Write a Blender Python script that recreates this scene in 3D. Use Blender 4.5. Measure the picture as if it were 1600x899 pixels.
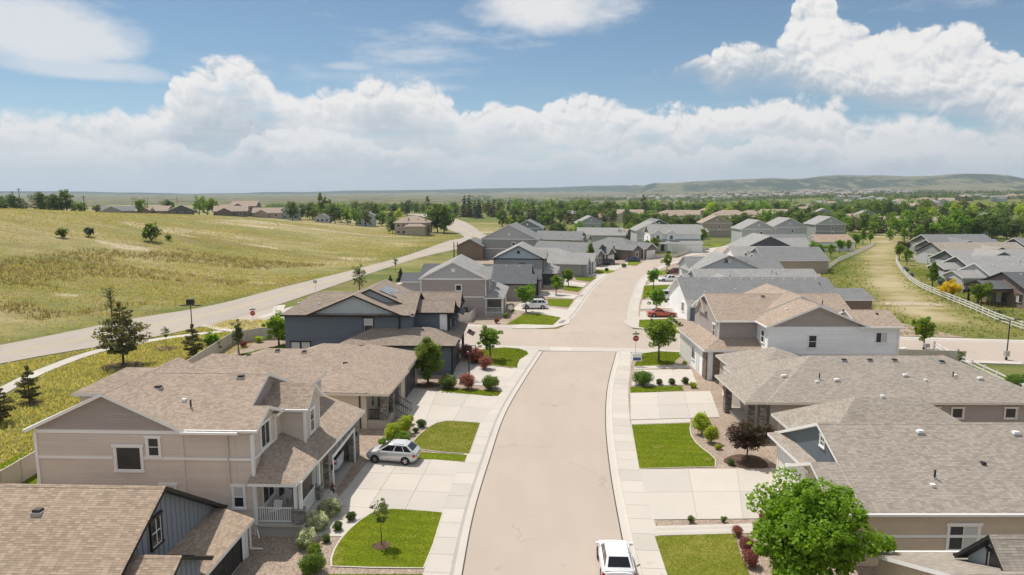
import bpy, bmesh, math, random
import numpy as np
from mathutils import Vector, Matrix, noise as mnoise

for o in list(bpy.data.objects):
    bpy.data.objects.remove(o)
scene = bpy.context.scene
COL = scene.collection
R = math.radians
random.seed(7)

# ------------------------------------------------------------------ camera
CAM_H, PITCH, FPX = 20.5, R(8.0), 1067.0
cam_data = bpy.data.cameras.new('camera')
cam_data.sensor_width = 36.0
cam_data.lens = 36.0 * FPX / 1600.0
cam_data.clip_start = 0.3
cam_data.clip_end = 60000.0
cam = bpy.data.objects.new('camera', cam_data)
COL.objects.link(cam)
cam.location = (0, 0, CAM_H)
cam.rotation_euler = (R(90) - PITCH, 0, 0)
scene.camera = cam

# ------------------------------------------------------------------ sun and sky
HAZE = 9.5e-5                            # density of the air
SUN_EL, SUN_AZ = R(62), R(-42)          # azimuth measured from straight ahead, + to the right
sun_data = bpy.data.lights.new('sun', 'SUN')
sun_data.energy = 3.25
sun_data.angle = R(0.53)
sun_data.color = (1.0, 0.945, 0.87)
sun = bpy.data.objects.new('sun', sun_data)
COL.objects.link(sun)
sd = Vector((math.sin(SUN_AZ) * math.cos(SUN_EL), math.cos(SUN_AZ) * math.cos(SUN_EL), math.sin(SUN_EL)))
sun.rotation_euler = sd.to_track_quat('Z', 'Y').to_euler()
sun.location = (0, 0, 400)

scene.view_settings.view_transform = 'Standard'
scene.view_settings.look = 'None'
scene.view_settings.exposure = 0.55
scene.view_settings.gamma = 1.0
scene.render.engine = 'CYCLES'

world = bpy.data.worlds.new('World')
scene.world = world
world.use_nodes = True


class NT:
    """small helper to wire node trees"""
    def __init__(self, tree):
        self.t = tree
        self.n = tree.nodes
        self.l = tree.links

    def node(self, kind, ins=None, **props):
        nd = self.n.new(kind)
        for k, v in props.items():
            setattr(nd, k, v)
        if ins:
            for k, v in ins.items():
                self.put(nd.inputs[k], v)
        return nd

    def put(self, sock, v):
        if isinstance(v, bpy.types.NodeSocket):
            self.l.new(v, sock)
        elif v is not None:
            try:
                sock.default_value = v
            except Exception:
                if isinstance(v, (int, float)):
                    sock.default_value = (v, v, v)
                else:
                    sock.default_value = tuple(v) + (1.0,)

    def m(self, op, a, b=None, c=None, clamp=False):
        nd = self.n.new('ShaderNodeMath')
        nd.operation = op
        nd.use_clamp = clamp
        self.put(nd.inputs[0], a)
        if b is not None:
            self.put(nd.inputs[1], b)
        if c is not None:
            self.put(nd.inputs[2], c)
        return nd.outputs[0]

    def v(self, op, a, b=None, s=None):
        nd = self.n.new('ShaderNodeVectorMath')
        nd.operation = op
        self.put(nd.inputs[0], a)
        if b is not None:
            self.put(nd.inputs[1], b)
        if s is not None:
            self.put(nd.inputs['Scale'], s)
        return nd.outputs['Value'] if op in ('LENGTH', 'DOT_PRODUCT') else nd.outputs[0]

    def mix(self, f, a, b, blend='MIX'):
        nd = self.n.new('ShaderNodeMix')
        nd.data_type = 'RGBA'
        nd.blend_type = blend
        self.put(nd.inputs[0], f)
        self.put(nd.inputs[6], a if not isinstance(a, tuple) else (*a[:3], 1.0))
        self.put(nd.inputs[7], b if not isinstance(b, tuple) else (*b[:3], 1.0))
        return nd.outputs[2]

    def step(self, x, a, b, lo=0.0, hi=1.0):
        nd = self.n.new('ShaderNodeMapRange')
        nd.interpolation_type = 'SMOOTHSTEP'
        self.put(nd.inputs[0], x)
        self.put(nd.inputs[1], a)
        self.put(nd.inputs[2], b)
        self.put(nd.inputs[3], lo)
        self.put(nd.inputs[4], hi)
        return nd.outputs[0]

    def noise(self, vec, scale, detail=3.0, rough=0.5, out='Fac'):
        nd = self.node('ShaderNodeTexNoise', {'Scale': scale, 'Detail': detail, 'Roughness': rough})
        if vec is not None:
            self.put(nd.inputs['Vector'], vec)
        return nd.outputs[out]

    def voro(self, vec, scale, feature='F1', out='Distance', smooth=None, rnd=1.0):
        nd = self.node('ShaderNodeTexVoronoi', feature=feature)
        self.put(nd.inputs['Scale'], scale)
        self.put(nd.inputs['Randomness'], rnd)
        if smooth is not None:
            self.put(nd.inputs['Smoothness'], smooth)
        if vec is not None:
            self.put(nd.inputs['Vector'], vec)
        return nd.outputs[out]

    def ramp(self, f, stops, interp='LINEAR'):
        nd = self.n.new('ShaderNodeValToRGB')
        nd.color_ramp.interpolation = interp
        el = nd.color_ramp.elements
        while len(el) < len(stops):
            el.new(0.5)
        for e, (p, c) in zip(el, stops):
            e.position = p
            e.color = (*c, 1.0) if isinstance(c, (tuple, list)) else (c, c, c, 1.0)
        self.put(nd.inputs[0], f)
        return nd.outputs[0]

    def curve(self, x, pts):
        nd = self.n.new('ShaderNodeFloatCurve')
        cv = nd.mapping.curves[0]
        while len(cv.points) < len(pts):
            cv.points.new(0.5, 0.5)
        for p, (a, b) in zip(cv.points, pts):
            p.location = (a, b)
            p.handle_type = 'AUTO'
        nd.mapping.update()
        self.put(nd.inputs['Value'], x)
        return nd.outputs[0]


def build_sky():
    nt = NT(world.node_tree)
    nt.n.clear()
    world.cycles.sampling_method = 'MANUAL'
    world.cycles.sample_map_resolution = 256
    out = nt.node('ShaderNodeOutputWorld')
    bg = nt.node('ShaderNodeBackground', {'Strength': 0.1})
    nt.l.new(bg.outputs[0], out.inputs[0])
    sky = nt.node('ShaderNodeTexSky', sky_type='NISHITA', sun_disc=False, sun_elevation=SUN_EL,
                  sun_rotation=SUN_AZ, altitude=1800.0, air_density=1.0, dust_density=0.6, ozone_density=1.6)
    D = nt.node('ShaderNodeTexCoord').outputs['Generated']
    sep = nt.node('ShaderNodeSeparateXYZ', {0: D})
    X, Y, Z = sep.outputs
    az = nt.m('ARCTAN2', X, Y)
    el = nt.m('DIVIDE', nt.m('ARCSINE', Z), R(1))                # degrees
    t = nt.m('PINGPONG', nt.m('MULTIPLY_ADD', az, 1 / R(90), 0.5), 1.0)

    def pts(px):                                                  # measured sky outline -> (azimuth, elevation)
        r = []
        for u, v in px:
            a = (u - 800) / FPX
            b = -(v - 449.5) / FPX
            d = Vector((a, math.cos(PITCH) + b * math.sin(PITCH), -math.sin(PITCH) + b * math.cos(PITCH))).normalized()
            r.append((math.atan2(d.x, d.y) / R(90) + 0.5, max(0, math.degrees(math.asin(d.z))) / 20.0))
        return r
    # billows: rounded cauliflower bumps summed over octaves
    flat = nt.node('ShaderNodeCombineXYZ', {0: nt.m('MULTIPLY', t, R(90)), 1: nt.m('MULTIPLY', el, R(1))}).outputs[0]
    wn = nt.node('ShaderNodeTexNoise', {'Vector': flat, 'Scale': 7.0, 'Detail': 3.0, 'Roughness': 0.55}, noise_dimensions='2D')
    Dw = nt.v('ADD', flat, nt.v('SCALE', nt.v('SUBTRACT', wn.outputs['Color'], (0.5, 0.5, 0.5)), s=0.06))
    Dw = nt.v('MULTIPLY', Dw, (1.0, 1.2, 1.0))

    def billow(vec):
        s = None
        for sc, am in ((11.0, 1.0), (23.0, 0.6), (49.0, 0.36), (104.0, 0.2), (210.0, 0.11)):
            vn = nt.node('ShaderNodeTexVoronoi', {'Vector': vec, 'Scale': sc}, voronoi_dimensions='2D')
            f = vn.outputs['Distance']
            b = nt.m('MULTIPLY', nt.m('SUBTRACT', 0.72, nt.m('MULTIPLY', f, f)), am)
            s = b if s is None else nt.m('ADD', s, b)
        return nt.m('DIVIDE', s, 2.27)
    b0 = billow(Dw)
    b1 = billow(nt.v('ADD', Dw, (-0.003, 0.009, 0.0)))
    lit = nt.m('MULTIPLY', nt.m('SUBTRACT', b0, b1), 4.2)
    soft = nt.noise(nt.v('MULTIPLY', D, (1, 1, 2.2)), 5.5, 6.0, 0.6)
    soft2 = nt.noise(nt.v('MULTIPLY', D, (1, 1, 3.0)), 2.6, 4.0, 0.55)

    # the long cumulus bank round the horizon
    top = nt.m('MULTIPLY', nt.curve(t, [(0, .31)] + pts([(0, 182), (60, 178), (150, 186), (200, 164), (245, 168), (268, 128), (320, 100),
        (370, 84), (412, 96), (440, 135), (490, 140), (540, 132), (600, 118), (660, 126), (705, 150), (735, 172), (765, 156), (840, 150), (905, 156),
        (985, 166), (1080, 172), (1170, 158), (1250, 140), (1305, 152), (1335, 178), (1400, 176), (1500, 188), (1600, 200)]) + [(1, .3)]), 20.0)
    d1 = nt.m('SUBTRACT', nt.m('ADD', top, nt.m('MULTIPLY', nt.m('SUBTRACT', b0, 0.5), 4.6)), el)
    a1 = nt.step(d1, -0.12, nt.m('MULTIPLY_ADD', soft, 2.6, -0.6))
    # the upper right cloud: its own top and base
    top2 = nt.m('MULTIPLY', nt.curve(t, [(0, 0), (.5, 0)] + pts([(1040, 112), (1075, 98), (1120, 74), (1205, 66), (1236, 22), (1265, -6), (1300, 0), (1325, 38),
        (1385, 28), (1440, 52), (1500, 42), (1560, 66), (1600, 72)]) + [(1, .62)]), 20.0)
    base2 = nt.m('MULTIPLY', nt.curve(t, [(0, .5), (.5, .5)] + pts([(1040, 108), (1075, 110), (1130, 134), (1200, 130), (1280, 150), (1400, 176), (1500, 186), (1600, 205)]) + [(1, .3)]), 20.0)
    d2 = nt.m('SUBTRACT', nt.m('ADD', top2, nt.m('MULTIPLY', nt.m('SUBTRACT', b0, 0.5), 4.2)), el)
    e2 = nt.m('SUBTRACT', el, nt.m('ADD', base2, nt.m('MULTIPLY', nt.m('SUBTRACT', soft, 0.5), 4.0)))
    a2 = nt.m('MULTIPLY', nt.step(d2, -0.05, nt.m('MULTIPLY_ADD', soft, 1.2, -0.2)), nt.step(e2, -0.6, 1.0))
    # high thin patches
    hi = nt.noise(nt.v('MULTIPLY', D, (1.0, 1.0, 4.2)), 3.4, 8.0, 0.6)
    a3 = nt.m('MULTIPLY', nt.step(hi, 0.53, 0.72, 0.0, 0.7), nt.step(el, 7.0, 11.0))
    # unseen cloud cover overhead, added all round to brighten the shade
    over = nt.noise(D, 2.3, 5.0, 0.55)
    a3 = nt.m('MAXIMUM', a3, nt.m('MULTIPLY', nt.step(over, 0.40, 0.56, 0.0, 0.95), nt.step(el, 15.5, 23.0)))

    def patch(u, v, ru, rv, amp):
        (ta, te), = pts([(u, v)])
        q = nt.m('ADD', nt.m('POWER', nt.m('MULTIPLY', nt.m('SUBTRACT', t, ta), 1067 * R(90) / ru), 2.0),
                 nt.m('POWER', nt.m('MULTIPLY', nt.m('SUBTRACT', el, te * 20), 1067 * R(1) / rv), 2.0))
        q = nt.m('ADD', q, nt.m('MULTIPLY', nt.m('SUBTRACT', soft, 0.5), 3.4))
        return nt.m('MULTIPLY', nt.step(q, 1.0, -0.1), amp)
    a4 = patch(885, 8, 150, 42, 0.95)
    for a in (patch(50, 45, 120, 44, 0.8), patch(110, 108, 120, 15, 0.6), patch(550, 104, 45, 7, 0.4), patch(690, 136, 50, 10, 0.35)):
        a4 = nt.m('MAXIMUM', a4, a)

    # colours (sky units)
    WHITE, GREY = (6.2, 6.05, 5.9), (3.05, 3.55, 4.05)
    big = nt.noise(nt.v('MULTIPLY', D, (1, 1, 2.0)), 4.0, 5.0, 0.55)
    deep1 = nt.m('MULTIPLY', nt.step(d1, 0.6, 5.0), nt.m('MULTIPLY_ADD', big, 2.6, -0.55), clamp=True)
    # a lower tier of cumulus heads in front of the bank, and thin spots in it
    tier = nt.noise(flat, 3.1, 2.0, 0.5)
    dB = nt.m('SUBTRACT', nt.m('ADD', nt.m('MULTIPLY_ADD', tier, 9.0, -0.9), nt.m('MULTIPLY', nt.m('SUBTRACT', b1, 0.5), 4.4)), el)
    rim = nt.m('MULTIPLY', nt.step(dB, -0.1, 0.35), nt.step(dB, 2.6, 0.2))
    deep1 = nt.m('SUBTRACT', deep1, nt.m('MULTIPLY', rim, 0.75), clamp=True)
    gap = nt.m('MULTIPLY', nt.step(nt.noise(nt.v('MULTIPLY', D, (1, 1, 3.6)), 4.6, 4.0, 0.6), 0.50, 0.62), nt.m('MULTIPLY', nt.step(d1, 1.2, 3.5), nt.m('SUBTRACT', 1.0, rim)))
    a1 = nt.m('MULTIPLY', a1, nt.m('MULTIPLY_ADD', gap, -0.75, 1.0))
    c1 = nt.mix(nt.m('SUBTRACT', deep1, nt.m('MULTIPLY', lit, nt.step(d1, 4.0, 0.5, 0.35, 1.0)), clamp=True), WHITE, GREY)
    deep2 = nt.m('MULTIPLY', nt.step(e2, 3.2, -0.3), 0.95)
    c2 = nt.mix(nt.m('SUBTRACT', nt.m('ADD', deep2, 0.08), nt.m('MULTIPLY', lit, 0.9), clamp=True), WHITE, GREY)
    blue = nt.mix(1.0, sky.outputs[0], nt.mix(1.0, sky.outputs[0], (0.56, 0.63, 0.615), 'MULTIPLY'))
    col = nt.mix(a3, blue, (5.2, 5.35, 5.5))
    col = nt.mix(a4, col, (5.7, 5.65, 5.6))
    col = nt.mix(a1, col, c1)
    col = nt.mix(a2, col, c2)
    streak = nt.noise(nt.v('MULTIPLY', D, (1, 1, 9.0)), 3.2, 6.0, 0.62)
    col = nt.mix(nt.m('MULTIPLY', nt.step(streak, 0.46, 0.66), nt.step(el, 8.0, 3.5, 0.0, 0.5)), col, (5.3, 5.35, 5.4))
    # hazy air low down
    col = nt.mix(nt.step(nt.m('ADD', el, nt.m('MULTIPLY', nt.m('SUBTRACT', soft2, 0.5), 3.0)), 5.6, 0.0, 0.0, 0.75), col, (3.75, 4.15, 4.3))
    nt.l.new(col, bg.inputs[0])


build_sky()

# ------------------------------------------------------------------ measuring and mesh helpers
def at(u, v, z=0.0):
    """where the sight line through photo point (u, v) meets the height z: used only to survey positions on the ground"""
    a = (u - 800) / FPX
    b = -(v - 449.5) / FPX
    d = Vector((a, math.cos(PITCH) + b * math.sin(PITCH), -math.sin(PITCH) + b * math.cos(PITCH)))
    t = (z - CAM_H) / d.z
    return Vector((d.x * t, d.y * t, z))


def px(x, y, z):
    z -= CAM_H
    c = y * math.cos(PITCH) - z * math.sin(PITCH)
    u = y * math.sin(PITCH) + z * math.cos(PITCH)
    return 800 + FPX * x / c, 449.5 - FPX * u / c


def tag(o, label=None, cat=None, group=None, kind=None):
    if label: o['label'] = label
    if cat: o['category'] = cat
    if group: o['group'] = group
    if kind: o['kind'] = kind
    return o


def empty(name, loc=(0, 0, 0), rz=0.0, parent=None):
    o = bpy.data.objects.new(name, None)
    o.empty_display_size = 0.3
    COL.objects.link(o)
    o.location = loc
    o.rotation_euler = (0, 0, rz)
    o.parent = parent
    return o


def link(name, me, parent=None, loc=None, rz=0.0):
    o = bpy.data.objects.new(name, me)
    COL.objects.link(o)
    o.parent = parent
    if loc is not None:
        o.location = loc
    if rz:
        o.rotation_euler = (0, 0, rz)
    return o


def copy_tree(o, parent=None):
    c = o.copy()
    COL.objects.link(c)
    c.parent = parent
    for ch in list(o.children):
        copy_tree(ch, c)
    return c


class MB:
    """collects faces; build() links them as one mesh object with metric UVs"""
    def __init__(self, off=(0, 0, 0)):
        self.v, self.f, self.m = [], [], []
        self.off = Vector(off)

    def poly(self, pts, m=0):
        i = len(self.v)
        self.v += [Vector(p) - self.off for p in pts]
        self.f.append(tuple(range(i, i + len(pts))))
        self.m.append(m)

    def box(self, x0, x1, y0, y1, z0, z1, m=0):
        p = [(x0, y0, z0), (x1, y0, z0), (x1, y1, z0), (x0, y1, z0), (x0, y0, z1), (x1, y0, z1), (x1, y1, z1), (x0, y1, z1)]
        self.hexa(p, m)
        return self

    def hexa(self, p, m=0):
        i = len(self.v)
        self.v += [Vector(q) - self.off for q in p]
        for f in ((3, 2, 1, 0), (4, 5, 6, 7), (0, 1, 5, 4), (1, 2, 6, 5), (2, 3, 7, 6), (3, 0, 4, 7)):
            self.f.append(tuple(i + k for k in f))
            self.m.append(m)

    def bar(self, a, b, w, h, m=0, up=(0, 0, 1)):
        a, b = Vector(a), Vector(b)
        d = (b - a).normalized()
        up = Vector(up)
        if abs(d.dot(up)) > 0.98:
            up = Vector((0, 1, 0))
        s = d.cross(up).normalized() * (w / 2)
        t = s.cross(d).normalized() * (h / 2)
        self.hexa([a - s - t, a + s - t, b + s - t, b - s - t, a - s + t, a + s + t, b + s + t, b - s + t], m)

    def tube(self, pts, rad, n=8, m=0, cap=True):
        pts = [Vector(p) for p in pts]
        if not isinstance(rad, (list, tuple)):
            rad = [rad] * len(pts)
        rings = []
        for k, p in enumerate(pts):
            d = (pts[min(k + 1, len(pts) - 1)] - pts[max(k - 1, 0)]).normalized()
            a = d.cross(Vector((0, 0, 1)) if abs(d.z) < 0.9 else Vector((1, 0, 0))).normalized()
            b = d.cross(a)
            i = len(self.v)
            for j in range(n):
                g = 2 * math.pi * j / n
                self.v.append(p + (a * math.cos(g) + b * math.sin(g)) * rad[k] - self.off)
            rings.append(i)
        for r0, r1 in zip(rings, rings[1:]):
            for j in range(n):
                k = (j + 1) % n
                self.f.append((r0 + j, r0 + k, r1 + k, r1 + j))
                self.m.append(m)
        if cap:
            self.f.append(tuple(rings[0] + j for j in range(n)))
            self.m.append(m)
            self.f.append(tuple(rings[-1] + j for j in reversed(range(n))))
            self.m.append(m)

    def prism(self, poly, z0, z1, m=0, ms=None):
        """poly: xy outline, counter-clockwise"""
        ms = m if ms is None else ms
        a = sum(poly[i - 1][0] * poly[i][1] - poly[i][0] * poly[i - 1][1] for i in range(len(poly)))
        if a < 0:
            poly = poly[::-1]
        self.poly([(p[0], p[1], z1) for p in poly], m)
        n = len(poly)
        for i in range(n):
            p, q = poly[i], poly[(i + 1) % n]
            self.poly([(p[0], p[1], z0), (q[0], q[1], z0), (q[0], q[1], z1), (p[0], p[1], z1)], ms)

    def mesh(self, name, mats, smooth=False, bevel=0.0, merge=False):
        me = bpy.data.meshes.new(name)
        me.from_pydata([tuple(v) for v in self.v], [], self.f)
        for mt in (mats if isinstance(mats, (list, tuple)) else [mats]):
            me.materials.append(mt)
        me.polygons.foreach_set('material_index', self.m)
        if bevel or merge:
            bm = bmesh.new()
            bm.from_mesh(me)
            if merge or bevel:
                bmesh.ops.remove_doubles(bm, verts=bm.verts, dist=1e-4)
            if bevel:
                ed = [e for e in bm.edges if len(e.link_faces) == 2 and e.calc_face_angle(0) > 0.3]
                bmesh.ops.bevel(bm, geom=ed, offset=bevel, segments=2, affect='EDGES', profile=0.6)
            bm.to_mesh(me)
            bm.free()
        metric_uv(me)
        if smooth:
            me.shade_smooth()
            if smooth != 1:
                me.set_sharp_from_angle(angle=R(smooth))
        return me

    def build(self, name, mats, parent=None, smooth=False, bevel=0.0, loc=None, merge=False):
        return link(name, self.mesh(name, mats, smooth, bevel, merge), parent, loc)


def metric_uv(me):
    n = len(me.loops)
    if n == 0:
        return
    nf = len(me.polygons)
    co = np.empty(len(me.vertices) * 3); me.vertices.foreach_get('co', co); co = co.reshape(-1, 3)
    lv = np.empty(n, dtype=np.int32); me.loops.foreach_get('vertex_index', lv)
    tot = np.empty(nf, dtype=np.int32); me.polygons.foreach_get('loop_total', tot)
    nr = np.empty(nf * 3); me.polygons.foreach_get('normal', nr); nr = nr.reshape(-1, 3)
    u = np.stack([-nr[:, 1], nr[:, 0], np.zeros(nf)], 1)
    ln = np.linalg.norm(u, axis=1)
    flat = ln < 1e-3
    u[flat] = (1, 0, 0); ln[flat] = 1
    u /= ln[:, None]
    v = np.cross(nr, u)
    v[flat] = (0, 1, 0)
    fi = np.repeat(np.arange(nf), tot)
    P = co[lv]
    uv = np.stack([(P * u[fi]).sum(1), (P * v[fi]).sum(1)], 1)
    lay = me.uv_layers.new(name='UVMap')
    lay.data.foreach_set('uv', uv.astype(np.float32).ravel())


def mesh_from_arrays(name, V, F, mats, midx=None, smooth=False):
    """V (n,3), F (m,k) uniform polygons"""
    me = bpy.data.meshes.new(name)
    V = np.asarray(V, dtype=np.float32); F = np.asarray(F, dtype=np.int32)
    me.vertices.add(len(V)); me.vertices.foreach_set('co', V.ravel())
    m, k = F.shape
    me.loops.add(m * k); me.loops.foreach_set('vertex_index', F.ravel())
    me.polygons.add(m)
    me.polygons.foreach_set('loop_start', np.arange(0, m * k, k, dtype=np.int32))
    me.polygons.foreach_set('loop_total', np.full(m, k, dtype=np.int32))
    for mt in (mats if isinstance(mats, (list, tuple)) else [mats]):
        me.materials.append(mt)
    if midx is not None:
        me.polygons.foreach_set('material_index', np.asarray(midx, dtype=np.int32))
    me.update(calc_edges=True)
    if smooth:
        me.shade_smooth()
    return me


def spline(pts, n=6, closed=False):
    """Catmull-Rom through points"""
    pts = [Vector((p[0], p[1])) for p in pts]
    out = []
    N = len(pts)
    rng = range(N) if closed else range(N - 1)
    for i in rng:
        p1, p2 = pts[i], pts[(i + 1) % N]
        p0 = pts[i - 1] if (closed or i > 0) else p1 * 2 - p2
        p3 = pts[(i + 2) % N] if (closed or i + 2 < N) else p2 * 2 - p1
        for k in range(n):
            t = k / n
            out.append(0.5 * ((2 * p1) + (p2 - p0) * t + (2 * p0 - 5 * p1 + 4 * p2 - p3) * t * t + (3 * p1 - p0 - 3 * p2 + p3) * t ** 3))
    if not closed:
        out.append(pts[-1])
    return [(p.x, p.y) for p in out]


def resample(pts, step):
    P = [Vector((p[0], p[1])) for p in pts]
    L = [0.0]
    for a, b in zip(P, P[1:]):
        L.append(L[-1] + (b - a).length)
    n = max(1, round(L[-1] / step))
    out, j = [], 0
    for i in range(n + 1):
        s = L[-1] * i / n
        while j < len(P) - 2 and L[j + 1] < s:
            j += 1
        t = (s - L[j]) / max(1e-9, L[j + 1] - L[j])
        out.append(P[j].lerp(P[j + 1], t))
    return [(p.x, p.y) for p in out]


def offset(pts, d):
    """shift a polyline sideways, + to the right of its direction"""
    P = [Vector((p[0], p[1])) for p in pts]
    out = []
    for i, p in enumerate(P):
        t = (P[min(i + 1, len(P) - 1)] - P[max(i - 1, 0)]).normalized()
        out.append((p.x + t.y * d, p.y - t.x * d))
    return out


# ------------------------------------------------------------------ materials
def new_mat(name):
    m = bpy.data.materials.new(name)
    m.use_nodes = True
    nt = NT(m.node_tree)
    bs = nt.n['Principled BSDF']
    return m, nt, bs


def set_bump(nt, bs, h, strength=0.4, dist=0.02):
    b = nt.node('ShaderNodeBump', {'Strength': strength, 'Distance': dist, 'Height': h})
    nt.l.new(b.outputs[0], bs.inputs['Normal'])


def uvc(nt):
    return nt.node('ShaderNodeTexCoord').outputs['UV']


def objc(nt):
    return nt.node('ShaderNodeTexCoord').outputs['Object']


def pos(nt):
    return nt.node('ShaderNodeNewGeometry').outputs['Position']


def paint(name, c, rough=0.55, var=0.08, scale=1.5, spec=0.3):
    m, nt, bs = new_mat(name)
    n = nt.noise(pos(nt), scale, 5.0, 0.6)
    k = nt.m('MULTIPLY_ADD', n, 2 * var, 1 - var)
    col = nt.v('SCALE', c, s=k)
    nt.l.new(col, bs.inputs['Base Color'])
    bs.inputs['Roughness'].default_value = rough
    bs.inputs['Specular IOR Level'].default_value = spec
    return m


def siding(name, c, lap=0.17):
    m, nt, bs = new_mat(name)
    uv = uvc(nt)
    sp = nt.node('ShaderNodeSeparateXYZ', {0: uv})
    fr = nt.m('FRACT', nt.m('DIVIDE', sp.outputs[1], lap))
    row = nt.m('FLOOR', nt.m('DIVIDE', sp.outputs[1], lap))
    # boards 3.6 m long, each a touch different
    brd = nt.m('FLOOR', nt.m('ADD', nt.m('DIVIDE', sp.outputs[0], 3.6), nt.m('MULTIPLY', row, 0.37)))
    wn = nt.node('ShaderNodeTexWhiteNoise', noise_dimensions='2D')
    nt.put(wn.inputs['Vector'], nt.node('ShaderNodeCombineXYZ', {0: row, 1: brd}).outputs[0])
    n = nt.noise(pos(nt), 0.9, 5.0, 0.6)
    k = nt.m('ADD', nt.m('MULTIPLY_ADD', n, 0.16, 0.88), nt.m('MULTIPLY', wn.outputs['Value'], 0.07))
    nt.l.new(nt.v('SCALE', c, s=k), bs.inputs['Base Color'])
    bs.inputs['Roughness'].default_value = 0.6
    bs.inputs['Specular IOR Level'].default_value = 0.25
    set_bump(nt, bs, nt.m('SUBTRACT', 1.0, fr), 0.9, 0.03)
    return m


def shingles(name, a, b, dark):
    m, nt, bs = new_mat(name)
    uv = nt.v('ADD', uvc(nt), nt.v('SCALE', nt.node('ShaderNodeCombineXYZ', {0: nt.node('ShaderNodeObjectInfo').outputs['Random']}).outputs[0], s=37.0))
    br = nt.node('ShaderNodeTexBrick', {'Vector': uv, 'Color1': (0, 0, 0, 1), 'Color2': (1, 1, 1, 1), 'Mortar': (0.5, 0.5, 0.5, 1), 'Scale': 1.0,
        'Mortar Size': 0.006, 'Mortar Smooth': 0.2, 'Bias': 0.0, 'Brick Width': 0.27, 'Row Height': 0.115}, offset=0.37, offset_frequency=1)
    sp = nt.node('ShaderNodeSeparateColor', {0: br.outputs['Color']})
    n = nt.noise(nt.v('MULTIPLY', uv, (1.0, 1.0, 1.0)), 0.5, 5.0, 0.62)
    n2 = nt.noise(uv, 24.0, 2.0, 0.6)
    f = nt.m('ADD', nt.m('MULTIPLY', sp.outputs[0], 0.6), nt.m('MULTIPLY_ADD', n2, 0.5, -0.05), clamp=True)
    col = nt.mix(f, a, b)
    col = nt.mix(nt.m('MULTIPLY', br.outputs['Fac'], 0.65), col, dark)
    col = nt.v('SCALE', col, s=nt.m('MULTIPLY_ADD', n, 0.36, 0.82))
    nt.l.new(col, bs.inputs['Base Color'])
    bs.inputs['Roughness'].default_value = 0.92
    bs.inputs['Specular IOR Level'].default_value = 0.15
    vv = nt.node('ShaderNodeSeparateXYZ', {0: uv}).outputs[1]
    lapz = nt.m('SUBTRACT', 1.0, nt.m('FRACT', nt.m('DIVIDE', vv, 0.115)))
    hgt = nt.m('ADD', nt.m('MULTIPLY', nt.m('ADD', lapz, nt.m('MULTIPLY', sp.outputs[0], 0.9)), 0.5), nt.m('MULTIPLY', n2, 0.3))
    set_bump(nt, bs, hgt, 0.75, 0.022)
    return m


def stone(name, c1, c2):
    m, nt, bs = new_mat(name)
    uv = uvc(nt)
    uvw = nt.v('ADD', uv, nt.v('SCALE', nt.noise(uv, 3.0, 2.0, 0.5, 'Color'), s=0.06))
    br = nt.node('ShaderNodeTexBrick', {'Vector': uvw, 'Color1': (*c1, 1), 'Color2': (*c2, 1), 'Mortar': (0.10, 0.09, 0.08, 1), 'Scale': 1.0,
        'Mortar Size': 0.012, 'Bias': 0.0, 'Brick Width': 0.36, 'Row Height': 0.13}, offset=0.43, squash=0.7, squash_frequency=3)
    n = nt.noise(uv, 7.0, 4.0, 0.6)
    nt.l.new(nt.v('SCALE', br.outputs['Color'], s=nt.m('MULTIPLY_ADD', n, 0.8, 0.6)), bs.inputs['Base Color'])
    bs.inputs['Roughness'].default_value = 0.9
    set_bump(nt, bs, nt.m('SUBTRACT', n, br.outputs['Fac']), 0.8, 0.03)
    return m


def ground_mix(name, cols, s1, s2, bump=0.5, bdist=0.05, rough=0.95, speck=None, mow=0.0):
    m, nt, bs = new_mat(name)
    p = pos(nt)
    a = nt.noise(p, s1, 6.0, 0.62)
    b = nt.noise(p, s2, 5.0, 0.65)
    f = nt.m('ADD', nt.m('MULTIPLY', a, 0.55), nt.m('MULTIPLY', b, 0.45))
    n = len(cols)
    col = nt.ramp(f, [(0.3 + 0.4 * i / (n - 1), c) for i, c in enumerate(cols)])
    if speck:
        sv = nt.voro(p, speck, 'F1', 'Color')
        g = nt.node('ShaderNodeSeparateColor', {0: sv}).outputs[0]
        col = nt.v('SCALE', col, s=nt.m('MULTIPLY_ADD', g, 0.7, 0.62))
        vd = nt.voro(p, speck, 'F1')
        set_bump(nt, bs, nt.m('SUBTRACT', 1.0, vd), bump, bdist)
    else:
        set_bump(nt, bs, b, bump, bdist)
    if mow:
        wv = nt.m('SINE', nt.m('MULTIPLY', nt.v('DOT_PRODUCT', p, (math.cos(mow), math.sin(mow), 0.0)), 5.6))
        col = nt.v('SCALE', col, s=nt.m('MULTIPLY_ADD', nt.step(wv, -0.5, 0.5), 0.13, 0.93))
        dry_ = nt.step(nt.noise(p, 0.75, 4.0, 0.6), 0.57, 0.70, 0.0, 0.7)
        col = nt.mix(dry_, col, (0.27, 0.235, 0.06))
    nt.put(bs.inputs['Base Color'], col)
    bs.inputs['Roughness'].default_value = rough
    bs.inputs['Specular IOR Level'].default_value = 0.12
    return m


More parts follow.
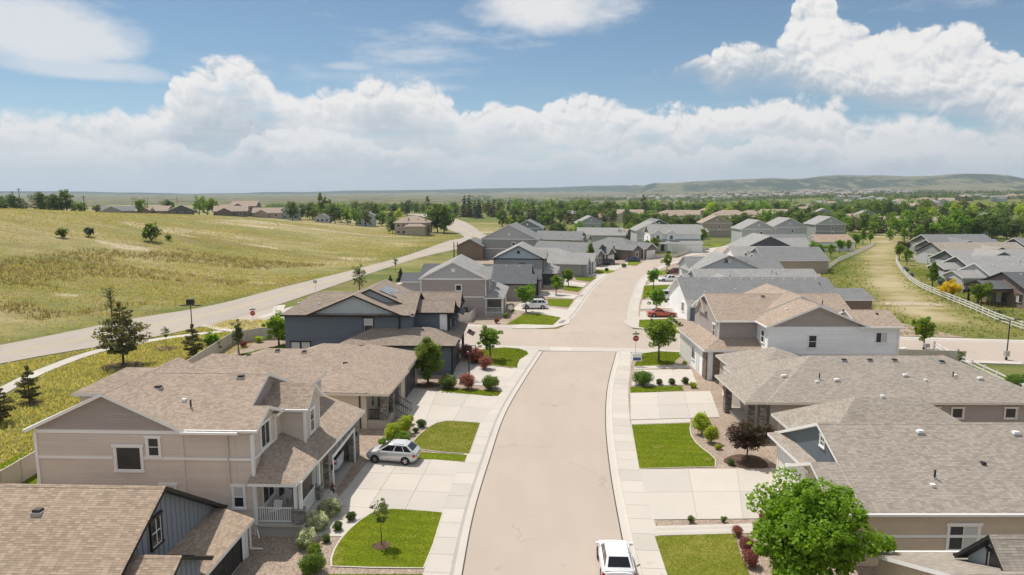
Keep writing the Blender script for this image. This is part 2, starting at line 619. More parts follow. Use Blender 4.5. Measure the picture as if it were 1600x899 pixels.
def concrete(name, c):
    m, nt, bs = new_mat(name)
    p = pos(nt)
    rnd = nt.node('ShaderNodeObjectInfo').outputs['Random']
    a = nt.noise(p, 0.35, 6.0, 0.65)
    b = nt.noise(p, 9.0, 4.0, 0.6)
    st = nt.step(nt.noise(p, 1.4, 5.0, 0.7), 0.58, 0.76, 0.0, 0.2)
    k = nt.m('SUBTRACT', nt.m('ADD', nt.m('ADD', nt.m('MULTIPLY', a, 0.2), nt.m('MULTIPLY', b, 0.1)), nt.m('MULTIPLY_ADD', rnd, 0.13, 0.79)), st)
    nt.l.new(nt.v('SCALE', c, s=k), bs.inputs['Base Color'])
    bs.inputs['Roughness'].default_value = 0.9
    bs.inputs['Specular IOR Level'].default_value = 0.2
    set_bump(nt, bs, b, 0.25, 0.01)
    return m


def asphalt(name, c):
    m, nt, bs = new_mat(name)
    p = pos(nt)
    a = nt.noise(nt.v('MULTIPLY', p, (1.0, 0.25, 1.0)), 0.5, 6.0, 0.6)
    b = nt.noise(p, 30.0, 3.0, 0.7)
    big = nt.noise(p, 0.08, 3.0, 0.5)
    # fine cracks
    w = nt.v('ADD', p, nt.v('SCALE', nt.noise(p, 0.7, 4.0, 0.6, 'Color'), s=2.2))
    cr = nt.voro(w, 0.16, 'DISTANCE_TO_EDGE')
    crk = nt.m('MULTIPLY', nt.step(cr, 0.006, 0.001), nt.step(nt.noise(p, 0.12, 2.0, 0.5), 0.52, 0.6, 0.0, 0.35))
    k = nt.m('ADD', nt.m('ADD', nt.m('MULTIPLY', a, 0.2), nt.m('MULTIPLY', b, 0.2)), nt.m('MULTIPLY_ADD', big, 0.2, 0.7))
    col = nt.mix(crk, nt.v('SCALE', c, s=k), (0.06, 0.055, 0.05))
    stn = nt.step(nt.noise(p, 0.9, 3.0, 0.5), 0.68, 0.76, 0.0, 0.18)
    col = nt.mix(stn, col, (0.12, 0.09, 0.08))
    nt.l.new(col, bs.inputs['Base Color'])
    bs.inputs['Roughness'].default_value = 0.93
    bs.inputs['Specular IOR Level'].default_value = 0.2
    set_bump(nt, bs, b, 0.3, 0.01)
    return m


def leaf_mat(name, c1, c2, c3=None, trans=0.35, rough=0.55):
    m, nt, bs = new_mat(name)
    g = nt.node('ShaderNodeNewGeometry')
    r = g.outputs['Random Per Island']
    oi = nt.node('ShaderNodeObjectInfo').outputs['Random']
    col = nt.mix(r, c1, c2)
    if c3:
        col = nt.mix(nt.step(nt.noise(objc(nt), 1.3, 3.0, 0.5), 0.45, 0.65), col, c3)
    hsv = nt.node('ShaderNodeHueSaturation', {'Hue': nt.m('MULTIPLY_ADD', oi, 0.03, 0.485), 'Saturation': 1.0,
                                              'Value': nt.m('MULTIPLY_ADD', oi, 0.3, 0.86), 'Color': col})
    col = hsv.outputs[0]
    nt.l.new(col, bs.inputs['Base Color'])
    bs.inputs['Roughness'].default_value = rough
    bs.inputs['Specular IOR Level'].default_value = 0.3
    tr = nt.node('ShaderNodeBsdfTranslucent')
    nt.put(tr.inputs[0], nt.v('MULTIPLY', col, (1.5, 1.4, 0.6)))
    mx = nt.node('ShaderNodeMixShader', {0: min(0.6, trans * 1.35)})
    nt.l.new(bs.outputs[0], mx.inputs[1])
    nt.l.new(tr.outputs[0], mx.inputs[2])
    nt.l.new(mx.outputs[0], nt.n['Material Output'].inputs[0])
    return m


def simple(name, c, rough=0.5, metal=0.0, spec=0.5, coat=0.0):
    m, nt, bs = new_mat(name)
    n = nt.noise(objc(nt), 6.0, 3.0, 0.6)
    nt.l.new(nt.v('SCALE', c, s=nt.m('MULTIPLY_ADD', n, 0.14, 0.93)), bs.inputs['Base Color'])
    bs.inputs['Roughness'].default_value = rough
    bs.inputs['Metallic'].default_value = metal
    bs.inputs['Specular IOR Level'].default_value = spec
    bs.inputs['Coat Weight'].default_value = coat
    bs.inputs['Coat Roughness'].default_value = 0.05
    return m


M = {}
M['asphalt'] = asphalt('asphalt', (0.41, 0.345, 0.29))
M['asphalt2'] = asphalt('asphalt_arterial', (0.36, 0.315, 0.27))
M['concrete'] = concrete('concrete', (0.475, 0.435, 0.385))
M['concrete_dark'] = concrete('concrete_joint', (0.27, 0.25, 0.22))
M['seam'] = paint('tar_seam', (0.075, 0.066, 0.058), 0.9, 0.2, 5.0)
M['lawn'] = ground_mix('lawn_grass', [(0.09, 0.135, 0.005), (0.125, 0.17, 0.007), (0.16, 0.195, 0.010), (0.25, 0.23, 0.03)], 0.35, 6.0, 0.9, 0.06, mow=1.45)
M['lawn_dry'] = ground_mix('lawn_grass_dry', [(0.11, 0.14, 0.012), (0.155, 0.175, 0.02), (0.22, 0.215, 0.04), (0.29, 0.245, 0.075)], 0.5, 6.0, 0.9, 0.06)
M['gravel'] = ground_mix('gravel_rock', [(0.27, 0.21, 0.165), (0.37, 0.29, 0.23), (0.46, 0.37, 0.30)], 0.3, 2.5, 0.9, 0.05, speck=16.0)
M['mulch'] = ground_mix('bark_mulch', [(0.07, 0.045, 0.03), (0.11, 0.07, 0.05), (0.16, 0.11, 0.08)], 1.0, 9.0, 0.9, 0.05)
M['roof_tan'] = shingles('shingles_tan', (0.24, 0.188, 0.147), (0.455, 0.36, 0.285), (0.13, 0.105, 0.085))
M['roof_brown'] = shingles('shingles_brown', (0.185, 0.15, 0.12), (0.36, 0.295, 0.24), (0.11, 0.09, 0.075))
M['roof_orange'] = shingles('shingles_sand', (0.235, 0.178, 0.13), (0.475, 0.365, 0.275), (0.125, 0.10, 0.075))
M['roof_weathered'] = shingles('shingles_weathered', (0.22, 0.19, 0.16), (0.41, 0.36, 0.305), (0.13, 0.11, 0.095))
M['roof_grey'] = shingles('shingles_grey', (0.23, 0.225, 0.215), (0.36, 0.35, 0.335), (0.13, 0.13, 0.125))
M['roof_mid'] = shingles('shingles_midgrey', (0.155, 0.155, 0.155), (0.25, 0.25, 0.25), (0.09, 0.09, 0.09))
M['roof_charcoal'] = shingles('shingles_charcoal', (0.085, 0.088, 0.095), (0.15, 0.155, 0.165), (0.05, 0.05, 0.055))
M['white'] = paint('white_trim', (0.80, 0.79, 0.77), 0.5, 0.04)
M['cream'] = paint('cream_trim', (0.70, 0.655, 0.56), 0.5, 0.04)
M['black'] = paint('black_trim', (0.022, 0.021, 0.021), 0.5, 0.1)
M['brown_trim'] = paint('brown_trim', (0.06, 0.045, 0.038), 0.5, 0.1)
M['grey_trim'] = paint('grey_trim', (0.30, 0.30, 0.30), 0.5, 0.05)
M['taupe'] = siding('taupe_siding', (0.63, 0.54, 0.465))
M['taupe_dark'] = siding('dark_taupe_siding', (0.37, 0.325, 0.29))
M['taupe_grey'] = siding('greige_siding', (0.36, 0.315, 0.29))
M['blue_dark'] = siding('dark_blue_siding', (0.125, 0.15, 0.178))
M['blue_grey'] = paint('blue_grey_boards', (0.21, 0.24, 0.275), 0.6, 0.06)
M['blue_dormer'] = paint('slate_dormer_boards', (0.115, 0.14, 0.165), 0.6, 0.06)
M['blue_pale'] = paint('pale_blue_boards', (0.40, 0.45, 0.48), 0.6, 0.05)
M['white_siding'] = siding('white_siding', (0.84, 0.84, 0.83))
M['beige'] = siding('beige_siding', (0.56, 0.465, 0.35))
M['beige_pale'] = siding('pale_beige_siding', (0.58, 0.51, 0.41))
M['grey_siding'] = siding('grey_siding', (0.30, 0.30, 0.29))
M['grey_pale'] = siding('pale_grey_siding', (0.44, 0.45, 0.45))
M['grey_dark'] = siding('dark_grey_siding', (0.12, 0.12, 0.125))
M['brown_siding'] = siding('brown_siding', (0.20, 0.155, 0.125))
M['tan_siding'] = siding('tan_siding', (0.42, 0.35, 0.27))
M['stone'] = stone('stone_veneer', (0.13, 0.115, 0.105), (0.37, 0.325, 0.29))
M['stone_brown'] = stone('brown_stone_veneer', (0.14, 0.105, 0.085), (0.30, 0.23, 0.18))
M['foundation'] = concrete('foundation_concrete', (0.42, 0.385, 0.34))
M['vinyl'] = paint('tan_vinyl', (0.58, 0.53, 0.455), 0.5, 0.04)
M['vinyl_white'] = paint('white_vinyl', (0.74, 0.72, 0.69), 0.5, 0.05)
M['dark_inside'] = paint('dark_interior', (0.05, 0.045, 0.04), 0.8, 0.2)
M['door_dark'] = paint('dark_door', (0.06, 0.062, 0.065), 0.45, 0.05)
M['door_white'] = paint('white_door', (0.74, 0.72, 0.68), 0.45, 0.04)
M['blind'] = paint('window_blind', (0.52, 0.52, 0.49), 0.6, 0.05)
M['metal'] = simple('galvanised_metal', (0.55, 0.55, 0.56), 0.35, 0.9)
M['metal_dark'] = simple('dark_metal', (0.03, 0.03, 0.032), 0.45, 0.3)
M['lead'] = simple('vent_grey', (0.42, 0.41, 0.40), 0.5, 0.3)
M['vent_black'] = simple('vent_black', (0.028, 0.026, 0.026), 0.6)
M['vent_white'] = simple('vent_white', (0.75, 0.74, 0.72), 0.5)
M['rubber'] = simple('rubber', (0.018, 0.018, 0.019), 0.8, spec=0.3)
M['rim'] = simple('alloy_rim', (0.55, 0.55, 0.56), 0.3, 0.9)
M['plastic_black'] = simple('black_plastic', (0.02, 0.02, 0.021), 0.55)
M['red_light'] = simple('red_lens', (0.42, 0.012, 0.012), 0.2)
M['clear_light'] = simple('clear_lens', (0.75, 0.75, 0.76), 0.12)
M['solar'] = simple('solar_cells', (0.018, 0.03, 0.07), 0.12, 0.3, coat=1.0)
M['wood'] = paint('weathered_wood', (0.20, 0.15, 0.11), 0.8, 0.15, 4.0)
M['pole_wood'] = paint('pole_wood', (0.075, 0.06, 0.05), 0.8, 0.15, 4.0)
M['red_sign'] = simple('red_sign', (0.42, 0.012, 0.018), 0.4)
M['green_sign'] = simple('green_sign', (0.02, 0.13, 0.06), 0.4)
M['blue_sign'] = simple('blue_sign', (0.03, 0.07, 0.24), 0.4)
M['yellow_line'] = paint('yellow_road_paint', (0.55, 0.42, 0.14), 0.8, 0.15, 3.0)
M['bark'] = paint('bark', (0.10, 0.078, 0.06), 0.9, 0.3, 9.0, 0.1)
M['bark_pale'] = paint('pale_bark', (0.22, 0.19, 0.155), 0.9, 0.25, 9.0, 0.1)


def glass_mat():
    m, nt, bs = new_mat('window_glass')
    n = nt.noise(pos(nt), 0.8, 3.0, 0.5)
    nt.l.new(nt.mix(n, (0.012, 0.014, 0.016), (0.05, 0.055, 0.06)), bs.inputs['Base Color'])
    bs.inputs['Roughness'].default_value = 0.05
    bs.inputs['Specular IOR Level'].default_value = 0.35
    return m


M['glass'] = glass_mat()
M['car_glass'] = simple('car_glass', (0.012, 0.013, 0.015), 0.05, spec=0.6)


def car_paint(name, c, metal=0.0, rough=0.35):
    return simple(name, c, rough, metal, 0.5, 1.0)


M['car_white'] = car_paint('white_car_paint', (0.80, 0.80, 0.80))
M['car_silver'] = car_paint('silver_car_paint', (0.62, 0.62, 0.61), 0.35)
M['car_dark'] = car_paint('charcoal_car_paint', (0.03, 0.033, 0.04), 0.3)
M['car_blue'] = car_paint('blue_car_paint', (0.03, 0.05, 0.13), 0.3)
M['car_orange'] = car_paint('orange_red_car_paint', (0.50, 0.085, 0.03), 0.1)
M['car_maroon'] = car_paint('maroon_car_paint', (0.14, 0.015, 0.03), 0.2)

LEAF = {
    'bright': leaf_mat('leaf_bright_green', (0.105, 0.19, 0.012), (0.29, 0.44, 0.04), (0.19, 0.30, 0.022), 0.45),
    'maple': leaf_mat('leaf_maple', (0.10, 0.20, 0.02), (0.26, 0.38, 0.05), None, 0.42),
    'green': leaf_mat('leaf_mid_green', (0.075, 0.14, 0.022), (0.20, 0.28, 0.05), None, 0.38),
    'deep': leaf_mat('leaf_deep_green', (0.055, 0.10, 0.022), (0.14, 0.20, 0.045), None, 0.32),
    'olive': leaf_mat('leaf_olive', (0.103, 0.145, 0.038), (0.214, 0.256, 0.077), None, 0.3),
    'pine': leaf_mat('pine_needles', (0.11, 0.105, 0.042), (0.24, 0.215, 0.09), None, 0.25, 0.6),
    'juniper': leaf_mat('dark_needles', (0.04, 0.055, 0.026), (0.095, 0.115, 0.048), None, 0.15, 0.6),
    'bluespruce': leaf_mat('blue_needles', (0.085, 0.129, 0.120), (0.171, 0.223, 0.205), None, 0.12, 0.6),
    'plum': leaf_mat('leaf_plum', (0.041, 0.021, 0.018), (0.118, 0.071, 0.041), (0.071, 0.065, 0.024), 0.25),
    'red': leaf_mat('leaf_barberry', (0.171, 0.051, 0.051), (0.411, 0.155, 0.129), None, 0.3),
    'yellow': leaf_mat('leaf_golden', (0.60, 0.46, 0.008), (0.75, 0.66, 0.03), None, 0.4),
    'lime': leaf_mat('leaf_lime', (0.240, 0.342, 0.026), (0.496, 0.564, 0.060), None, 0.38),
    'flower': leaf_mat('leaf_spirea_blossom', (0.380, 0.420, 0.220), (0.750, 0.750, 0.620), (0.140, 0.200, 0.050), 0.3),
    'dryweed': leaf_mat('dry_grass', (0.38, 0.32, 0.14), (0.60, 0.52, 0.28), None, 0.35, 0.8),
    'weed': leaf_mat('field_grass', (0.23, 0.225, 0.065), (0.41, 0.38, 0.14), (0.44, 0.375, 0.175), 0.35, 0.8),
    'grass': leaf_mat('grass_blade', (0.10, 0.15, 0.005), (0.20, 0.245, 0.012), None, 0.35, 0.7),
    'brownweed': leaf_mat('brown_weeds', (0.19, 0.155, 0.075), (0.36, 0.29, 0.16), None, 0.3, 0.85),
    'orange': leaf_mat('leaf_orange', (0.427, 0.205, 0.085), (0.650, 0.342, 0.155), None, 0.3),
}

# ------------------------------------------------------------------ terrain
def sstep(t):
    t = np.clip(t, 0.0, 1.0)
    return t * t * (3 - 2 * t)


ART_L = [tuple(at(u, v)[:2]) for u, v in [(0, 540), (200, 500), (330, 478), (440, 450), (560, 420), (640, 398), (700, 377), (725, 371)]]
ART_L = [(-110.0, 5.0), (-90.0, 45.0)] + ART_L + [(-30, 352), (-44, 420), (-60, 520), (-100, 640)]
ART_R = [tuple(at(u, v)[:2]) for u, v in [(0, 569), (200, 535), (330, 507), (440, 475), (560, 434), (660, 402), (735, 385), (772, 373)]]
ART_R = [(-101.0, 0.0), (-80.0, 40.0)] + ART_R + [(-15, 340), (-25, 420), (-42, 515), (-82, 640)]
_al = spline(ART_L, 8)
_ay = np.array([p[1] for p in _al]); _ax = np.array([p[0] for p in _al])
TRACK = [tuple(at(u, v)[:2]) for u, v in [(1470, 500), (1440, 484), (1412, 468), (1386, 443), (1374, 412), (1378, 385), (1390, 366), (1400, 352)]]


def vnoise(x, y, s, seed):
    """cheap smooth value noise on arrays"""
    X = x / s + seed * 17.3; Y = y / s - seed * 9.1
    xi = np.floor(X); yi = np.floor(Y)
    fx = X - xi; fy = Y - yi
    fx = fx * fx * (3 - 2 * fx); fy = fy * fy * (3 - 2 * fy)

    def h(a, b):
        q = np.sin(a * 127.1 + b * 311.7 + seed * 74.7) * 43758.5453
        return q - np.floor(q)
    return (h(xi, yi) * (1 - fx) + h(xi + 1, yi) * fx) * (1 - fy) + (h(xi, yi + 1) * (1 - fx) + h(xi + 1, yi + 1) * fx) * fy


def ground_z(x, y):
    x = np.asarray(x, dtype=float); y = np.asarray(y, dtype=float)
    xl = np.interp(y, _ay, _ax)
    s = (xl - x) * 0.93
    A = np.interp(y, [-100, 60, 130, 200, 280, 350, 450, 560, 800], [16, 16, 16.3, 15.6, 12.2, 8.8, 5.5, 3.0, 0.0])
    hill = A * sstep((s - 4.0) / 125.0) * (1 - 0.45 * sstep((s - 150) / 250.0))
    hill = hill + sstep((s - 8) / 40.0) * ((vnoise(x, y, 38, 1) - 0.5) * 1.2 + (vnoise(x, y, 13, 2) - 0.5) * 0.35) * (1 - sstep((y - 420) / 200.0))
    r = np.hypot(x, y)
    drop = -9.0 * sstep((y - 430) / 900.0)
    rise = 16.0 * sstep((x - 260) / 420.0) * sstep((y - 600) / 500.0)
    return hill + drop + rise


HILL_U = [-2500, 0, 300, 450, 560, 700, 860, 985, 1050, 1150, 1240, 1300, 1400, 1500, 1560, 1600, 1750, 4000]
HILL_V = [298, 299, 303, 301, 299, 297, 293, 290, 286, 281, 277, 275, 278, 273, 274, 280, 277, 283]


def hill_z(x, y):
    x = np.asarray(x, dtype=float); y = np.asarray(y, dtype=float)
    r = np.hypot(x, y)
    az = np.arctan2(x, y)
    u = 800 + FPX * np.tan(np.clip(az, -1.2, 1.2)) * 0.99
    v = np.interp(u, HILL_U, HILL_V)
    ang = np.arctan((449.5 - v) / FPX) - PITCH
    near = sstep((u - 950) / 70.0)
    rt = 7700 - 2200 * near
    # elevation seen from the camera at azimuth az, scaled for the wider slant towards the frame's edge
    zt = CAM_H + rt * np.cos(np.clip(az, -1.2, 1.2)) * np.tan(ang) + 3.0
    z0 = ground_z(x / r * 1400, y / r * 1400)
    t = np.clip((r - 1400) / (rt - 1400), 0, 1.2)
    s = 0.30 * np.clip(t, 0, 1) ** 1.3 + 0.70 * sstep((t - 0.78) / 0.22)
    rough = (vnoise(x, y, 420, 3) - 0.5) * 46 + (vnoise(x, y, 160, 4) - 0.5) * 24
    rg = rough * sstep((t - 0.6) / 0.3) * (0.35 + 0.65 * near)
    return z0 + (zt - z0) * s + rg * np.where(t > 0.97, 0.7, 1.0) - sstep((t - 1.0) / 0.2) * 40


def seg_dist(x, y, pts):
    d = np.full(x.shape, 1e9)
    for a, b in zip(pts, pts[1:]):
        ax, ay = a; bx, by = b
        dx, dy = bx - ax, by - ay
        t = np.clip(((x - ax) * dx + (y - ay) * dy) / (dx * dx + dy * dy), 0, 1)
        d = np.minimum(d, np.hypot(x - ax - t * dx, y - ay - t * dy))
    return d


def grid_axis(a, b, step, lo, hi, g=1.14):
    ax = list(np.arange(a, b + 0.01, step))
    s = step
    while ax[-1] < hi:
        s = min(s * g, 60); ax.append(ax[-1] + s)
    s = step
    while ax[0] > lo:
        s = min(s * g, 60); ax.insert(0, ax[0] - s)
    return np.array(ax)


def native_ground():
    m, nt, bs = new_mat('native_grassland')
    p = pos(nt)
    st = nt.v('MULTIPLY', p, (0.45, 1.0, 1.0))
    big = nt.noise(st, 0.035, 5.0, 0.6)
    mid = nt.noise(st, 0.22, 5.0, 0.65)
    fine = nt.noise(p, 2.2, 5.0, 0.7)
    f = nt.m('ADD', nt.m('ADD', nt.m('MULTIPLY', big, 0.45), nt.m('MULTIPLY', mid, 0.3)), nt.m('MULTIPLY', fine, 0.25))
    att = nt.node('ShaderNodeVertexColor', layer_name='cover').outputs[0]
    sep = nt.node('ShaderNodeSeparateColor', {0: att})
    green, dry, far = sep.outputs
    f = nt.m('SUBTRACT', nt.m('ADD', f, nt.m('MULTIPLY', dry, 0.115)), nt.m('MULTIPLY', green, 0.13))
    col = nt.ramp(f, [(0.36, (0.115, 0.14, 0.04)), (0.44, (0.195, 0.195, 0.068)), (0.50, (0.265, 0.235, 0.10)), (0.56, (0.335, 0.28, 0.145)), (0.64, (0.43, 0.36, 0.225))])
    brown = nt.m('MULTIPLY', nt.step(nt.noise(nt.v('MULTIPLY', p, (0.25, 1.0, 1.0)), 0.045, 4.0, 0.65), 0.53, 0.62), 0.6)
    col = nt.mix(brown, col, (0.21, 0.165, 0.08))
    bare = nt.m('MULTIPLY', nt.step(nt.noise(nt.v('MULTIPLY', p, (0.5, 1.6, 1)), 0.028, 4.0, 0.6), 0.60, 0.64), nt.step(far, 0.6, 0.0))
    bare = nt.m('MULTIPLY', bare, nt.step(green, 0.5, 0.1))
    col = nt.mix(nt.m('MULTIPLY', bare, nt.step(fine, 0.3, 0.6)), col, (0.50, 0.42, 0.32))
    nt.l.new(col, bs.inputs['Base Color'])
    bs.inputs['Roughness'].default_value = 0.97
    bs.inputs['Specular IOR Level'].default_value = 0.05
    set_bump(nt, bs, nt.m('ADD', fine, nt.noise(p, 0.7, 4.0, 0.6)), 1.0, 0.25)
    return m


M['native'] = native_ground()


def build_ground():
    xs = grid_axis(-230, 120, 3.2, -1500, 1500)
    ys = grid_axis(5, 480, 3.2, -600, 1500)
    X, Y = np.meshgrid(xs, ys)
    Z = ground_z(X, Y) - 0.02
    nx, ny = len(xs), len(ys)
    V = np.stack([X.ravel(), Y.ravel(), Z.ravel()], 1)
    i = np.arange((ny - 1) * nx).reshape(ny - 1, nx)[:, :-1].ravel()
    F = np.stack([i, i + 1, i + nx + 1, i + nx], 1)
    me = mesh_from_arrays('ground', V, F, M['native'], smooth=True)
    xl = np.interp(Y, _ay, _ax)
    s = xl - X
    green = np.clip(1 - np.abs(s - 1.5) / 9, 0, 1) * 0.6
    green = np.maximum(green, ((s < -6) & (X < 0) & (Y > 20) & (Y < 330)) * (0.35 + 0.5 * vnoise(X, Y, 9, 21)))
    green = np.maximum(green, sstep((Y - 380) / 120) * 0.9 * (X > -60))
    green = np.maximum(green, sstep((Y - 235) / 40) * 0.95 * (X > -5))
    dt = seg_dist(X, Y, TRACK)
    rightside = (X > 40) & (Y > 70)
    dry = np.where(rightside, np.clip(1.15 - dt / 5.0 + (vnoise(X, Y, 5, 41) - .5) * 1.3, -0.4, 1.0), 0.0)
    green = np.where(rightside & (dt < 40), np.clip((dt - 3) / 7, 0, 1) * (0.45 + 0.6 * vnoise(X, Y, 8, 42)), green)
    far = sstep((np.hypot(X, Y) - 420) / 150)
    ca = me.color_attributes.new('cover', 'FLOAT_COLOR', 'POINT')
    c = np.stack([green, np.maximum(dry, 0), far, np.ones_like(far)], -1).reshape(-1, 4)
    ca.data.foreach_set('color', c.astype(np.float32).ravel())
    o = link('ground', me)
    tag(o, 'rolling olive and straw coloured grassland that carries the whole neighbourhood', kind='structure')
    # distant country and mesas
    az = np.radians(np.concatenate([np.arange(-180, -46, 2.0), np.arange(-46, 46, 0.16), np.arange(46, 180.1, 2.0)]))
    rr = np.concatenate([np.geomspace(1380, 4000, 16), np.arange(4150, 5900, 100), np.arange(6000, 8600, 110), np.arange(8700, 10400, 400), [12000]])
    A, RR = np.meshgrid(az, rr)
    X, Y = RR * np.sin(A), RR * np.cos(A)
    Z = hill_z(X, Y) - 0.6
    nx, ny = len(az), len(rr)
    V = np.stack([X.ravel(), Y.ravel(), Z.ravel()], 1)
    i = np.arange((ny - 1) * nx).reshape(ny - 1, nx)[:, :-1].ravel()
    F = np.stack([i, i + nx, i + nx + 1, i + 1], 1)
    m, nt, bs = new_mat('distant_country')
    p = pos(nt)
    n1 = nt.noise(p, 0.0022, 6.0, 0.65)
    n2 = nt.noise(nt.v('MULTIPLY', p, (1.0, 0.5, 1.0)), 0.011, 7.0, 0.75)
    slope = nt.node('ShaderNodeSeparateXYZ', {0: nt.node('ShaderNodeNewGeometry').outputs['Normal']}).outputs[2]
    dist = nt.v('LENGTH', p)
    trees = nt.m('ADD', nt.m('ADD', nt.step(dist, 6500.0, 7200.0, 0.0, 0.25), nt.m('ADD', nt.m('MULTIPLY', n2, 0.7), nt.m('MULTIPLY', n1, 0.3))), nt.step(slope, 0.9985, 0.985, 0.0, 0.07))
    col = nt.ramp(n1, [(0.35, (0.12, 0.13, 0.055)), (0.5, (0.18, 0.165, 0.085)), (0.65, (0.25, 0.21, 0.125))])
    col = nt.mix(nt.step(trees, 0.50, 0.58), col, (0.04, 0.06, 0.03))
    nt.l.new(col, bs.inputs['Base Color'])
    bs.inputs['Roughness'].default_value = 1.0
    bs.inputs['Specular IOR Level'].default_value = 0.0
    set_bump(nt, bs, n2, 1.0, 12.0)
    o = link('hills', mesh_from_arrays('hills', V, F, m, smooth=True))
    tag(o, 'distant plains rising to low wooded mesas along the horizon', kind='structure')


build_ground()


# ------------------------------------------------------------------ roads, walks and drives
def strip(name, A, B, z, mat, label, n=None, thick=0.0):
    """sheet between two polylines"""
    n = n or max(len(A), len(B))
    a = resample(A, sum(math.dist(p, q) for p, q in zip(A, A[1:])) / n)
    b = resample(B, sum(math.dist(p, q) for p, q in zip(B, B[1:])) / n)
    mb = MB()
    zf = (lambda x, y: z + max(0.0, float(ground_z(x, y)))) if thick == 'drape' else (lambda x, y: z)
    for i in range(min(len(a), len(b)) - 1):
        q = [a[i], b[i], b[i + 1], a[i + 1]]
        mb.poly([(p[0], p[1], zf(*p)) for p in q])
    o = mb.build(name, mat)
    tag(o, label, kind='structure')
    return o


def slab_mesh(quad, z0, z1, gap=0.012, c=None):
    q = [Vector((p[0], p[1])) for p in quad]
    cen = sum(q, Vector((0, 0))) / len(q)
    q = [p + (cen - p).normalized() * gap * 1.4 for p in q]
    mb = MB((cen.x, cen.y, 0))
    mb.prism([(p.x, p.y) for p in q], z0, z1)
    return mb, cen


def slab_row(name, A, B, step, z0, z1, label, mat='concrete', limit=280):
    """walk cast in slabs: a darker joint bed with every slab its own piece"""
    L = sum(math.dist(p, q) for p, q in zip(A, A[1:]))
    n = max(1, round(L / step))
    a, b = resample(A, L / n), resample(B, sum(math.dist(p, q) for p, q in zip(B, B[1:])) / n)
    mb = MB()
    for i in range(n):
        mb.poly([(*a[i], z1 - 0.02), (*b[i], z1 - 0.02), (*b[i + 1], z1 - 0.02), (*a[i + 1], z1 - 0.02)])
    o = mb.build(name, M['concrete_dark'])
    tag(o, label, kind='structure')
    for i in range(n):
        m, c = slab_mesh([a[i], b[i], b[i + 1], a[i + 1]], z0, z1)
        m.build('slab', M[mat], o, loc=(c.x, c.y, 0))
    return o


def slab_grid(name, quad, nu, nv, z0, z1, label, mat='concrete'):
    """quad corners in order; nu slabs along 0-1, nv along 1-2"""
    q = [Vector((p[0], p[1])) for p in quad]

    def P(s, t):
        return q[0].lerp(q[1], s).lerp(q[3].lerp(q[2], s), t)
    mb = MB()
    mb.poly([(p.x, p.y, z1 - 0.02) for p in q])
    if mb.f and (q[1] - q[0]).cross(q[2] - q[1]) < 0:
        mb.f[0] = mb.f[0][::-1]
    o = mb.build(name, M['concrete_dark'])
    tag(o, label, kind='structure')
    for i in range(nu):
        for j in range(nv):
            m, c = slab_mesh([P(i / nu, j / nv), P((i + 1) / nu, j / nv), P((i + 1) / nu, (j + 1) / nv), P(i / nu, (j + 1) / nv)], z0, z1)
            m.build('slab', M[mat], o, loc=(c.x, c.y, 0))
    return o


def patch(name, pxs, z, mat, label, smooth=0, kind='structure', world=False, depth=0.12):
    P = [p if world else tuple(at(p[0], p[1], z)[:2]) for p in pxs]
    if smooth:
        P = spline(P, smooth, True)
    mb = MB()
    mb.prism(P, z - depth, z)
    o = mb.build(name, M[mat])
    tag(o, label, kind=kind)
    o['outline'] = 0
    PATCH[o.name] = P
    return o


PATCH = {}
ZW = 0.12                                             # top of walks, drives
ML = spline([(-3.1, 8), (-2.9, 22), (-2.7, 34.3), (-2.45, 41.7), (-1.75, 50.2), (-0.7, 60.8), (1.1, 71.4), (4.0, 86.4)], 6)
MR = spline([(6.0, 8), (6.2, 22), (6.4, 34.3), (6.75, 41), (7.3, 48.5), (8.1, 56.5), (9.1, 64), (10.6, 72.6), (13.5, 86.2)], 6)
strip('main_street', ML, MR, 0.03, M['asphalt'], 'pale worn asphalt street curving away from the camera to the crossing', 70)
FL = spline([tuple(at(u, v)[:2]) for u, v in [(858, 521), (884, 508), (905, 485), (930, 450), (958, 427), (1000, 408), (1045, 400)]] + [(69, 241), (92, 268), (125, 300)], 6)
FR = spline([tuple(at(u, v)[:2]) for u, v in [(1010, 522), (986, 513), (980, 490), (988, 460), (1004, 432), (1040, 413), (1092, 402)]] + [(76, 236), (98, 260), (130, 290)], 6)
strip('main_street', FL, FR, 0.034, M['asphalt'], 'pale asphalt street beyond the crossing bending right between the grey-roofed houses', 80)
CN = spline([(-47, 104.3), (-40, 99.6), (-29, 95.4), (-16, 91.8), (-7, 90.2), (4, 88.6), (13.5, 87.8), (24, 86.6), (40, 84.2), (62, 81.0), (100, 76)], 4)
CF = spline([(-43, 122), (-40.5, 114.5), (-34, 110), (-26, 107), (-16, 103.7), (-7, 102), (3, 100.9), (12, 100.8), (20, 100.4), (28, 98.2), (42, 95.4), (62, 92.2), (104, 86)], 4)
strip('cross_street', CN, CF, 0.026, M['asphalt'], 'pale asphalt cross street running left to right through the crossing', 60)
al, ar = spline(ART_L, 8), spline(ART_R, 8)
strip('arterial_road', al, ar, 0.05, M['asphalt2'], 'wide pale road with yellow centre lines curving along the grassy hill', 150)
# dark seam where the asphalt meets the gutter
for A_, sd_, lab_ in ((ML, 1, 'left'), (MR, -1, 'right')):
    strip('road_seam', offset(A_, -0.03) if sd_ > 0 else offset(A_, -0.05), offset(A_, 0.05) if sd_ > 0 else offset(A_, 0.03), 0.042, M['seam'], 'dark seam between asphalt and gutter on the %s of the near street' % lab_, 90)
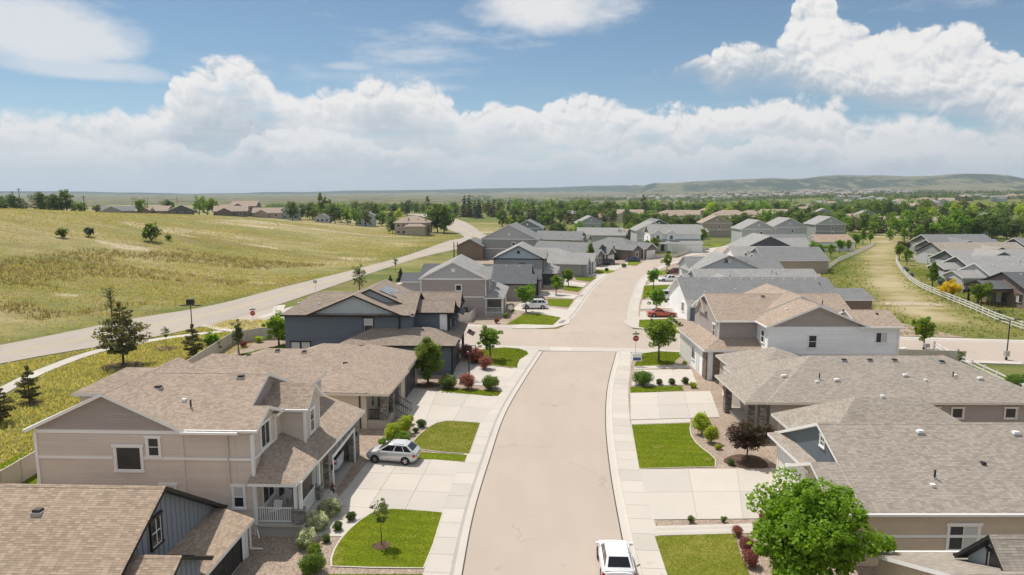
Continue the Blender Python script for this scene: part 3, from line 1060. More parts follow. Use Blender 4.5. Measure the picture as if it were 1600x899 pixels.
# yellow centre line pair
mid = [((p[0] + q[0]) / 2, (p[1] + q[1]) / 2) for p, q in zip(resample(al, 6.0), [resample(ar, sum(math.dist(a, b) for a, b in zip(ar, ar[1:])) / (len(resample(al, 6.0)) - 1))[i] for i in range(len(resample(al, 6.0)))])]
for d in (-0.22, 0.10):
    strip('lane_line', offset(mid, d), offset(mid, d + 0.13), 0.056, M['yellow_line'],
          'yellow centre line of the wide road, the one nearer ' + ('the hill' if d < 0 else 'the houses'), 90)

# gutters and walks along the streets
def kerbed(A, side, w_g, w_s, name, label, step=1.9, z=0.03):
    g0, g1, g2 = A, offset(A, side * w_g), offset(A, side * (w_g + w_s))
    mb = MB()
    a, b, c = g0, g1, offset(A, side * (w_g + 0.16))
    for i in range(len(a) - 1):
        f = [(*a[i], z + 0.006), (*b[i], z + 0.0), (*b[i + 1], z + 0.0), (*a[i + 1], z + 0.006)]
        f2 = [(*b[i], z), (*c[i], ZW + 0.004), (*c[i + 1], ZW + 0.004), (*b[i + 1], z)]
        if side < 0:
            f, f2 = f[::-1], f2[::-1]
        mb.poly(f); mb.poly(f2)
    o = mb.build('kerb', M['concrete'], smooth=False)
    tag(o, label.replace('sidewalk', 'gutter and rolled kerb'), kind='structure')
    if side > 0:
        slab_row(name, c, g2, step, -0.05, ZW, label)
    else:
        slab_row(name, g2, c, step, -0.05, ZW, label)


kerbed(ML, -1, 0.45, 1.65, 'sidewalk', 'pale concrete sidewalk on the left of the near street')
kerbed(MR, 1, 0.45, 1.75, 'sidewalk', 'pale concrete sidewalk on the right of the near street')
kerbed(FL[8:], -1, 0.45, 1.5, 'sidewalk', 'pale concrete sidewalk on the left of the street past the crossing', 3.0, 0.034)
kerbed(FR[8:], 1, 0.45, 1.5, 'sidewalk', 'pale concrete sidewalk on the right of the street past the crossing', 3.0, 0.034)
k = [i for i, p in enumerate(CN) if p[0] < -3.5][-1]
kerbed(CN[:k + 1], 1, 0.4, 1.4, 'sidewalk', 'concrete sidewalk along the near left side of the cross street', 2.6, 0.026)
k2 = [i for i, p in enumerate(CN) if p[0] > 19][0]
kerbed(CN[k2:], 1, 0.4, 1.4, 'sidewalk', 'concrete sidewalk along the near right side of the cross street', 2.6, 0.026)
k3 = [i for i, p in enumerate(CF) if p[0] < 2][-1]
kerbed(CF[:k3 + 1], -1, 0.4, 1.5, 'sidewalk', 'concrete sidewalk along the far left side of the cross street', 2.6, 0.026)
k4 = [i for i, p in enumerate(CF) if p[0] > 24][0]
kerbed(CF[k4:], -1, 0.4, 1.5, 'sidewalk', 'concrete sidewalk along the far right side of the cross street', 2.6, 0.026)
slab_row('cross_pan', [(-4, 88.4), (3.9, 86.6), (13.4, 86.2), (20, 85.8)], [(-4, 90.2), (4, 89.0), (13.5, 88.3), (20, 87.4)], 3.2, -0.05, 0.045,
         'pale concrete drainage pan crossing the street mouth at the junction')
patch('corner_ramp', [(1.8, 83.5), (3.5, 86.4), (3.6, 87.0), (-4.4, 88.2), (-4.4, 86.6), (-1, 85.6), (0.6, 84.4)], 0.11, 'concrete', 'concrete corner ramp on the near left of the crossing', world=True)
patch('corner_ramp', [(13.2, 82), (15.3, 82), (15.8, 84.4), (18, 85.3), (22, 85.4), (22, 86.6), (13.9, 87.0)], 0.11, 'concrete', 'concrete corner ramp on the near right of the crossing', world=True)
patch('corner_ramp', [(0, 101.0), (3.2, 100.9), (6.5, 101.6), (9.0, 105), (9.6, 109), (6.6, 110), (4.4, 106), (0, 103.4)], 0.11, 'concrete', 'concrete corner ramp on the far left of the crossing', world=True)
patch('corner_ramp', [(17.6, 105), (18.2, 101.6), (20, 100.5), (26, 99.0), (26, 101.8), (22.4, 103.4), (20.8, 105), (20.6, 108), (18.0, 108)], 0.11, 'concrete', 'concrete corner ramp on the far right of the crossing', world=True)
PATHL = spline([tuple(at(u, v)[:2]) for u, v in [(-60, 640), (0, 606), (60, 578), (150, 547), (260, 527), (345, 517)]], 5)
slab_row('path', PATHL, offset(PATHL, 1.7), 3.4, -0.05, 0.06, 'narrow winding concrete path between the wide road and the back fences')
PATH2 = spline([tuple(at(u, v)[:2]) for u, v in [(400, 497), (470, 476), (560, 458), (640, 437), (700, 414), (750, 395), (790, 383)]], 5)
slab_row('path', PATH2, offset(PATH2, 1.5), 3.4, -0.05, 0.06, 'concrete path along the wide road behind the far left houses')

# planting ground of the lots: gravel beds with lawns and drives laid on it
wl = offset(ML, -2.05)
patch('gravel_bed', [(p[0], p[1]) for p in wl if p[1] > 10] + [(-3.6, 88.4), (-16, 90), (-29, 93.4), (-38.5, 97.5), (-36, 70), (-34.5, 50), (-34, 10)], 0.085, 'gravel',
      'pinkish rock mulch covering the lots of the left houses', world=True)
wr = offset(MR, 2.15)
patch('gravel_bed', [(p[0], p[1]) for p in wr if p[1] > 10] + [(17, 84.6), (46.5, 80.8), (56, 60), (58, 10)], 0.085, 'gravel',
      'pinkish rock mulch covering the lots of the right houses', world=True)
wl2 = offset(FL[8:], -1.9)
patch('gravel_bed', [(-28, 109.2), (-16, 105.8), (-7, 104.2), (2, 103)] + [p for p in wl2 if 106 < p[1] < 250] + [(30, 235), (-6, 230), (-18, 170), (-24, 130)], 0.06, 'gravel',
      'pale rock mulch around the far left row of houses', world=True)
wr2 = offset(FR[8:], 1.9)
patch('gravel_bed', [(64, 94.6), (42, 97.6), (26, 100.6), (22, 104)] + [p for p in wr2 if 104.5 < p[1] < 236] + [(92, 228), (86, 190), (73, 160), (62, 130), (60, 110)], 0.06, 'gravel',
      'pale rock mulch around the far right row of houses', world=True)

patch('lawn', [(592, 797), (615, 795), (640, 796), (691, 801), (676, 850), (661, 887), (580, 886), (519, 884), (519, 872), (524, 858), (533, 843), (546, 828), (562, 814), (577, 804)], 0.125, 'lawn', 'green lawn with a young tree beside the open garage driveway')
patch('lawn', [(512, 897), (660, 897), (655, 960), (500, 960)], 0.125, 'lawn', 'strip of lawn at the bottom edge of the picture on the left')
patch('lawn', [(644, 692), (656, 679), (668, 669), (682, 661), (700, 657), (750, 661), (733, 709), (690, 706), (650, 701)], 0.125, 'lawn_dry', 'yellowing lawn patch between the first two left driveways')
patch('lawn', [(651, 706), (730, 711), (726, 722), (653, 716)], 0.127, 'lawn', 'thin grass strip beside the silver hatchback driveway')
patch('lawn', [(690, 606), (785, 611), (778, 619), (690, 614)], 0.125, 'lawn', 'grass strip in front of the round shrubs on the left')
patch('lawn', [(735, 550), (760, 545), (790, 543), (812, 545), (823, 549), (826, 553), (820, 557), (812, 562), (809, 569), (808, 575), (780, 572), (735, 566)], 0.125, 'lawn', 'rounded corner lawn in front of the dark blue house')
patch('lawn', [(987, 664), (1079, 661), (1077, 670), (1079, 680), (1086, 691), (1097, 701), (1109, 710), (1117, 718), (1117, 729), (999, 732)], 0.125, 'lawn', 'green lawn with a curved side on the right of the street')
patch('lawn', [(1023, 838), (1148, 834), (1155, 860), (1172, 899), (1175, 930), (1055, 935)], 0.125, 'lawn_dry', 'lawn at the bottom right beside the bright green tree')
patch('lawn', [(985, 605), (1065, 603), (1068, 610), (985, 614)], 0.125, 'lawn', 'narrow grass strip in front of the row of clipped shrubs')
patch('lawn', [(999, 553), (1030, 549), (1072, 551), (1058, 562), (1052, 570), (990, 573)], 0.125, 'lawn', 'corner lawn with a maple on the right of the crossing')
patch('lawn', [(0, 725), (40, 705), (58, 730), (58, 790), (0, 800)], 0.115, 'lawn', 'back lawn behind the taupe house at the left edge')
patch('lawn', [(365, 556), (445, 538), (452, 552), (400, 566)], 0.115, 'lawn', 'small back lawn beside the dark blue house')
patch('lawn', [(1405, 563), (1470, 570), (1475, 577), (1405, 572)], 0.115, 'lawn', 'thin back lawn behind the white sided house')
for pts_, lab in (([(792, 506), (818, 491), (850, 490), (876, 497), (864, 508)], 'lawn with a maple on the far left corner of the crossing'),
                  ([(855, 467), (896, 468), (888, 480), (857, 477)], 'second lawn up the left row past the crossing'),
                  ([(878, 445), (911, 449), (903, 456), (880, 453)], 'third lawn up the left row past the crossing'),
                  ([(898, 431), (932, 434), (922, 440), (900, 437)], 'fourth lawn up the left row past the crossing'),
                  ([(930, 420), (962, 423), (950, 428), (930, 426)], 'fifth lawn up the left row past the crossing'),
                  ([(982, 408), (1003, 409), (994, 415), (980, 414)], 'small lawn beside the far blue parked car'),
                  ([(999, 500), (1040, 498), (1073, 519), (1060, 520), (998, 511)], 'lawn in front of the orange car on the right'),
                  ([(1006, 447), (1060, 445), (1060, 452), (1028, 456), (1004, 468)], 'lawn between the white sedan and the white van'),
                  ([(1028, 424), (1060, 418), (1062, 424), (1035, 430)], 'lawn beyond the white sedan on the right row'),
                  ([(1008, 392), (1045, 392), (1072, 396), (1060, 402), (1012, 401)], 'fenced lawn before the far white two-storey house'),
                  ([(1090, 383), (1130, 381), (1125, 386), (1090, 388)], 'far lawn at the top of the street bend')):
    patch('lawn', pts_, 0.125 if pts_[0][1] > 400 else 0.12, 'lawn', lab)


def drive(pxs, nu, nv, label, z=ZW + 0.006, mat='concrete'):
    return slab_grid('driveway', [tuple(at(u, v, z)[:2]) for u, v in pxs], nu, nv, -0.05, z, label, mat)


drive([(722, 719), (690, 800), (520, 790), (578, 716)], 3, 3, 'wide concrete driveway in front of the open garage with the silver hatchback')
drive([(783, 621), (751, 660), (622, 655), (636, 606)], 2, 3, 'concrete driveway of the hip-roofed house on the left')
drive([(806, 577), (789, 606), (690, 597), (720, 565)], 2, 3, 'concrete driveway with the basketball hoop beside the dark blue house')
drive([(999, 733), (1018, 812), (1232, 810), (1228, 732)], 2, 3, 'wide concrete driveway on the right below the curved lawn')
drive([(985, 614), (985, 656), (1125, 652), (1110, 611)], 2, 3, 'concrete driveway beside the clipped shrubs on the right')
drive([(990, 578), (987, 603), (1090, 601), (1080, 577)], 2, 3, 'concrete driveway by the real estate sign')
drive([(1020, 822), (1023, 837), (1180, 833), (1175, 818)], 4, 1, 'concrete front walk to the house at the bottom right')
drive([(986, 657), (986, 663), (1080, 660), (1078, 654)], 3, 1, 'concrete walk along the top of the right lawn')
drive([(990, 572), (990, 577), (1078, 575), (1078, 571)], 3, 1, 'concrete step kerb below the right corner lawn')
drive([(893, 485), (876, 496), (800, 484), (812, 474)], 2, 2, 'driveway with the white crossover in the far left row')
drive([(905, 461), (897, 467), (840, 463), (848, 455)], 2, 2, 'second driveway in the far left row')
drive([(918, 443), (911, 449), (868, 445), (872, 437)], 2, 2, 'third driveway in the far left row')
drive([(942, 428), (933, 434), (885, 430), (890, 423)], 2, 2, 'fourth driveway in the far left row')
drive([(975, 416), (962, 423), (920, 420), (935, 410)], 2, 2, 'driveway with the dark sport utility car in the far left row')
drive([(1000, 487), (999, 500), (1078, 498), (1076, 486)], 2, 2, 'driveway with the orange car on the right row')
drive([(1004, 469), (1000, 483), (1076, 481), (1074, 468)], 2, 2, 'driveway with the white van on the right row')
drive([(1022, 433), (1012, 446), (1066, 444), (1066, 432)], 2, 2, 'driveway with the white sedan on the right row')
drive([(1085, 390), (1065, 402), (1110, 396), (1125, 386)], 2, 2, 'pale far driveway where the street bends right')
patch('front_walk', [(433, 838), (540, 838), (560, 812), (592, 797), (560, 790), (520, 793)], 0.118, 'concrete', 'concrete front walk leading to the porch of the taupe house')
patch('front_walk', [(640, 656), (700, 656), (672, 668), (650, 672)], 0.118, 'concrete', 'concrete walk beside the stone columned porch')
patch('front_walk', [(1130, 600), (1150, 600), (1152, 618), (1128, 618)], 0.118, 'concrete', 'short walk to the stone columned porch on the right')


# pale concrete edging round the near lawns
for o in [o for o in COL.objects if o.name.startswith('lawn')]:
    P = PATCH[o.name]
    if not 36 < sum(p[1] for p in P) / len(P) < 90 or len(P) < 6:
        continue
    n = len(P)
    ar_ = sum(P[i - 1][0] * P[i][1] - P[i][0] * P[i - 1][1] for i in range(n))
    sg = 1 if ar_ > 0 else -1
    out = []
    for i in range(n):
        a, b, c = Vector(P[i - 1]), Vector(P[i]), Vector(P[(i + 1) % n])
        t1, t2 = (b - a).normalized(), (c - b).normalized()
        nn = Vector((t1.y + t2.y, -t1.x - t2.x)).normalized() * sg
        out.append(b + nn * .1)
    mb = MB()
    for i in range(n):
        j = (i + 1) % n
        q = [(*P[i], .131), (*out[i], .131), (*out[j], .131), (*P[j], .131)]
        mb.poly(q if sg > 0 else q[::-1])
    mb.build('edging', M['concrete'], o)

# blades of grass on the lawns
def inside(P, x, y):
    c = np.zeros(x.shape, bool)
    n = len(P)
    for i in range(n):
        x0, y0 = P[i - 1]; x1, y1 = P[i]
        hit = ((y0 > y) != (y1 > y))
        c ^= hit & (x < (x1 - x0) * (y - y0) / ((y1 - y0) if y1 != y0 else 1e-9) + x0)
    return c


def blades(xy, z, h, w, rng, lean=0.5):
    n = len(xy)
    a = rng.uniform(0, 2 * np.pi, n)
    hh = h * rng.uniform(0.5, 1.25, n)
    base = np.stack([xy[:, 0], xy[:, 1], z], 1)
    side = np.stack([np.cos(a), np.sin(a), np.zeros(n)], 1) * (w / 2)
    tip = base + np.stack([rng.normal(0, lean, n) * hh, rng.normal(0, lean, n) * hh, hh], 1)
    V = np.stack([base - side, base + side, tip], 1).reshape(-1, 3)
    return V, np.arange(3 * n).reshape(n, 3)


rng = np.random.default_rng(5)
for o in [o for o in COL.objects if o.name.startswith('lawn')]:
    P = PATCH[o.name]
    xs_, ys_ = [p[0] for p in P], [p[1] for p in P]
    cy = sum(ys_) / len(ys_)
    if cy > 175:
        continue
    area = abs(sum(P[i - 1][0] * P[i][1] - P[i][0] * P[i - 1][1] for i in range(len(P)))) / 2
    dens = 420 if cy < 62 else (200 if cy < 95 else 80)
    n = int(dens * (max(xs_) - min(xs_)) * (max(ys_) - min(ys_)))
    xy = np.stack([rng.uniform(min(xs_) - .03, max(xs_) + .03, n), rng.uniform(min(ys_) - .03, max(ys_) + .03, n)], 1)
    xy = xy[inside(P, xy[:, 0], xy[:, 1])]
    V, F = blades(xy, np.full(len(xy), 0.12), 0.055 if cy < 62 else 0.08, 0.03 if cy < 62 else 0.06, rng)
    g = link('grass_blades', mesh_from_arrays('grass_blades', V, F, LEAF['grass']), o)
    g['kind'] = 'stuff'

# tufts over the native grassland
def tufts():
    n = 150000
    u = rng.uniform(0, 1, n)
    x = rng.uniform(-210, -22, n); y = rng.uniform(55, 330, n)
    xl = np.interp(y, _ay, _ax)
    keep = (x < xl - 1.0)
    d = np.hypot(x, y)
    az = np.degrees(np.arctan2(x, y))
    keep &= (az > -40) & (rng.uniform(0, 1, n) < np.clip(170 / d, 0, 1) ** 2)
    # thicker in drifts
    dr = vnoise(x * 0.5, y, 14, 6) * 0.6 + vnoise(x * 0.5, y, 5, 7) * 0.4
    keep &= rng.uniform(0, 1, n) < np.clip((dr - 0.3) * 3, 0.1, 1)
    xy = np.stack([x, y], 1)[keep]
    # common strip between the path and the fences, and the greenbelt
    m = 26000
    x2 = rng.uniform(-66, -34, m); y2 = rng.uniform(45, 108, m)
    xr = np.interp(y2, [p[1] for p in ART_R], [p[0] for p in ART_R])
    k2_ = (x2 > xr + 0.8) & (seg_dist(x2, y2, [(p[0] + .8, p[1]) for p in PATHL]) > 1.3) & (x2 < -35)
    xy2 = np.stack([x2, y2], 1)[k2_]
    x3 = rng.uniform(50, 110, m); y3 = rng.uniform(95, 210, m)
    a3 = np.degrees(np.arctan2(x3, y3))
    ux = 800 + FPX * x3 / y3 * 0.99
    d3 = seg_dist(x3, y3, TRACK)
    k3_ = (d3 < 18) & (d3 > 2.5) & (rng.uniform(0, 1, m) < np.clip((d3 - 2) / 9, .1, .7))
    xy3 = np.stack([x3, y3], 1)[k3_]
    n4 = 26000
    x4 = rng.uniform(-150, -45, n4); y4 = rng.uniform(85, 190, n4)
    xl4 = np.interp(y4, _ay, _ax)
    s4 = xl4 - x4
    dr4 = vnoise(x4 * .35, y4, 11, 31) * .6 + vnoise(x4 * .5, y4, 4, 32) * .4
    k4 = (s4 > 12) & (s4 < 62) & (dr4 > .57) & (rng.uniform(0, 1, n4) < .6)
    xy4 = np.stack([x4, y4], 1)[k4]
    for nm, pts2, mt, lab in (('brown_weeds', xy4, 'brownweed', 'drifts of tall brown weeds at the foot of the hill'), ('field_grass', xy[::2], 'weed', 'tufts of wild grass over the hillside'), ('dry_weeds', xy[1::2], 'dryweed', 'dry straw coloured weeds over the hillside'),
                              ('common_grass', xy2[::2], 'weed', 'long grass between the path and the back fences'), ('verge_grass', xy2[1::2], 'dryweed', 'greener grass beside the winding path'),
                              ('greenbelt_grass', xy3[::2], 'weed', 'rough grass in the greenbelt on the right'), ('greenbelt_turf', xy3[1::2], 'grass', 'greener turf along the fences of the greenbelt')):
        if len(pts2) == 0:
            continue
        k = 3
        q = np.repeat(pts2, k, 0) + rng.normal(0, 0.16, (len(pts2) * k, 2))
        z = ground_z(q[:, 0], q[:, 1]) - 0.04
        V, F = blades(q, z, (0.75 if nm == 'brown_weeds' else 0.42) if 'field' in nm or 'weeds' in nm else 0.3, 0.16, rng, 0.35)
        o = link(nm, mesh_from_arrays(nm, V, F, LEAF[mt]))
        tag(o, lab, 'grass', kind='stuff')


tufts()

# ------------------------------------------------------------------ houses
class House:
    """coordinates are given in metres on the site; the empty stands at the pivot on the ground"""
    def __init__(self, name, label, pivot, rot=0.0, local=False, trim='white', group='houses of the neighbourhood'):
        self.e = empty(name, (pivot[0], pivot[1], 0.0), R(rot))
        tag(self.e, label, 'house', group)
        self.off = (0, 0, 0) if local else (pivot[0], pivot[1], 0)
        self.roofs = []
        self.trim = M[trim]
        self.near = pivot[1] < 90

    def mb(self):
        return MB(self.off)

    def part(self, name, mb, mat, parent=None, **k):
        return mb.build(name, mat if isinstance(mat, (list, tuple)) else [mat], parent or self.e, **k)

    def box(self, name, x0, x1, y0, y1, z0, z1, mat, parent=None, **k):
        m = self.mb()
        m.box(x0, x1, y0, y1, z0, z1)
        return self.part(name, m, mat, parent, **k)

    # ---- volumes
    def gable(self, x0, x1, y0, y1, z0, ze, ridge, pitch, wall, roof, gmat=None, oh=0.4, rk=0.35, t=0.2, mid=None, wallup=True, trim=None, hip0=0.0, hip1=0.0, cap=True):
        """walls with a gable roof; ridge 'x' or 'y'; hip0/hip1 clip that end of the ridge to a hip"""
        trim = trim or self.trim
        S = (lambda a, b, z: (a, b, z)) if ridge == 'x' else (lambda a, b, z: (b, a, z))
        a0, a1, b0, b1 = (x0, x1, y0, y1) if ridge == 'x' else (y0, y1, x0, x1)
        bm = (b0 + b1) / 2 if mid is None else mid
        zr = ze + pitch * (bm - b0)
        p2 = (zr - ze) / (b1 - bm)
        fl = ridge == 'y'

        def P(m, pts, i=0):
            m.poly(pts[::-1] if fl else pts, i)
        if wall is not None:
            m = self.mb()
            P(m, [S(a0, b0, z0), S(a1, b0, z0), S(a1, b0, ze), S(a0, b0, ze)])
            P(m, [S(a1, b1, z0), S(a0, b1, z0), S(a0, b1, ze), S(a1, b1, ze)])
            for a, rv, hp in ((a0, True, hip0), (a1, False, hip1)):
                pts = [S(a, b0, z0), S(a, b1, z0), S(a, b1, ze), S(a, bm, zr), S(a, b0, ze)]
                if hp:
                    pts.pop(3)
                P(m, pts[::-1] if rv else pts)
            self.part('wall', m, wall)
        if gmat is not None:
            for a, sgn, hp in ((a0, -1, hip0), (a1, 1, hip1)):
                if hp:
                    continue
                m = self.mb()
                aa = a + sgn * 0.03
                pts = [S(aa, b0 - 0.02, ze + 0.0), S(aa, b1 + 0.02, ze + 0.0), S(aa, bm, zr)]
                P(m, pts if sgn > 0 else pts[::-1])
                self.part('gable', m, gmat)
        # roof
        m = self.mb()
        e0, e1 = b0 - oh, b1 + oh
        r0, r1 = a0 - rk, a1 + rk
        ze0, ze1 = ze - pitch * oh, ze - p2 * oh
        h0 = hip0 + (rk if hip0 else 0); h1 = hip1 + (rk if hip1 else 0)
        A = [S(r0, e0, ze0 + t), S(r1, e0, ze0 + t), S(r1 - h1, bm, zr + t), S(r0 + h0, bm, zr + t)]
        B = [S(r1, e1, ze1 + t), S(r0, e1, ze1 + t), S(r0 + h0, bm, zr + t), S(r1 - h1, bm, zr + t)]
        dn = lambda q, d=t: (q[0], q[1], q[2] - d)
        P(m, A); P(m, B)
        if hip0:
            P(m, [S(r0, e1, ze1 + t), S(r0, e0, ze0 + t), S(r0 + h0, bm, zr + t)])
        if hip1:
            P(m, [S(r1, e0, ze0 + t), S(r1, e1, ze1 + t), S(r1 - h1, bm, zr + t)])
        edge = [A[0], A[1], A[2], B[0], B[1], B[2]]
        # fascias: eave A, rake 1 A, rake 1 B, eave B, rake 0
        for q0, q1 in ((A[0], A[1]), (B[0], B[1])):
            P(m, [dn(q0), dn(q1), q1, q0], 1)
        if not hip1:
            P(m, [dn(A[1]), dn(A[2]), A[2], A[1]], 1); P(m, [dn(A[2]), dn(B[0]), B[0], A[2]], 1)
        else:
            P(m, [dn(A[1]), dn(B[0]), B[0], A[1]], 1)
        if not hip0:
            P(m, [dn(B[1]), dn(B[2]), B[2], B[1]], 1); P(m, [dn(B[2]), dn(A[0]), A[0], B[2]], 1)
        else:
            P(m, [dn(B[1]), dn(A[0]), A[0], B[1]], 1)
        P(m, [dn(q) for q in A][::-1], 1); P(m, [dn(q) for q in B][::-1], 1)
        ro = self.part('roof', m, [roof, trim])
        if self.near and cap and (a1 - a0) > 2.5:
            m = self.mb()
            cw, up = .15, t + .014
            q0, q1 = S(r0 + h0, bm, zr + up), S(r1 - h1, bm, zr + up)
            P(m, [S(r0 + h0, bm - cw, zr + up - cw * pitch), S(r1 - h1, bm - cw, zr + up - cw * pitch), q1, q0])
            P(m, [S(r1 - h1, bm + cw, zr + up - cw * p2), S(r0 + h0, bm + cw, zr + up - cw * p2), q0, q1])
            self.part('ridge_cap', m, [roof], ro)
        if self.near and oh > .2:
            for q0, q1, sg in ((A[0], A[1], -1), (B[0], B[1], 1)):
                m = self.mb()
                d_ = Vector(S(0, sg * .06, -.07))
                m.bar(Vector(q0) + d_, Vector(q1) + d_, .11, .12)
                self.part('gutter', m, [trim], ro)

        def zf(x, y):
            b = y if ridge == 'x' else x
            a = x if ridge == 'x' else y
            if not (r0 <= a <= r1 and e0 <= b <= e1):
                return -1
            return (ze + pitch * (b - b0) if b < bm else ze + p2 * (b1 - b)) + t
        self.roofs.append(zf)
        return ro

    def hip(self, x0, x1, y0, y1, z0, ze, pitch, wall, roof, oh=0.4, t=0.2, trim=None):
        trim = trim or self.trim
        if wall is not None:
            m = self.mb()
            m.box(x0, x1, y0, y1, z0, ze)
            self.part('wall', m, wall)
        X0, X1, Y0, Y1 = x0 - oh, x1 + oh, y0 - oh, y1 + oh
        zb = ze - pitch * oh + t
        w = min(X1 - X0, Y1 - Y0) / 2
        zr = zb + pitch * w
        m = self.mb()
        c = [(X0, Y0, zb), (X1, Y0, zb), (X1, Y1, zb), (X0, Y1, zb)]
        if X1 - X0 >= Y1 - Y0:
            ym = (Y0 + Y1) / 2
            ra, rb = (X0 + w, ym, zr), (X1 - w - 0.001, ym, zr)
            m.poly([c[0], c[1], rb, ra]); m.poly([c[2], c[3], ra, rb]); m.poly([c[1], c[2], rb]); m.poly([c[3], c[0], ra])
        else:
            xm = (X0 + X1) / 2
            ra, rb = (xm, Y0 + w, zr), (xm, Y1 - w - 0.001, zr)
            m.poly([c[0], c[1], ra]); m.poly([c[1], c[2], rb, ra]); m.poly([c[2], c[3], rb]); m.poly([c[3], c[0], ra, rb])
        for i in range(4):
            p, q = c[i], c[(i + 1) % 4]
            m.poly([(p[0], p[1], zb - t), (q[0], q[1], zb - t), q, p], 1)
        m.poly([(p[0], p[1], zb - t) for p in c][::-1], 1)
        ro = self.part('roof', m, [roof, trim])

        def zf(x, y):
            if not (X0 <= x <= X1 and Y0 <= y <= Y1):
                return -1
            return zb + pitch * min(x - X0, X1 - x, y - Y0, Y1 - y)
        self.roofs.append(zf)
        return ro

    def shed(self, pts, roof, t=0.18, trim=None):
        """free roof plane: corner points counter-clockwise seen from above"""
        trim = trim or self.trim
        m = self.mb()
        m.poly(pts)
        n = len(pts)
        d = [(p[0], p[1], p[2] - t) for p in pts]
        m.poly(d[::-1], 1)
        for i in range(n):
            j = (i + 1) % n
            m.poly([d[i], d[j], pts[j], pts[i]], 1)
        return self.part('roof', m, [roof, trim])

    def z(self, x, y):
        return max([f(x, y) for f in self.roofs] + [0])

    # ---- fittings.  face '-y' looks at the camera, '+x' / '-x' at the street
    def win(self, face, plane, c, zb, w, h, style='dh', trim=None, pane=None, tw=0.1, name='window'):
        trim = trim or self.trim
        m = self.mb()
        d = 0.06
        sgn = -1 if face[0] == '-' else 1

        def bx(mm, a0, a1, z0, z1, d0, d1, mi=0):
            lo, hi = sorted((plane + sgn * d0, plane + sgn * d1))
            if face[1] == 'y':
                mm.box(a0, a1, lo, hi, z0, z1, mi)
            else:
                mm.box(lo, hi, a0, a1, z0, z1, mi)
        a0, a1 = c - w / 2, c + w / 2
        bx(m, a0 - tw, a0, zb, zb + h, -0.02, d); bx(m, a1, a1 + tw, zb, zb + h, -0.02, d)
        bx(m, a0 - tw * 1.5, a1 + tw * 1.5, zb + h, zb + h + tw * 1.3, -0.02, d + 0.03)
        bx(m, a0 - tw * 1.3, a1 + tw * 1.3, zb - tw, zb, -0.02, d + 0.03)
        wo = self.part(name, m, trim)
        m = self.mb()
        f = 0.045
        rails = [(a0, a1, zb, zb + f), (a0, a1, zb + h - f, zb + h), (a0, a0 + f, zb, zb + h), (a1 - f, a1, zb, zb + h)]
        if style == 'dh':
            rails.append((a0, a1, zb + h / 2 - f / 2, zb + h / 2 + f / 2))
        if style in ('slide', 'pair'):
            rails.append((c - f / 2, c + f / 2, zb, zb + h))
        if style == 'grid':
            rails += [(a0, a1, zb + h / 2 - f / 2, zb + h / 2 + f / 2), (c - 0.02, c + 0.02, zb, zb + h)]
        for q in rails:
            bx(m, *q, 0.0, 0.035)
        self.part('sash', m, M['white'] if trim is not M['black'] else M['white'], wo)
        m = self.mb()
        g = 0.012
        if style == 'slide':
            bx(m, a0, c, zb, zb + h, -0.02, g); self.part('pane', m, pane or M['glass'], wo)
            m = self.mb(); bx(m, c, a1, zb, zb + h, -0.02, g); self.part('pane', m, M['blind'], wo)
        elif style == 'dh':
            bx(m, a0, a1, zb, zb + h / 2, -0.02, g); self.part('pane', m, M['glass'], wo)
            m = self.mb(); bx(m, a0, a1, zb + h / 2, zb + h, -0.02, g); self.part('pane', m, pane or M['glass'], wo)
        else:
            bx(m, a0, a1, zb, zb + h, -0.02, g); self.part('pane', m, pane or M['glass'], wo)
        return wo

    def board(self, name, a, b, w, d, mat=None):
        m = self.mb()
        m.bar(a, b, w, d)
        return self.part(name, m, mat or self.trim)

    def corner(self, x, y, z0, z1, w=0.13, mat=None):
        return self.box('corner_board', x - w / 2, x + w / 2, y - w / 2, y + w / 2, z0, z1, mat or self.trim)

    def vent(self, x, y, kind='box', mat=None, z=None):
        z = self.z(x, y) if z is None else z
        m = self.mb()
        if kind == 'box':
            m.box(x - .24, x + .24, y - .2, y + .2, z - .12, z + .05, 0)
            m.hexa([(x - .2, y - .17, z + .03), (x + .2, y - .17, z + .03), (x + .2, y + .17, z + .03), (x - .2, y + .17, z + .03),
                    (x - .17, y - .14, z + .17), (x + .17, y - .14, z + .17), (x + .17, y + .12, z + .17), (x - .17, y + .12, z + .17)], 1)
            return self.part('roof_vent', m, [M['lead'], mat or M['vent_black']])
        if kind == 'pipe':
            m.tube([(x, y, z - .1), (x, y, z + .5)], 0.055, 8, 1)
            m.tube([(x, y, z - .12), (x, y, z + .06)], [0.16, 0.09], 8, 0)
            return self.part('vent_pipe', m, [M['lead'], mat or M['vent_black']])
        m.box(x - .12, x + .12, y - .12, y + .12, z - .1, z + .12)
        return self.part('roof_vent', m, mat or M['vent_white'])

    def garage(self, face, plane, c, w, h, mat='door_white', rows=4, cols=4, z0=0.15):
        """sectional door: every panel a raised piece"""
        sgn = -1 if face[0] == '-' else 1
        m = self.mb()

        def bx(mm, a0, a1, z0_, z1_, d0, d1):
            lo, hi = sorted((plane + sgn * d0, plane + sgn * d1))
            if face[1] == 'y':
                mm.box(a0, a1, lo, hi, z0_, z1_)
            else:
                mm.box(lo, hi, a0, a1, z0_, z1_)
        bx(m, c - w / 2, c + w / 2, z0, z0 + h, -0.03, 0.02)
        g = self.part('garage_door', m, M[mat])
        m = self.mb()
        for s in (-1, 1):
            bx(m, c + s * (w / 2 + .07) - .07, c + s * (w / 2 + .07) + .07, z0, z0 + h, -.03, .06)
        bx(m, c - w / 2 - .2, c + w / 2 + .2, z0 + h, z0 + h + .18, -.03, .07)
        self.part('door_frame', m, self.trim)
        pw, ph = w / cols, h / rows
        m = self.mb()
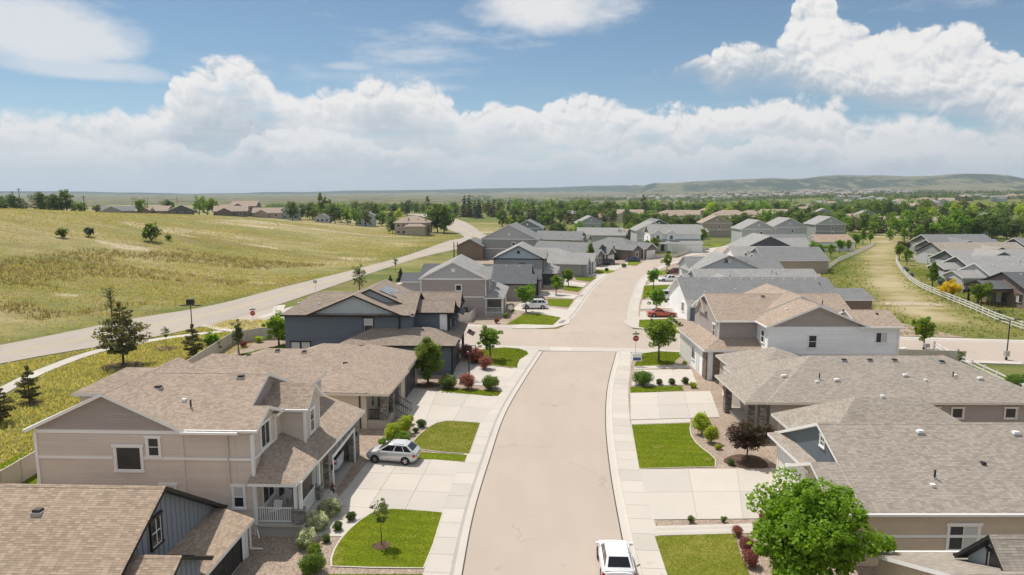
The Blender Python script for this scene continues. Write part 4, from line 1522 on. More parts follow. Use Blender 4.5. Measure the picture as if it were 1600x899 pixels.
        for i in range(cols):
            for j in range(rows):
                bx(m, c - w / 2 + i * pw + .07, c - w / 2 + (i + 1) * pw - .07, z0 + j * ph + .06, z0 + (j + 1) * ph - .06, .02, .038)
        self.part('door_panels', m, M[mat], g)
        return g

    def door(self, face, plane, c, z0=0.5, w=0.95, h=2.05, mat='door_dark'):
        sgn = -1 if face[0] == '-' else 1

        def bx(mm, a0, a1, z0_, z1_, d0, d1):
            lo, hi = sorted((plane + sgn * d0, plane + sgn * d1))
            if face[1] == 'y':
                mm.box(a0, a1, lo, hi, z0_, z1_)
            else:
                mm.box(lo, hi, a0, a1, z0_, z1_)
        m = self.mb()
        bx(m, c - w / 2, c + w / 2, z0, z0 + h, -.03, .03)
        d = self.part('door', m, M[mat])
        m = self.mb()
        for s in (-1, 1):
            bx(m, c + s * (w / 2 + .05) - .05, c + s * (w / 2 + .05) + .05, z0, z0 + h + .1, -.03, .05)
        self.part('door_frame', m, self.trim, d)
        return d

    def battens(self, face, plane, a0, a1, z0f, z1f, step, mat, w=0.05, d=0.03):
        """upright battens over board siding; z0f/z1f give lower and upper ends at a"""
        sgn = -1 if face[0] == '-' else 1
        a = a0 + step
        while a < a1 - 0.02:
            lo, hi = z0f(a), z1f(a)
            if hi - lo > 0.08:
                m = self.mb()
                p, q = sorted((plane, plane + sgn * d))
                if face[1] == 'y':
                    m.box(a - w / 2, a + w / 2, p, q, lo, hi)
                else:
                    m.box(p, q, a - w / 2, a + w / 2, lo, hi)
                self.part('batten', m, mat)
            a += step


def rail(h, a, b, z, hgt, mat, step=0.13, posts=True):
    """porch railing: top and bottom rail and each baluster"""
    a, b = Vector(a), Vector(b)
    m = h.mb()
    m.bar((a.x, a.y, z + hgt), (b.x, b.y, z + hgt), 0.08, 0.06)
    m.bar((a.x, a.y, z + 0.1), (b.x, b.y, z + 0.1), 0.06, 0.06)
    r = h.part('railing', m, mat)
    n = max(2, round((b - a).length / step))
    for i in range(1, n):
        p = a.lerp(b, i / n)
        m = h.mb()
        m.box(p.x - .02, p.x + .02, p.y - .02, p.y + .02, z + 0.1, z + hgt)
        h.part('baluster', m, mat, r)


# ===== near left, bottom edge: sand coloured roof with the blue grey board gable and black trim
h = House('house', 'sand shingle roof with blue grey boarded gable and black trim, bottom left corner', (-14.0, 30.0), -2, trim='black')
T = M['roof_orange']
h.gable(-34, -16.9, 24.4, 36.2, 0, 2.9, 'x', 0.58, M['blue_grey'], T, oh=0.35, rk=0.5, mid=30.6)
zr0 = 4.0 + .47 * 6.3
gy = lambda y: 6.49 - (.58 if y < 30.6 else .642) * abs(y - 30.6)
h.battens('+x', -16.9, 24.2, 35.9, lambda y: 2.85, lambda y: gy(y) - 0.05, 0.42, M['blue_grey'])
h.win('+x', -16.86, 30.3, 3.9, 0.8, 1.35, 'grid', trim=M['black'])
# skirt roof over the garage front and the small gable before it
h.shed([(-14.75, 36.3, 2.25), (-16.92, 36.3, 3.0), (-16.92, 24.4, 3.0), (-14.75, 24.4, 2.25)], T, trim=M['white'])
h.box('wall', -16.9, -15.2, 24.6, 36.0, 0, 2.15, M['white_siding'])
h.gable(-18.5, -14.9, 25.8, 30.4, 0, 3.1, 'x', 0.58, M['blue_grey'], T, oh=0.35, rk=0.45)
h.battens('+x', -14.9, 25.8, 30.4, lambda y: 2.3, lambda y: 3.1 + .58 * (2.3 - abs(y - 28.1)), 0.42, M['blue_grey'])
h.garage('+x', -15.2, 33.2, 4.2, 1.8, 'dark_inside', 4, 4)
h.corner(-15.2, 36.0, 0, 2.1, 0.2, M['white'])
h.vent(-21.7, 29.3, 'box')
m = h.mb(); m.tube([(-14.8, 36.3, 2.1), (-15.0, 36.2, 1.8), (-15.0, 36.2, 0.5), (-14.6, 36.8, 0.15)], 0.05, 6); h.part('downspout', m, M['white'])

# ===== taupe two-storey house with porch and open garage
h = House('house', 'taupe two-storey house with white trim, front porch and open garage', (-15.3, 38.5), -2.0)
T, W = M['roof_tan'], M['taupe']
h.gable(-23.7, -19.35, 38.5, 47.9, 0, 6.62, 'x', 0.43, None, T, oh=0, rk=0)
h.gable(-18.99, -16.3, 38.5, 47.9, 0, 6.62, 'x', 0.43, W, T, gmat=M['taupe_grey'], rk=0.35)
h.box('wall', -28.3, -16.4, 38.53, 47.8, 0, 6.55, W)
h.gable(-28.3, -19.4, 38.48, 46.4, 0.02, 6.62, 'y', 0.47, W, T, gmat=M['taupe_dark'], oh=0.32, rk=0.42)
h.hip(-26.2, -15.32, 42.0, 51.6, 0, 6.6, 0.5, W, T)
h.hip(-31.4, -24.0, 47.0, 51.4, 0, 6.2, 0.5, W, T, oh=0.35)
h.gable(-19.0, -15.25, 38.52, 42.0, 0, 6.63, 'x', 0.43, W, T, oh=0.25, rk=0.4, cap=False)
h.gable(-18.0, -13.75, 43.1, 46.0, 3.4, 6.5, 'x', 0.75, W, T, oh=0.25, rk=0.35)
h.board('band_board', (-28.3, 38.46, 6.45), (-19.3, 38.46, 6.45), 0.05, 0.2)
h.board('band_board', (-28.3, 38.46, 4.85), (-23.7, 38.46, 4.85), 0.05, 0.17)
h.board('band_board', (-21.85, 38.46, 4.85), (-15.3, 38.46, 4.85), 0.05, 0.17)
h.board('band_board', (-15.22, 38.5, 4.85), (-15.22, 42.0, 4.85), 0.05, 0.15)
for x, y in ((-28.3, 38.5), (-15.28, 38.5)):
    h.corner(x, y, 0, 6.4, 0.18)
h.corner(-15.25, 41.95, 3.6, 6.5, 0.14); h.corner(-13.75, 43.1, 3.6, 6.4, 0.14); h.corner(-13.75, 46.0, 3.6, 6.4, 0.14)
h.win('-y', 38.48, -22.75, 4.1, 1.5, 1.42, 'fixed', tw=0.14)
h.win('-y', 38.48, -21.2, 4.98, 0.66, 1.12, 'dh', tw=0.12)
h.win('-y', 38.48, -20.5, 1.8, 0.8, 1.35, 'dh', pane=M['blind'], tw=0.12)
h.win('-y', 38.48, -16.25, 1.85, 0.62, 1.3, 'dh', pane=M['blind'], tw=0.12)
h.win('+x', -15.25, 40.35, 5.0, 1.3, 1.45, 'pair', tw=0.12)
h.win('+x', -13.75, 44.55, 4.45, 0.75, 1.5, 'dh', tw=0.12)
# porch and garage wing under one long roof
h.shed([(-11.95, 51.7, 3.55), (-15.3, 51.7, 4.85), (-15.3, 39.9, 4.85), (-12.6, 38.0, 3.55), (-12.6, 38.0, 3.55)][:4], T)
h.shed([(-15.5, 38.0, 3.55), (-12.6, 38.0, 3.55), (-15.3, 39.9, 4.85)], T)
h.box('porch_floor', -15.3, -12.55, 38.4, 43.4, 0, 0.75, M['foundation'])
h.box('porch_floor', -15.3, -12.35, 38.25, 43.4, 0.75, 0.85, M['concrete'])
m = h.mb()
for i in range(4):
    m.box(-12.5 + i * .3 + .05, -12.2 + i * .3 + .05, 42.0, 43.4, 0, 0.7 - i * .18)
h.part('steps', m, M['concrete'])
for x, y in ((-12.75, 38.65), (-12.75, 42.0)):
    h.box('porch_pier', x - .32, x + .32, y - .32, y + .32, 0.85, 1.75, M['stone'])
    m = h.mb()
    for s in (-.15, .15):
        m.box(x + s - .09, x + s + .09, y - .1, y + .1, 1.75, 3.3)
    h.part('porch_column', m, h.trim)
h.box('porch_beam', -15.3, -12.5, 38.5, 38.8, 3.22, 3.45, h.trim); h.box('porch_beam', -12.9, -12.6, 38.5, 43.5, 3.2, 3.42, h.trim)
rail(h, (-15.2, 38.6, 0), (-13.1, 38.6, 0), 0.85, 0.95, h.trim)
rail(h, (-12.75, 39.0, 0), (-12.75, 41.7, 0), 0.85, 0.95, h.trim)
h.win('+x', -15.25, 40.4, 1.5, 1.7, 1.5, 'pair', tw=0.12)
h.door('+x', -15.25, 42.4, 0.85)
# garage walls around the open door
h.box('wall', -12.75, -12.35, 43.4, 44.3, 0, 3.42, M['stone']); h.box('wall', -12.75, -12.35, 49.6, 51.2, 0, 3.42, M['stone'])
h.box('wall', -12.75, -12.36, 44.3, 49.6, 2.62, 3.42, M['stone'])
h.box('wall', -15.3, -12.75, 43.2, 43.4, 0, 3.4, W); h.box('wall', -18.5, -12.75, 51.0, 51.2, 0, 3.42, W)
h.box('garage_floor', -18.6, -12.4, 43.4, 51.0, 0.0, 0.13, M['foundation'])
m = h.mb()
m.box(-12.4, -12.28, 44.12, 44.3, 0.1, 2.7); m.box(-12.4, -12.28, 49.6, 49.78, 0.1, 2.7); m.box(-12.4, -12.28, 44.1, 49.8, 2.62, 2.84)
h.part('door_frame', m, h.trim)
m = h.mb(); m.box(-14.6, -12.9, 44.4, 49.5, 2.55, 2.6); h.part('raised_garage_door', m, M['door_white'])
for k in range(3):
    h.box('storage_shelf', -18.3, -17.7, 45 + k * 1.3, 46.1 + k * 1.3, 0.6, 0.65 + k * .4, M['wood'])
m = h.mb(); m.box(-12.34, -12.24, 43.85, 43.97, 2.0, 2.3); h.part('wall_lamp', m, M['metal_dark'])
m = h.mb(); m.box(-12.34, -12.24, 50.2, 50.32, 2.0, 2.3); h.part('wall_lamp', m, M['metal_dark'])
m = h.mb(); m.tube([(-16.75, 38.42, 6.7), (-16.75, 38.42, 0.2)], 0.06, 6); h.part('downspout', m, M['taupe'])
m = h.mb(); m.tube([(-15.2, 38.35, 3.4), (-15.2, 38.35, 0.5), (-14.9, 37.9, 0.2)], 0.05, 6); h.part('downspout', m, M['white'])
for x, y, k_ in ((-22.4, 41.5, 'box'), (-26.8, 48.6, 'cap'), (-19.6, 40.0, 'pipe'), (-20.3, 40.6, 'cap'), (-27.6, 47.6, 'pipe'), (-17.6, 42.7, 'box')):
    h.vent(x, y, k_)

# ===== hip-roofed ranch with stone columns
h = House('house', 'brown hip-roofed ranch house with stone porch columns and black stair rail', (-11.5, 57.0), -4.0, trim='cream')
T, W = M['roof_tan'], M['beige_pale']
h.hip(-29, -12.6, 57.0, 67.8, 0, 3.35, 0.42, W, T, trim=M['brown_trim'])
h.hip(-19, -10.9, 56.98, 64.2, 0.9, 3.3, 0.4, None, T, trim=h.trim)
h.hip(-19, -11.2, 64.0, 71.6, 0, 3.32, 0.42, W, T, trim=h.trim)
h.hip(-24, -13, 62.5, 71, 0, 3.3, 0.44, None, T)
h.box('porch_floor', -13.2, -10.9, 57.1, 62.4, 0, 0.8, M['foundation'])
for y in (57.5, 59.7, 61.9):
    h.box('porch_column', -11.45, -10.85, y - .3, y + .3, 0.8, 3.15, M['stone'])
h.box('porch_beam', -11.4, -10.9, 57.2, 62.2, 3.0, 3.25, M['brown_trim'])
rail(h, (-12.5, 57.3, 0), (-11.5, 57.3, 0), 0.8, 0.95, M['black'], 0.12)
rail(h, (-11.15, 57.9, 0), (-11.15, 59.4, 0), 0.8, 0.95, M['black'], 0.12)
m = h.mb()
for i in range(4):
    m.box(-10.9 + i * .3, -10.6 + i * .3, 60.2, 61.6, 0, 0.72 - i * .19)
h.part('steps', m, M['concrete'])
for y in (60.15, 61.65):
    m = h.mb()
    m.bar((-10.9, y, 1.65), (-9.7, y, 0.95), .05, .05); m.bar((-10.9, y, .9), (-9.7, y, .25), .04, .04)
    for i in range(7):
        x = -10.85 + i * .19
        m.box(x - .015, x + .015, y - .015, y + .015, .85 - i * .1, 1.63 - i * .11)
    h.part('stair_rail', m, M['black'])
h.box('corner_board', -13.25, -13.1, 56.95, 57.1, 0, 3.2, M['brown_trim'])
h.win('+x', -12.6, 58.9, 1.5, 0.9, 1.3, 'dh')
h.door('+x', -12.6, 60.9, 0.8)
h.garage('+x', -11.2, 67.9, 5.0, 2.4, 'door_dark', z0=0.12)
for x, y, k_ in ((-25.2, 62.0, 'box'), (-22.4, 62.0, 'box'), (-19.8, 61.9, 'box'), (-15.6, 60.9, 'box'), (-19.0, 58.6, 'box'), (-18.9, 58.1, 'pipe'), (-17.4, 58.9, 'cap')):
    h.vent(x, y, k_)

# ===== dark blue two-storey house with black trim and solar panels
h = House('house', 'dark blue two-storey house with black trim and solar panels on the roof', (-7.4, 77.4), -1.5, trim='black')
T, W = M['roof_brown'], M['blue_dark']
h.gable(-26.4, -11.5, 77.4, 86.0, 0, 6.4, 'x', 0.43, W, T, hip0=2.5, rk=0.35)
h.gable(-23.3, -13.0, 77.36, 83.0, 0.02, 6.4, 'y', 0.42, W, T, gmat=M['blue_pale'], rk=0.4, oh=0.3)
h.gable(-22.4, -11.2, 79.6, 88.0, 0, 6.45, 'y', 0.45, W, T, gmat=M['blue_pale'], rk=0.4, oh=0.3)
h.gable(-14.5, -7.6, 79.4, 83.0, 0, 6.4, 'x', 0.55, W, T, gmat=M['blue_pale'], oh=0.35, rk=0.7)
h.gable(-14.5, -7.2, 83.0, 87.6, 0, 6.4, 'x', 0.6, W, T, gmat=M['blue_pale'], oh=0.35, rk=0.7)
gz = lambda x: 6.4 + .42 * (5.15 - abs(x + 18.15))
h.battens('-y', 77.33, -23.3, -13.0, lambda x: 6.42, lambda x: gz(x) - .02, 0.6, M['blue_pale'])
gz2 = lambda x: 6.45 + .45 * (5.6 - abs(x + 16.8))
h.battens('-y', 79.57, -22.4, -11.2, lambda x: 6.5, lambda x: gz2(x) - .02, 0.6, M['blue_pale'])
h.board('band_board', (-26.4, 77.3, 6.4), (-13.0, 77.3, 6.4), 0.05, 0.2)
h.board('band_board', (-13.0, 79.5, 6.45), (-11.2, 79.5, 6.45), 0.05, 0.2)
h.box('wall', -8.6, -7.57, 79.37, 79.39, 3.5, 6.3, M['white'])
for x, y in ((-13.0, 77.36), (-7.6, 79.4)):
    h.corner(x, y, 3.5, 6.3, 0.2)
h.win('-y', 77.36, -16.6, 4.4, 1.05, 1.6, 'dh', pane=M['blind'])
h.win('-y', 77.36, -25.2, 1.75, 0.95, 1.4, 'fixed', pane=M['blind']); h.win('-y', 77.36, -24.0, 1.75, 0.95, 1.4, 'fixed', pane=M['blind'])
h.win('+x', -13.0, 78.4, 4.6, 0.6, 1.0, 'fixed')
h.win('+x', -7.55, 81.2, 4.3, 1.2, 1.5, 'pair'); h.win('+x', -7.15, 85.2, 4.3, 1.2, 1.5, 'pair')
for y0_, y1_, x_ in ((79.5, 82.9, -7.5), (83.1, 87.5, -7.1)):      # timber gable brackets
    ym = (y0_ + y1_) / 2
    for y in (y0_ + .2, ym, y1_ - .2):
        m = h.mb()
        m.bar((x_, y, 5.6), (x_ + .75, y, 6.5), 0.12, 0.12); m.bar((x_, y, 6.5), (x_ + .8, y, 6.5), 0.12, 0.12); m.bar((x_ + .04, y, 5.5), (x_ + .04, y, 6.5), 0.12, 0.12)
        h.part('bracket', m, M['black'])
    m = h.mb(); m.hexa([(x_, y0_ + .4, 5.75), (x_ + .9, y0_ + .4, 5.3), (x_ + .9, y1_ - .4, 5.3), (x_, y1_ - .4, 5.75), (x_, y0_ + .4, 5.85), (x_ + .9, y0_ + .4, 5.4), (x_ + .9, y1_ - .4, 5.4), (x_, y1_ - .4, 5.85)])
    h.part('window_awning', m, M['black'])
h.hip(-19.0, -6.6, 74.6, 80.6, 0, 3.5, 0.42, W, T)
h.hip(-12.5, -6.4, 77.6, 87.2, 0, 3.5, 0.36, None, T)
h.box('wall', -12.0, -6.62, 76.5, 83.4, 0.02, 3.4, M['white_siding'])
h.corner(-6.6, 74.6, 0, 3.3, 0.2); h.box('porch_column', -6.75, -6.45, 86.5, 86.8, 0, 3.3, M['black'])
h.garage('+x', -6.6, 78.5, 4.8, 2.5, 'door_dark', z0=0.12)
m = h.mb()
for i in range(3):
    m.box(-6.6 + i * .3, -6.3 + i * .3, 84.2, 85.6, 0, .6 - i * .18)
h.part('steps', m, M['concrete'])
rail(h, (-6.5, 83.9, 0), (-5.4, 83.9, 0), 0.3, 0.95, M['black'], 0.15)
for i in range(3):                                                    # solar modules on the street-side slope
    for j in range(5):
        if (i, j) in ((0, 4), (2, 0)):
            continue
        xs_ = [-15.9 + i * 1.65, -14.3 + i * 1.65]
        ya, yb = 80.4 + j * 1.03, 81.38 + j * 1.03
        zz = [gz2(x) + .27 for x in xs_]
        m = h.mb()
        m.hexa([(xs_[0], ya, zz[0]), (xs_[1], ya, zz[1]), (xs_[1], yb, zz[1]), (xs_[0], yb, zz[0]),
                (xs_[0], ya, zz[0] + .04), (xs_[1], ya, zz[1] + .04), (xs_[1], yb, zz[1] + .04), (xs_[0], yb, zz[0] + .04)])
        h.part('solar_panel', m, M['solar'])
for x, y, k_ in ((-25.3, 79.3, 'cap'), (-22.8, 79.2, 'cap'), (-11.4, 77.0, 'box'), (-10.3, 77.0, 'box')):
    h.vent(x, y, k_)

# ===== near right, bottom corner: only its dark boarded gable shows
h = House('house', 'dark trimmed gable of a house in the bottom right corner', (20.5, 24.0), 0, trim='black')
T = M['roof_weathered']
h.gable(17.8, 42, 19.6, 31.0, 0, 2.95, 'x', 0.4, M['beige'], T, trim=M['white'])
h.gable(20.5, 25.5, 25.3, 28.7, 3.2, 4.3, 'x', 1.0, M['blue_pale'], T, oh=0.25, rk=0.45, trim=M['black'])
h.win('-x', 20.5, 27.0, 4.5, 0.9, 0.75, 'fixed')
h.garage('-x', 17.8, 24.5, 5.0, 2.2, 'door_dark')

# ===== beige ranch with the weathered brown roof and the slate dormer
h = House('house', 'beige ranch house with weathered brown roof and slate coloured triangular dormer', (19.6, 41.0), 0, trim='white')
T, W = M['roof_weathered'], M['beige']
h.gable(19.3, 41, 35.1, 46.9, 0, 3.35, 'x', 0.455, W, T, gmat=M['blue_dormer'], oh=0.42, rk=0.3)
h.hip(20.7, 33.0, 43.4, 51.2, 0, 3.35, 0.62, W, T, oh=0.4)
h.hip(19.0, 26.0, 41.1, 46.86, 0, 3.3, 0.44, M['beige_pale'], T, oh=0.55)
h.gable(18.5, 22.0, 35.12, 41.0, 0, 3.34, 'x', 0.452, M['beige_pale'], T, oh=0.42, rk=1.1, cap=False)
h.win('-x', 19.27, 40.6, 4.85, 0.5, 0.6, 'grid')
h.garage('-x', 19.0, 44.0, 4.9, 2.4, 'door_white', z0=0.12)
h.garage('-x', 18.5, 38.2, 2.6, 2.4, 'door_white', z0=0.12)
h.board('band_board', (19.7, 35.06, 1.85), (41, 35.06, 1.85), 0.05, 0.15)
h.win('-y', 35.08, 24.65, 1.05, 1.55, 1.4, 'slide', tw=0.14)
h.win('-y', 35.08, 33.0, 1.05, 1.55, 1.4, 'slide', tw=0.14)
m = h.mb(); m.tube([(19.6, 44.6, 3.2), (19.3, 44.5, 0.2)], 0.05, 6); h.part('downspout', m, M['white'])
for x, y, k_, mt in ((25.0, 40.2, 'box', 'vent_white'), (30.8, 40.1, 'box', 'vent_white'), (27.4, 37.9, 'cap', 'vent_black'), (24.0, 36.9, 'pipe', 'vent_black'),
                     (23.6, 36.4, 'cap', 'vent_white'), (29.2, 45.0, 'cap', 'vent_white'), (26.5, 47.3, 'cap', 'vent_white'), (36, 38, 'box', 'vent_white')):
    h.vent(x, y, k_, M[mt])

# ===== long hip-roofed ranch on the right
h = House('house', 'long taupe ranch house with pale brown hip roof and stone porch column', (20.0, 55.0), 0, trim='cream')
T, W = M['roof_weathered'], M['taupe_dark']
h.hip(21.4, 44.5, 54.6, 65.6, 0, 3.35, 0.42, W, T, oh=0.45)
h.hip(19.6, 30, 54.7, 62.4, 0.9, 3.3, 0.38, None, T, oh=0.42)
h.hip(22.0, 30, 61.4, 70.4, 0, 3.32, 0.42, W, T, oh=0.4)
h.box('wall', 22.4, 25.6, 54.62, 55, 0, 3.3, M['beige_pale'])
h.box('porch_column', 19.8, 20.4, 55.3, 55.9, 0, 3.15, M['stone']); h.box('porch_column', 20.6, 21.2, 54.75, 55.3, 0, 3.15, M['stone'])
h.box('porch_column', 19.8, 20.4, 61.3, 61.9, 0, 3.15, M['stone'])
h.box('porch_floor', 20.2, 22, 55.2, 62, 0, 0.45, M['foundation'])
h.door('-x', 21.4, 58.4, 0.45); h.win('-x', 21.4, 60.6, 1.2, 1.3, 1.3, 'pair')
h.garage('-x', 22.0, 66.4, 5.0, 2.4, 'door_white', z0=0.12)
h.win('-y', 54.58, 34.4, 2.35, 1.9, 0.42, 'fixed'); h.win('-y', 54.58, 36.9, 1.9, 0.9, 0.85, 'fixed'); h.win('-y', 54.58, 41.3, 1.9, 0.9, 0.85, 'fixed')
for x in (24.0, 25.4):                                                # meter boxes on the side wall
    h.box('meter_box', x - .28, x + .28, 54.42, 54.6, 0.9, 1.7, M['taupe_grey'])
for x, y, k_, mt in ((29.6, 59.4, 'box', 'vent_black'), (31.9, 59.4, 'box', 'vent_black'), (34.1, 59.4, 'box', 'vent_black'), (38.2, 59.2, 'box', 'vent_black'), (23.6, 57.6, 'box', 'vent_white'),
                     (26.4, 57.0, 'pipe', 'vent_black'), (26.0, 56.6, 'cap', 'vent_white'), (27.8, 56.8, 'box', 'vent_white'), (34.0, 57.4, 'box', 'vent_white'), (38.0, 57.2, 'pipe', 'vent_black'),
                     (38.3, 57.4, 'cap', 'vent_white'), (35.4, 56.8, 'cap', 'vent_white'), (40.2, 57.0, 'box', 'vent_white')):
    h.vent(x, y, k_, M[mt])

# ===== white sided two-storey on the right
h = House('house', 'white sided two-storey house with brown gable and pale brown roof on the right corner', (21.0, 73.0), 0, trim='white')
T, W = M['roof_tan'], M['white_siding']
h.gable(22.9, 38, 74.4, 84.2, 0, 6.35, 'x', 0.43, M['taupe_grey'], T, oh=0.4, rk=0.35)
h.gable(27.2, 37.4, 71.0, 80.0, 0, 6.35, 'y', 0.42, W, T, gmat=M['taupe_dark'], oh=0.35, rk=0.45)
h.gable(36.9, 41.0, 71.03, 76.6, 0, 6.35, 'x', 0.4, W, T, oh=0.4, rk=0.35)
h.gable(27.0, 38.0, 76, 86, 0, 6.4, 'y', 0.42, W, T, gmat=M['taupe_dark'], oh=0.3, rk=0.3)
h.hip(21.2, 29, 72.6, 84.5, 0, 3.45, 0.42, M['white_siding'], T, oh=0.4)
h.gable(22.7, 25.2, 79.2, 82.2, 6.2, 6.7, 'x', 0.8, M['taupe_dark'], T, oh=0.2, rk=0.25)
h.corner(22.95, 74.4, 3.5, 6.3); h.corner(27.2, 71.0, 0, 6.3); h.corner(41.0, 71.0, 0, 6.3, 0.16)
h.box('wall', 21.9, 23.0, 72.56, 72.75, 0, 3.3, M['stone_brown']); h.box('wall', 21.15, 21.3, 72.56, 74, 0, 3.3, M['stone_brown'])
h.board('band_board', (27.2, 70.96, 3.4), (41, 70.96, 3.4), 0.04, 0.12)
h.win('-y', 71.0, 31.9, 4.05, 0.85, 1.35, 'dh'); h.win('-y', 71.03, 39.2, 4.6, 1.2, 1.1, 'slide')
h.win('-y', 71.02, 38.6, 1.7, 0.9, 0.4, 'fixed')
h.win('-x', 27.2, 72.6, 4.3, 0.8, 1.3, 'dh'); h.win('-x', 22.9, 76.0, 4.3, 0.9, 1.3, 'dh')
h.door('-x', 21.2, 76.0, 0.3, mat='door_white'); h.win('-x', 21.2, 78, 1.1, 1.2, 1.4, 'pair'); h.garage('-x', 21.2, 81.6, 4.6, 2.4, 'door_white', z0=0.12)
for x, y, k_, mt in ((29.2, 78.6, 'box', 'vent_black'), (30.0, 73.6, 'cap', 'vent_white'), (35.0, 76.0, 'pipe', 'vent_black'), (36.6, 74.2, 'cap', 'vent_black'), (39.6, 73.0, 'cap', 'vent_black')):
    h.vent(x, y, k_, M[mt])


# ===== houses past the crossing: built in their own frame, +x faces their street, -y the near side
def row_vents(h, x0, x1, y, n, mat='vent_white', kind='cap'):
    for i in range(n):
        h.vent(x0 + (x1 - x0) * i / max(1, n - 1), y, kind, M[mat])


def two_storey(label, loc, rot, wall, gmat, roof, trim='white', w=10.6, d=13.5, porch=True, side=-1, detail=True, name='house', front='gable', sc=1.0):
    """gable end towards -y (w wide along x), storey and a half porch on the +x front"""
    h = House(name, label, loc, rot, True, trim)
    x0, x1 = -w, 0.0
    W, G, T = M[wall], M[gmat], M[roof]
    h.gable(x0, x1, 0, d, 0, 6.3, 'y', 0.5, W, T, gmat=G, oh=0.4, rk=0.45)
    h.board('band_board', (x0, -.04, 6.25), (x1, -.04, 6.25), 0.05, 0.22)
    h.board('band_board', (x0, -.04, 3.3), (x1, -.04, 3.3), 0.05, 0.18)
    h.corner(x0, 0, 0, 6.2); h.corner(x1, 0, 0, 6.2)
    h.win('-y', 0, -w * .42, 4.35, 0.9, 0.9, 'fixed'); h.win('-y', 0, -w * .42, 1.9, 0.85, 1.45, 'dh', pane=M['blind'])
    h.box('attic_vent', -w / 2 - .3, -w / 2 + .3, -.1, 0, 7.4, 8.0, h.trim)
    if porch:
        h.shed([(3.4, d + .3, 3.2), (0, d + .3, 4.5), (0, 1.2, 4.5), (3.0, -.4, 3.2)], T); h.shed([(-.3, -.4, 3.2), (3.0, -.4, 3.2), (0, 1.2, 4.5)], T)
        h.box('porch_floor', 0, 2.9, 0, 5, 0, 0.6, M['foundation'])
        for y in (.25, 2.4, 4.7):
            h.box('porch_column', 2.55, 2.8, y - .12, y + .12, 0.6, 3.1, h.trim)
        rail(h, (0.1, .2, 0), (2.5, .2, 0), 0.6, 0.9, h.trim, 0.2); rail(h, (2.68, .4, 0), (2.68, 2.2, 0), 0.6, 0.9, h.trim, 0.2)
        h.box('wall', 0, 2.9, 5.2, d, 0, 3.1, W)
        h.garage('+x', 2.9, 9.2, 4.8, 2.3, 'door_white', z0=0.1)
        h.door('+x', 0, 4.2, .6); h.win('+x', 0, 2, 1.5, 1.4, 1.4, 'pair')
        for yc in (2.4, 7.0):
            h.gable(-4, .5, yc - 1.5, yc + 1.5, 3.6, 6.35, 'x', 0.7, W, T, oh=0.25, rk=0.3)
            h.win('+x', .5, yc, 4.4, 1.0, 1.4, 'pair')
    else:
        h.garage('+x', 0, d - 4, 4.8, 2.3, 'door_white', z0=0.1); h.door('+x', 0, 2.6, .3); h.win('+x', 0, 3.2, 4.2, 1.4, 1.4, 'pair'); h.win('+x', 0, 9, 4.2, 1.4, 1.4, 'pair')
    for i in range(3):
        h.vent(-w * .3 - i * 0.5, 3 + i * 3.2, 'cap', M['vent_white'])
    return h


def ranch(label, loc, rot, wall, gmat, roof, trim='white', w=18, d=12, front=2, ridge='x', vents=8, wing=True, name='house', pitch=0.42):
    """one-storey, ridge running back from the street (x), gables or hips in front"""
    h = House(name, label, loc, rot, True, trim)
    W, G, T = M[wall], M[gmat], M[roof]
    if ridge == 'x':
        h.gable(-w, 0, 0, d, 0, 3.25, 'x', pitch, W, T, gmat=G, oh=0.4, rk=0.4)
    else:
        h.hip(-w, 0, 0, d, 0, 3.25, pitch, W, T, oh=0.4)
    if wing:
        h.gable(-5.5, 1.8, d * .5, d - .3, 0, 3.2, 'x', 0.48, W, T, gmat=G, oh=0.3, rk=0.4)
        h.garage('+x', 1.8, d * .75 - .1, 4.7, 2.3, 'door_white', z0=0.1)
        if front > 1:
            h.gable(-4.5, 1.1, .2, d * .42, 0, 3.22, 'x', 0.5, W, T, gmat=G, oh=0.3, rk=0.35)
            h.win('+x', 1.1, d * .21, 1.0, 1.5, 1.4, 'pair')
            h.box('porch_column', 1.3, 1.55, d * .46, d * .48, 0, 3.1, h.trim)
        h.door('+x', 0.02, d * .46, .2)
    else:
        h.garage('+x', 0, d * .7, 4.7, 2.3, 'door_white', z0=0.1); h.door('+x', 0, d * .3, .2)
    h.win('-y', 0, -w * .3, 1.1, 1.1, 1.3, 'dh'); h.win('-y', 0, -w * .7, 1.1, 1.1, 1.3, 'dh')
    zy = d / 2 - .9
    row_vents(h, -w * .85, -w * .1, zy, vents)
    h.vent(-w * .45, d * .25, 'pipe')
    return h


h = two_storey('greige two-storey house with pale grey gable just past the crossing on the left', (-4.3, 111.2), -1.5, 'taupe_grey', 'grey_pale', 'roof_grey', w=10.7, d=13)
h.gable(-15.5, -9, 9, 14.5, 0, 4.6, 'x', 0.4, M['grey_pale'], M['roof_charcoal'], oh=.35, rk=.35)
h.box('utility_box', -3.6, -3.0, -.5, -.05, 0.2, 1.6, M['metal_dark'])
h.win('-y', 0, -10.1, 3.5, .1, .1, 'fixed') if False else None

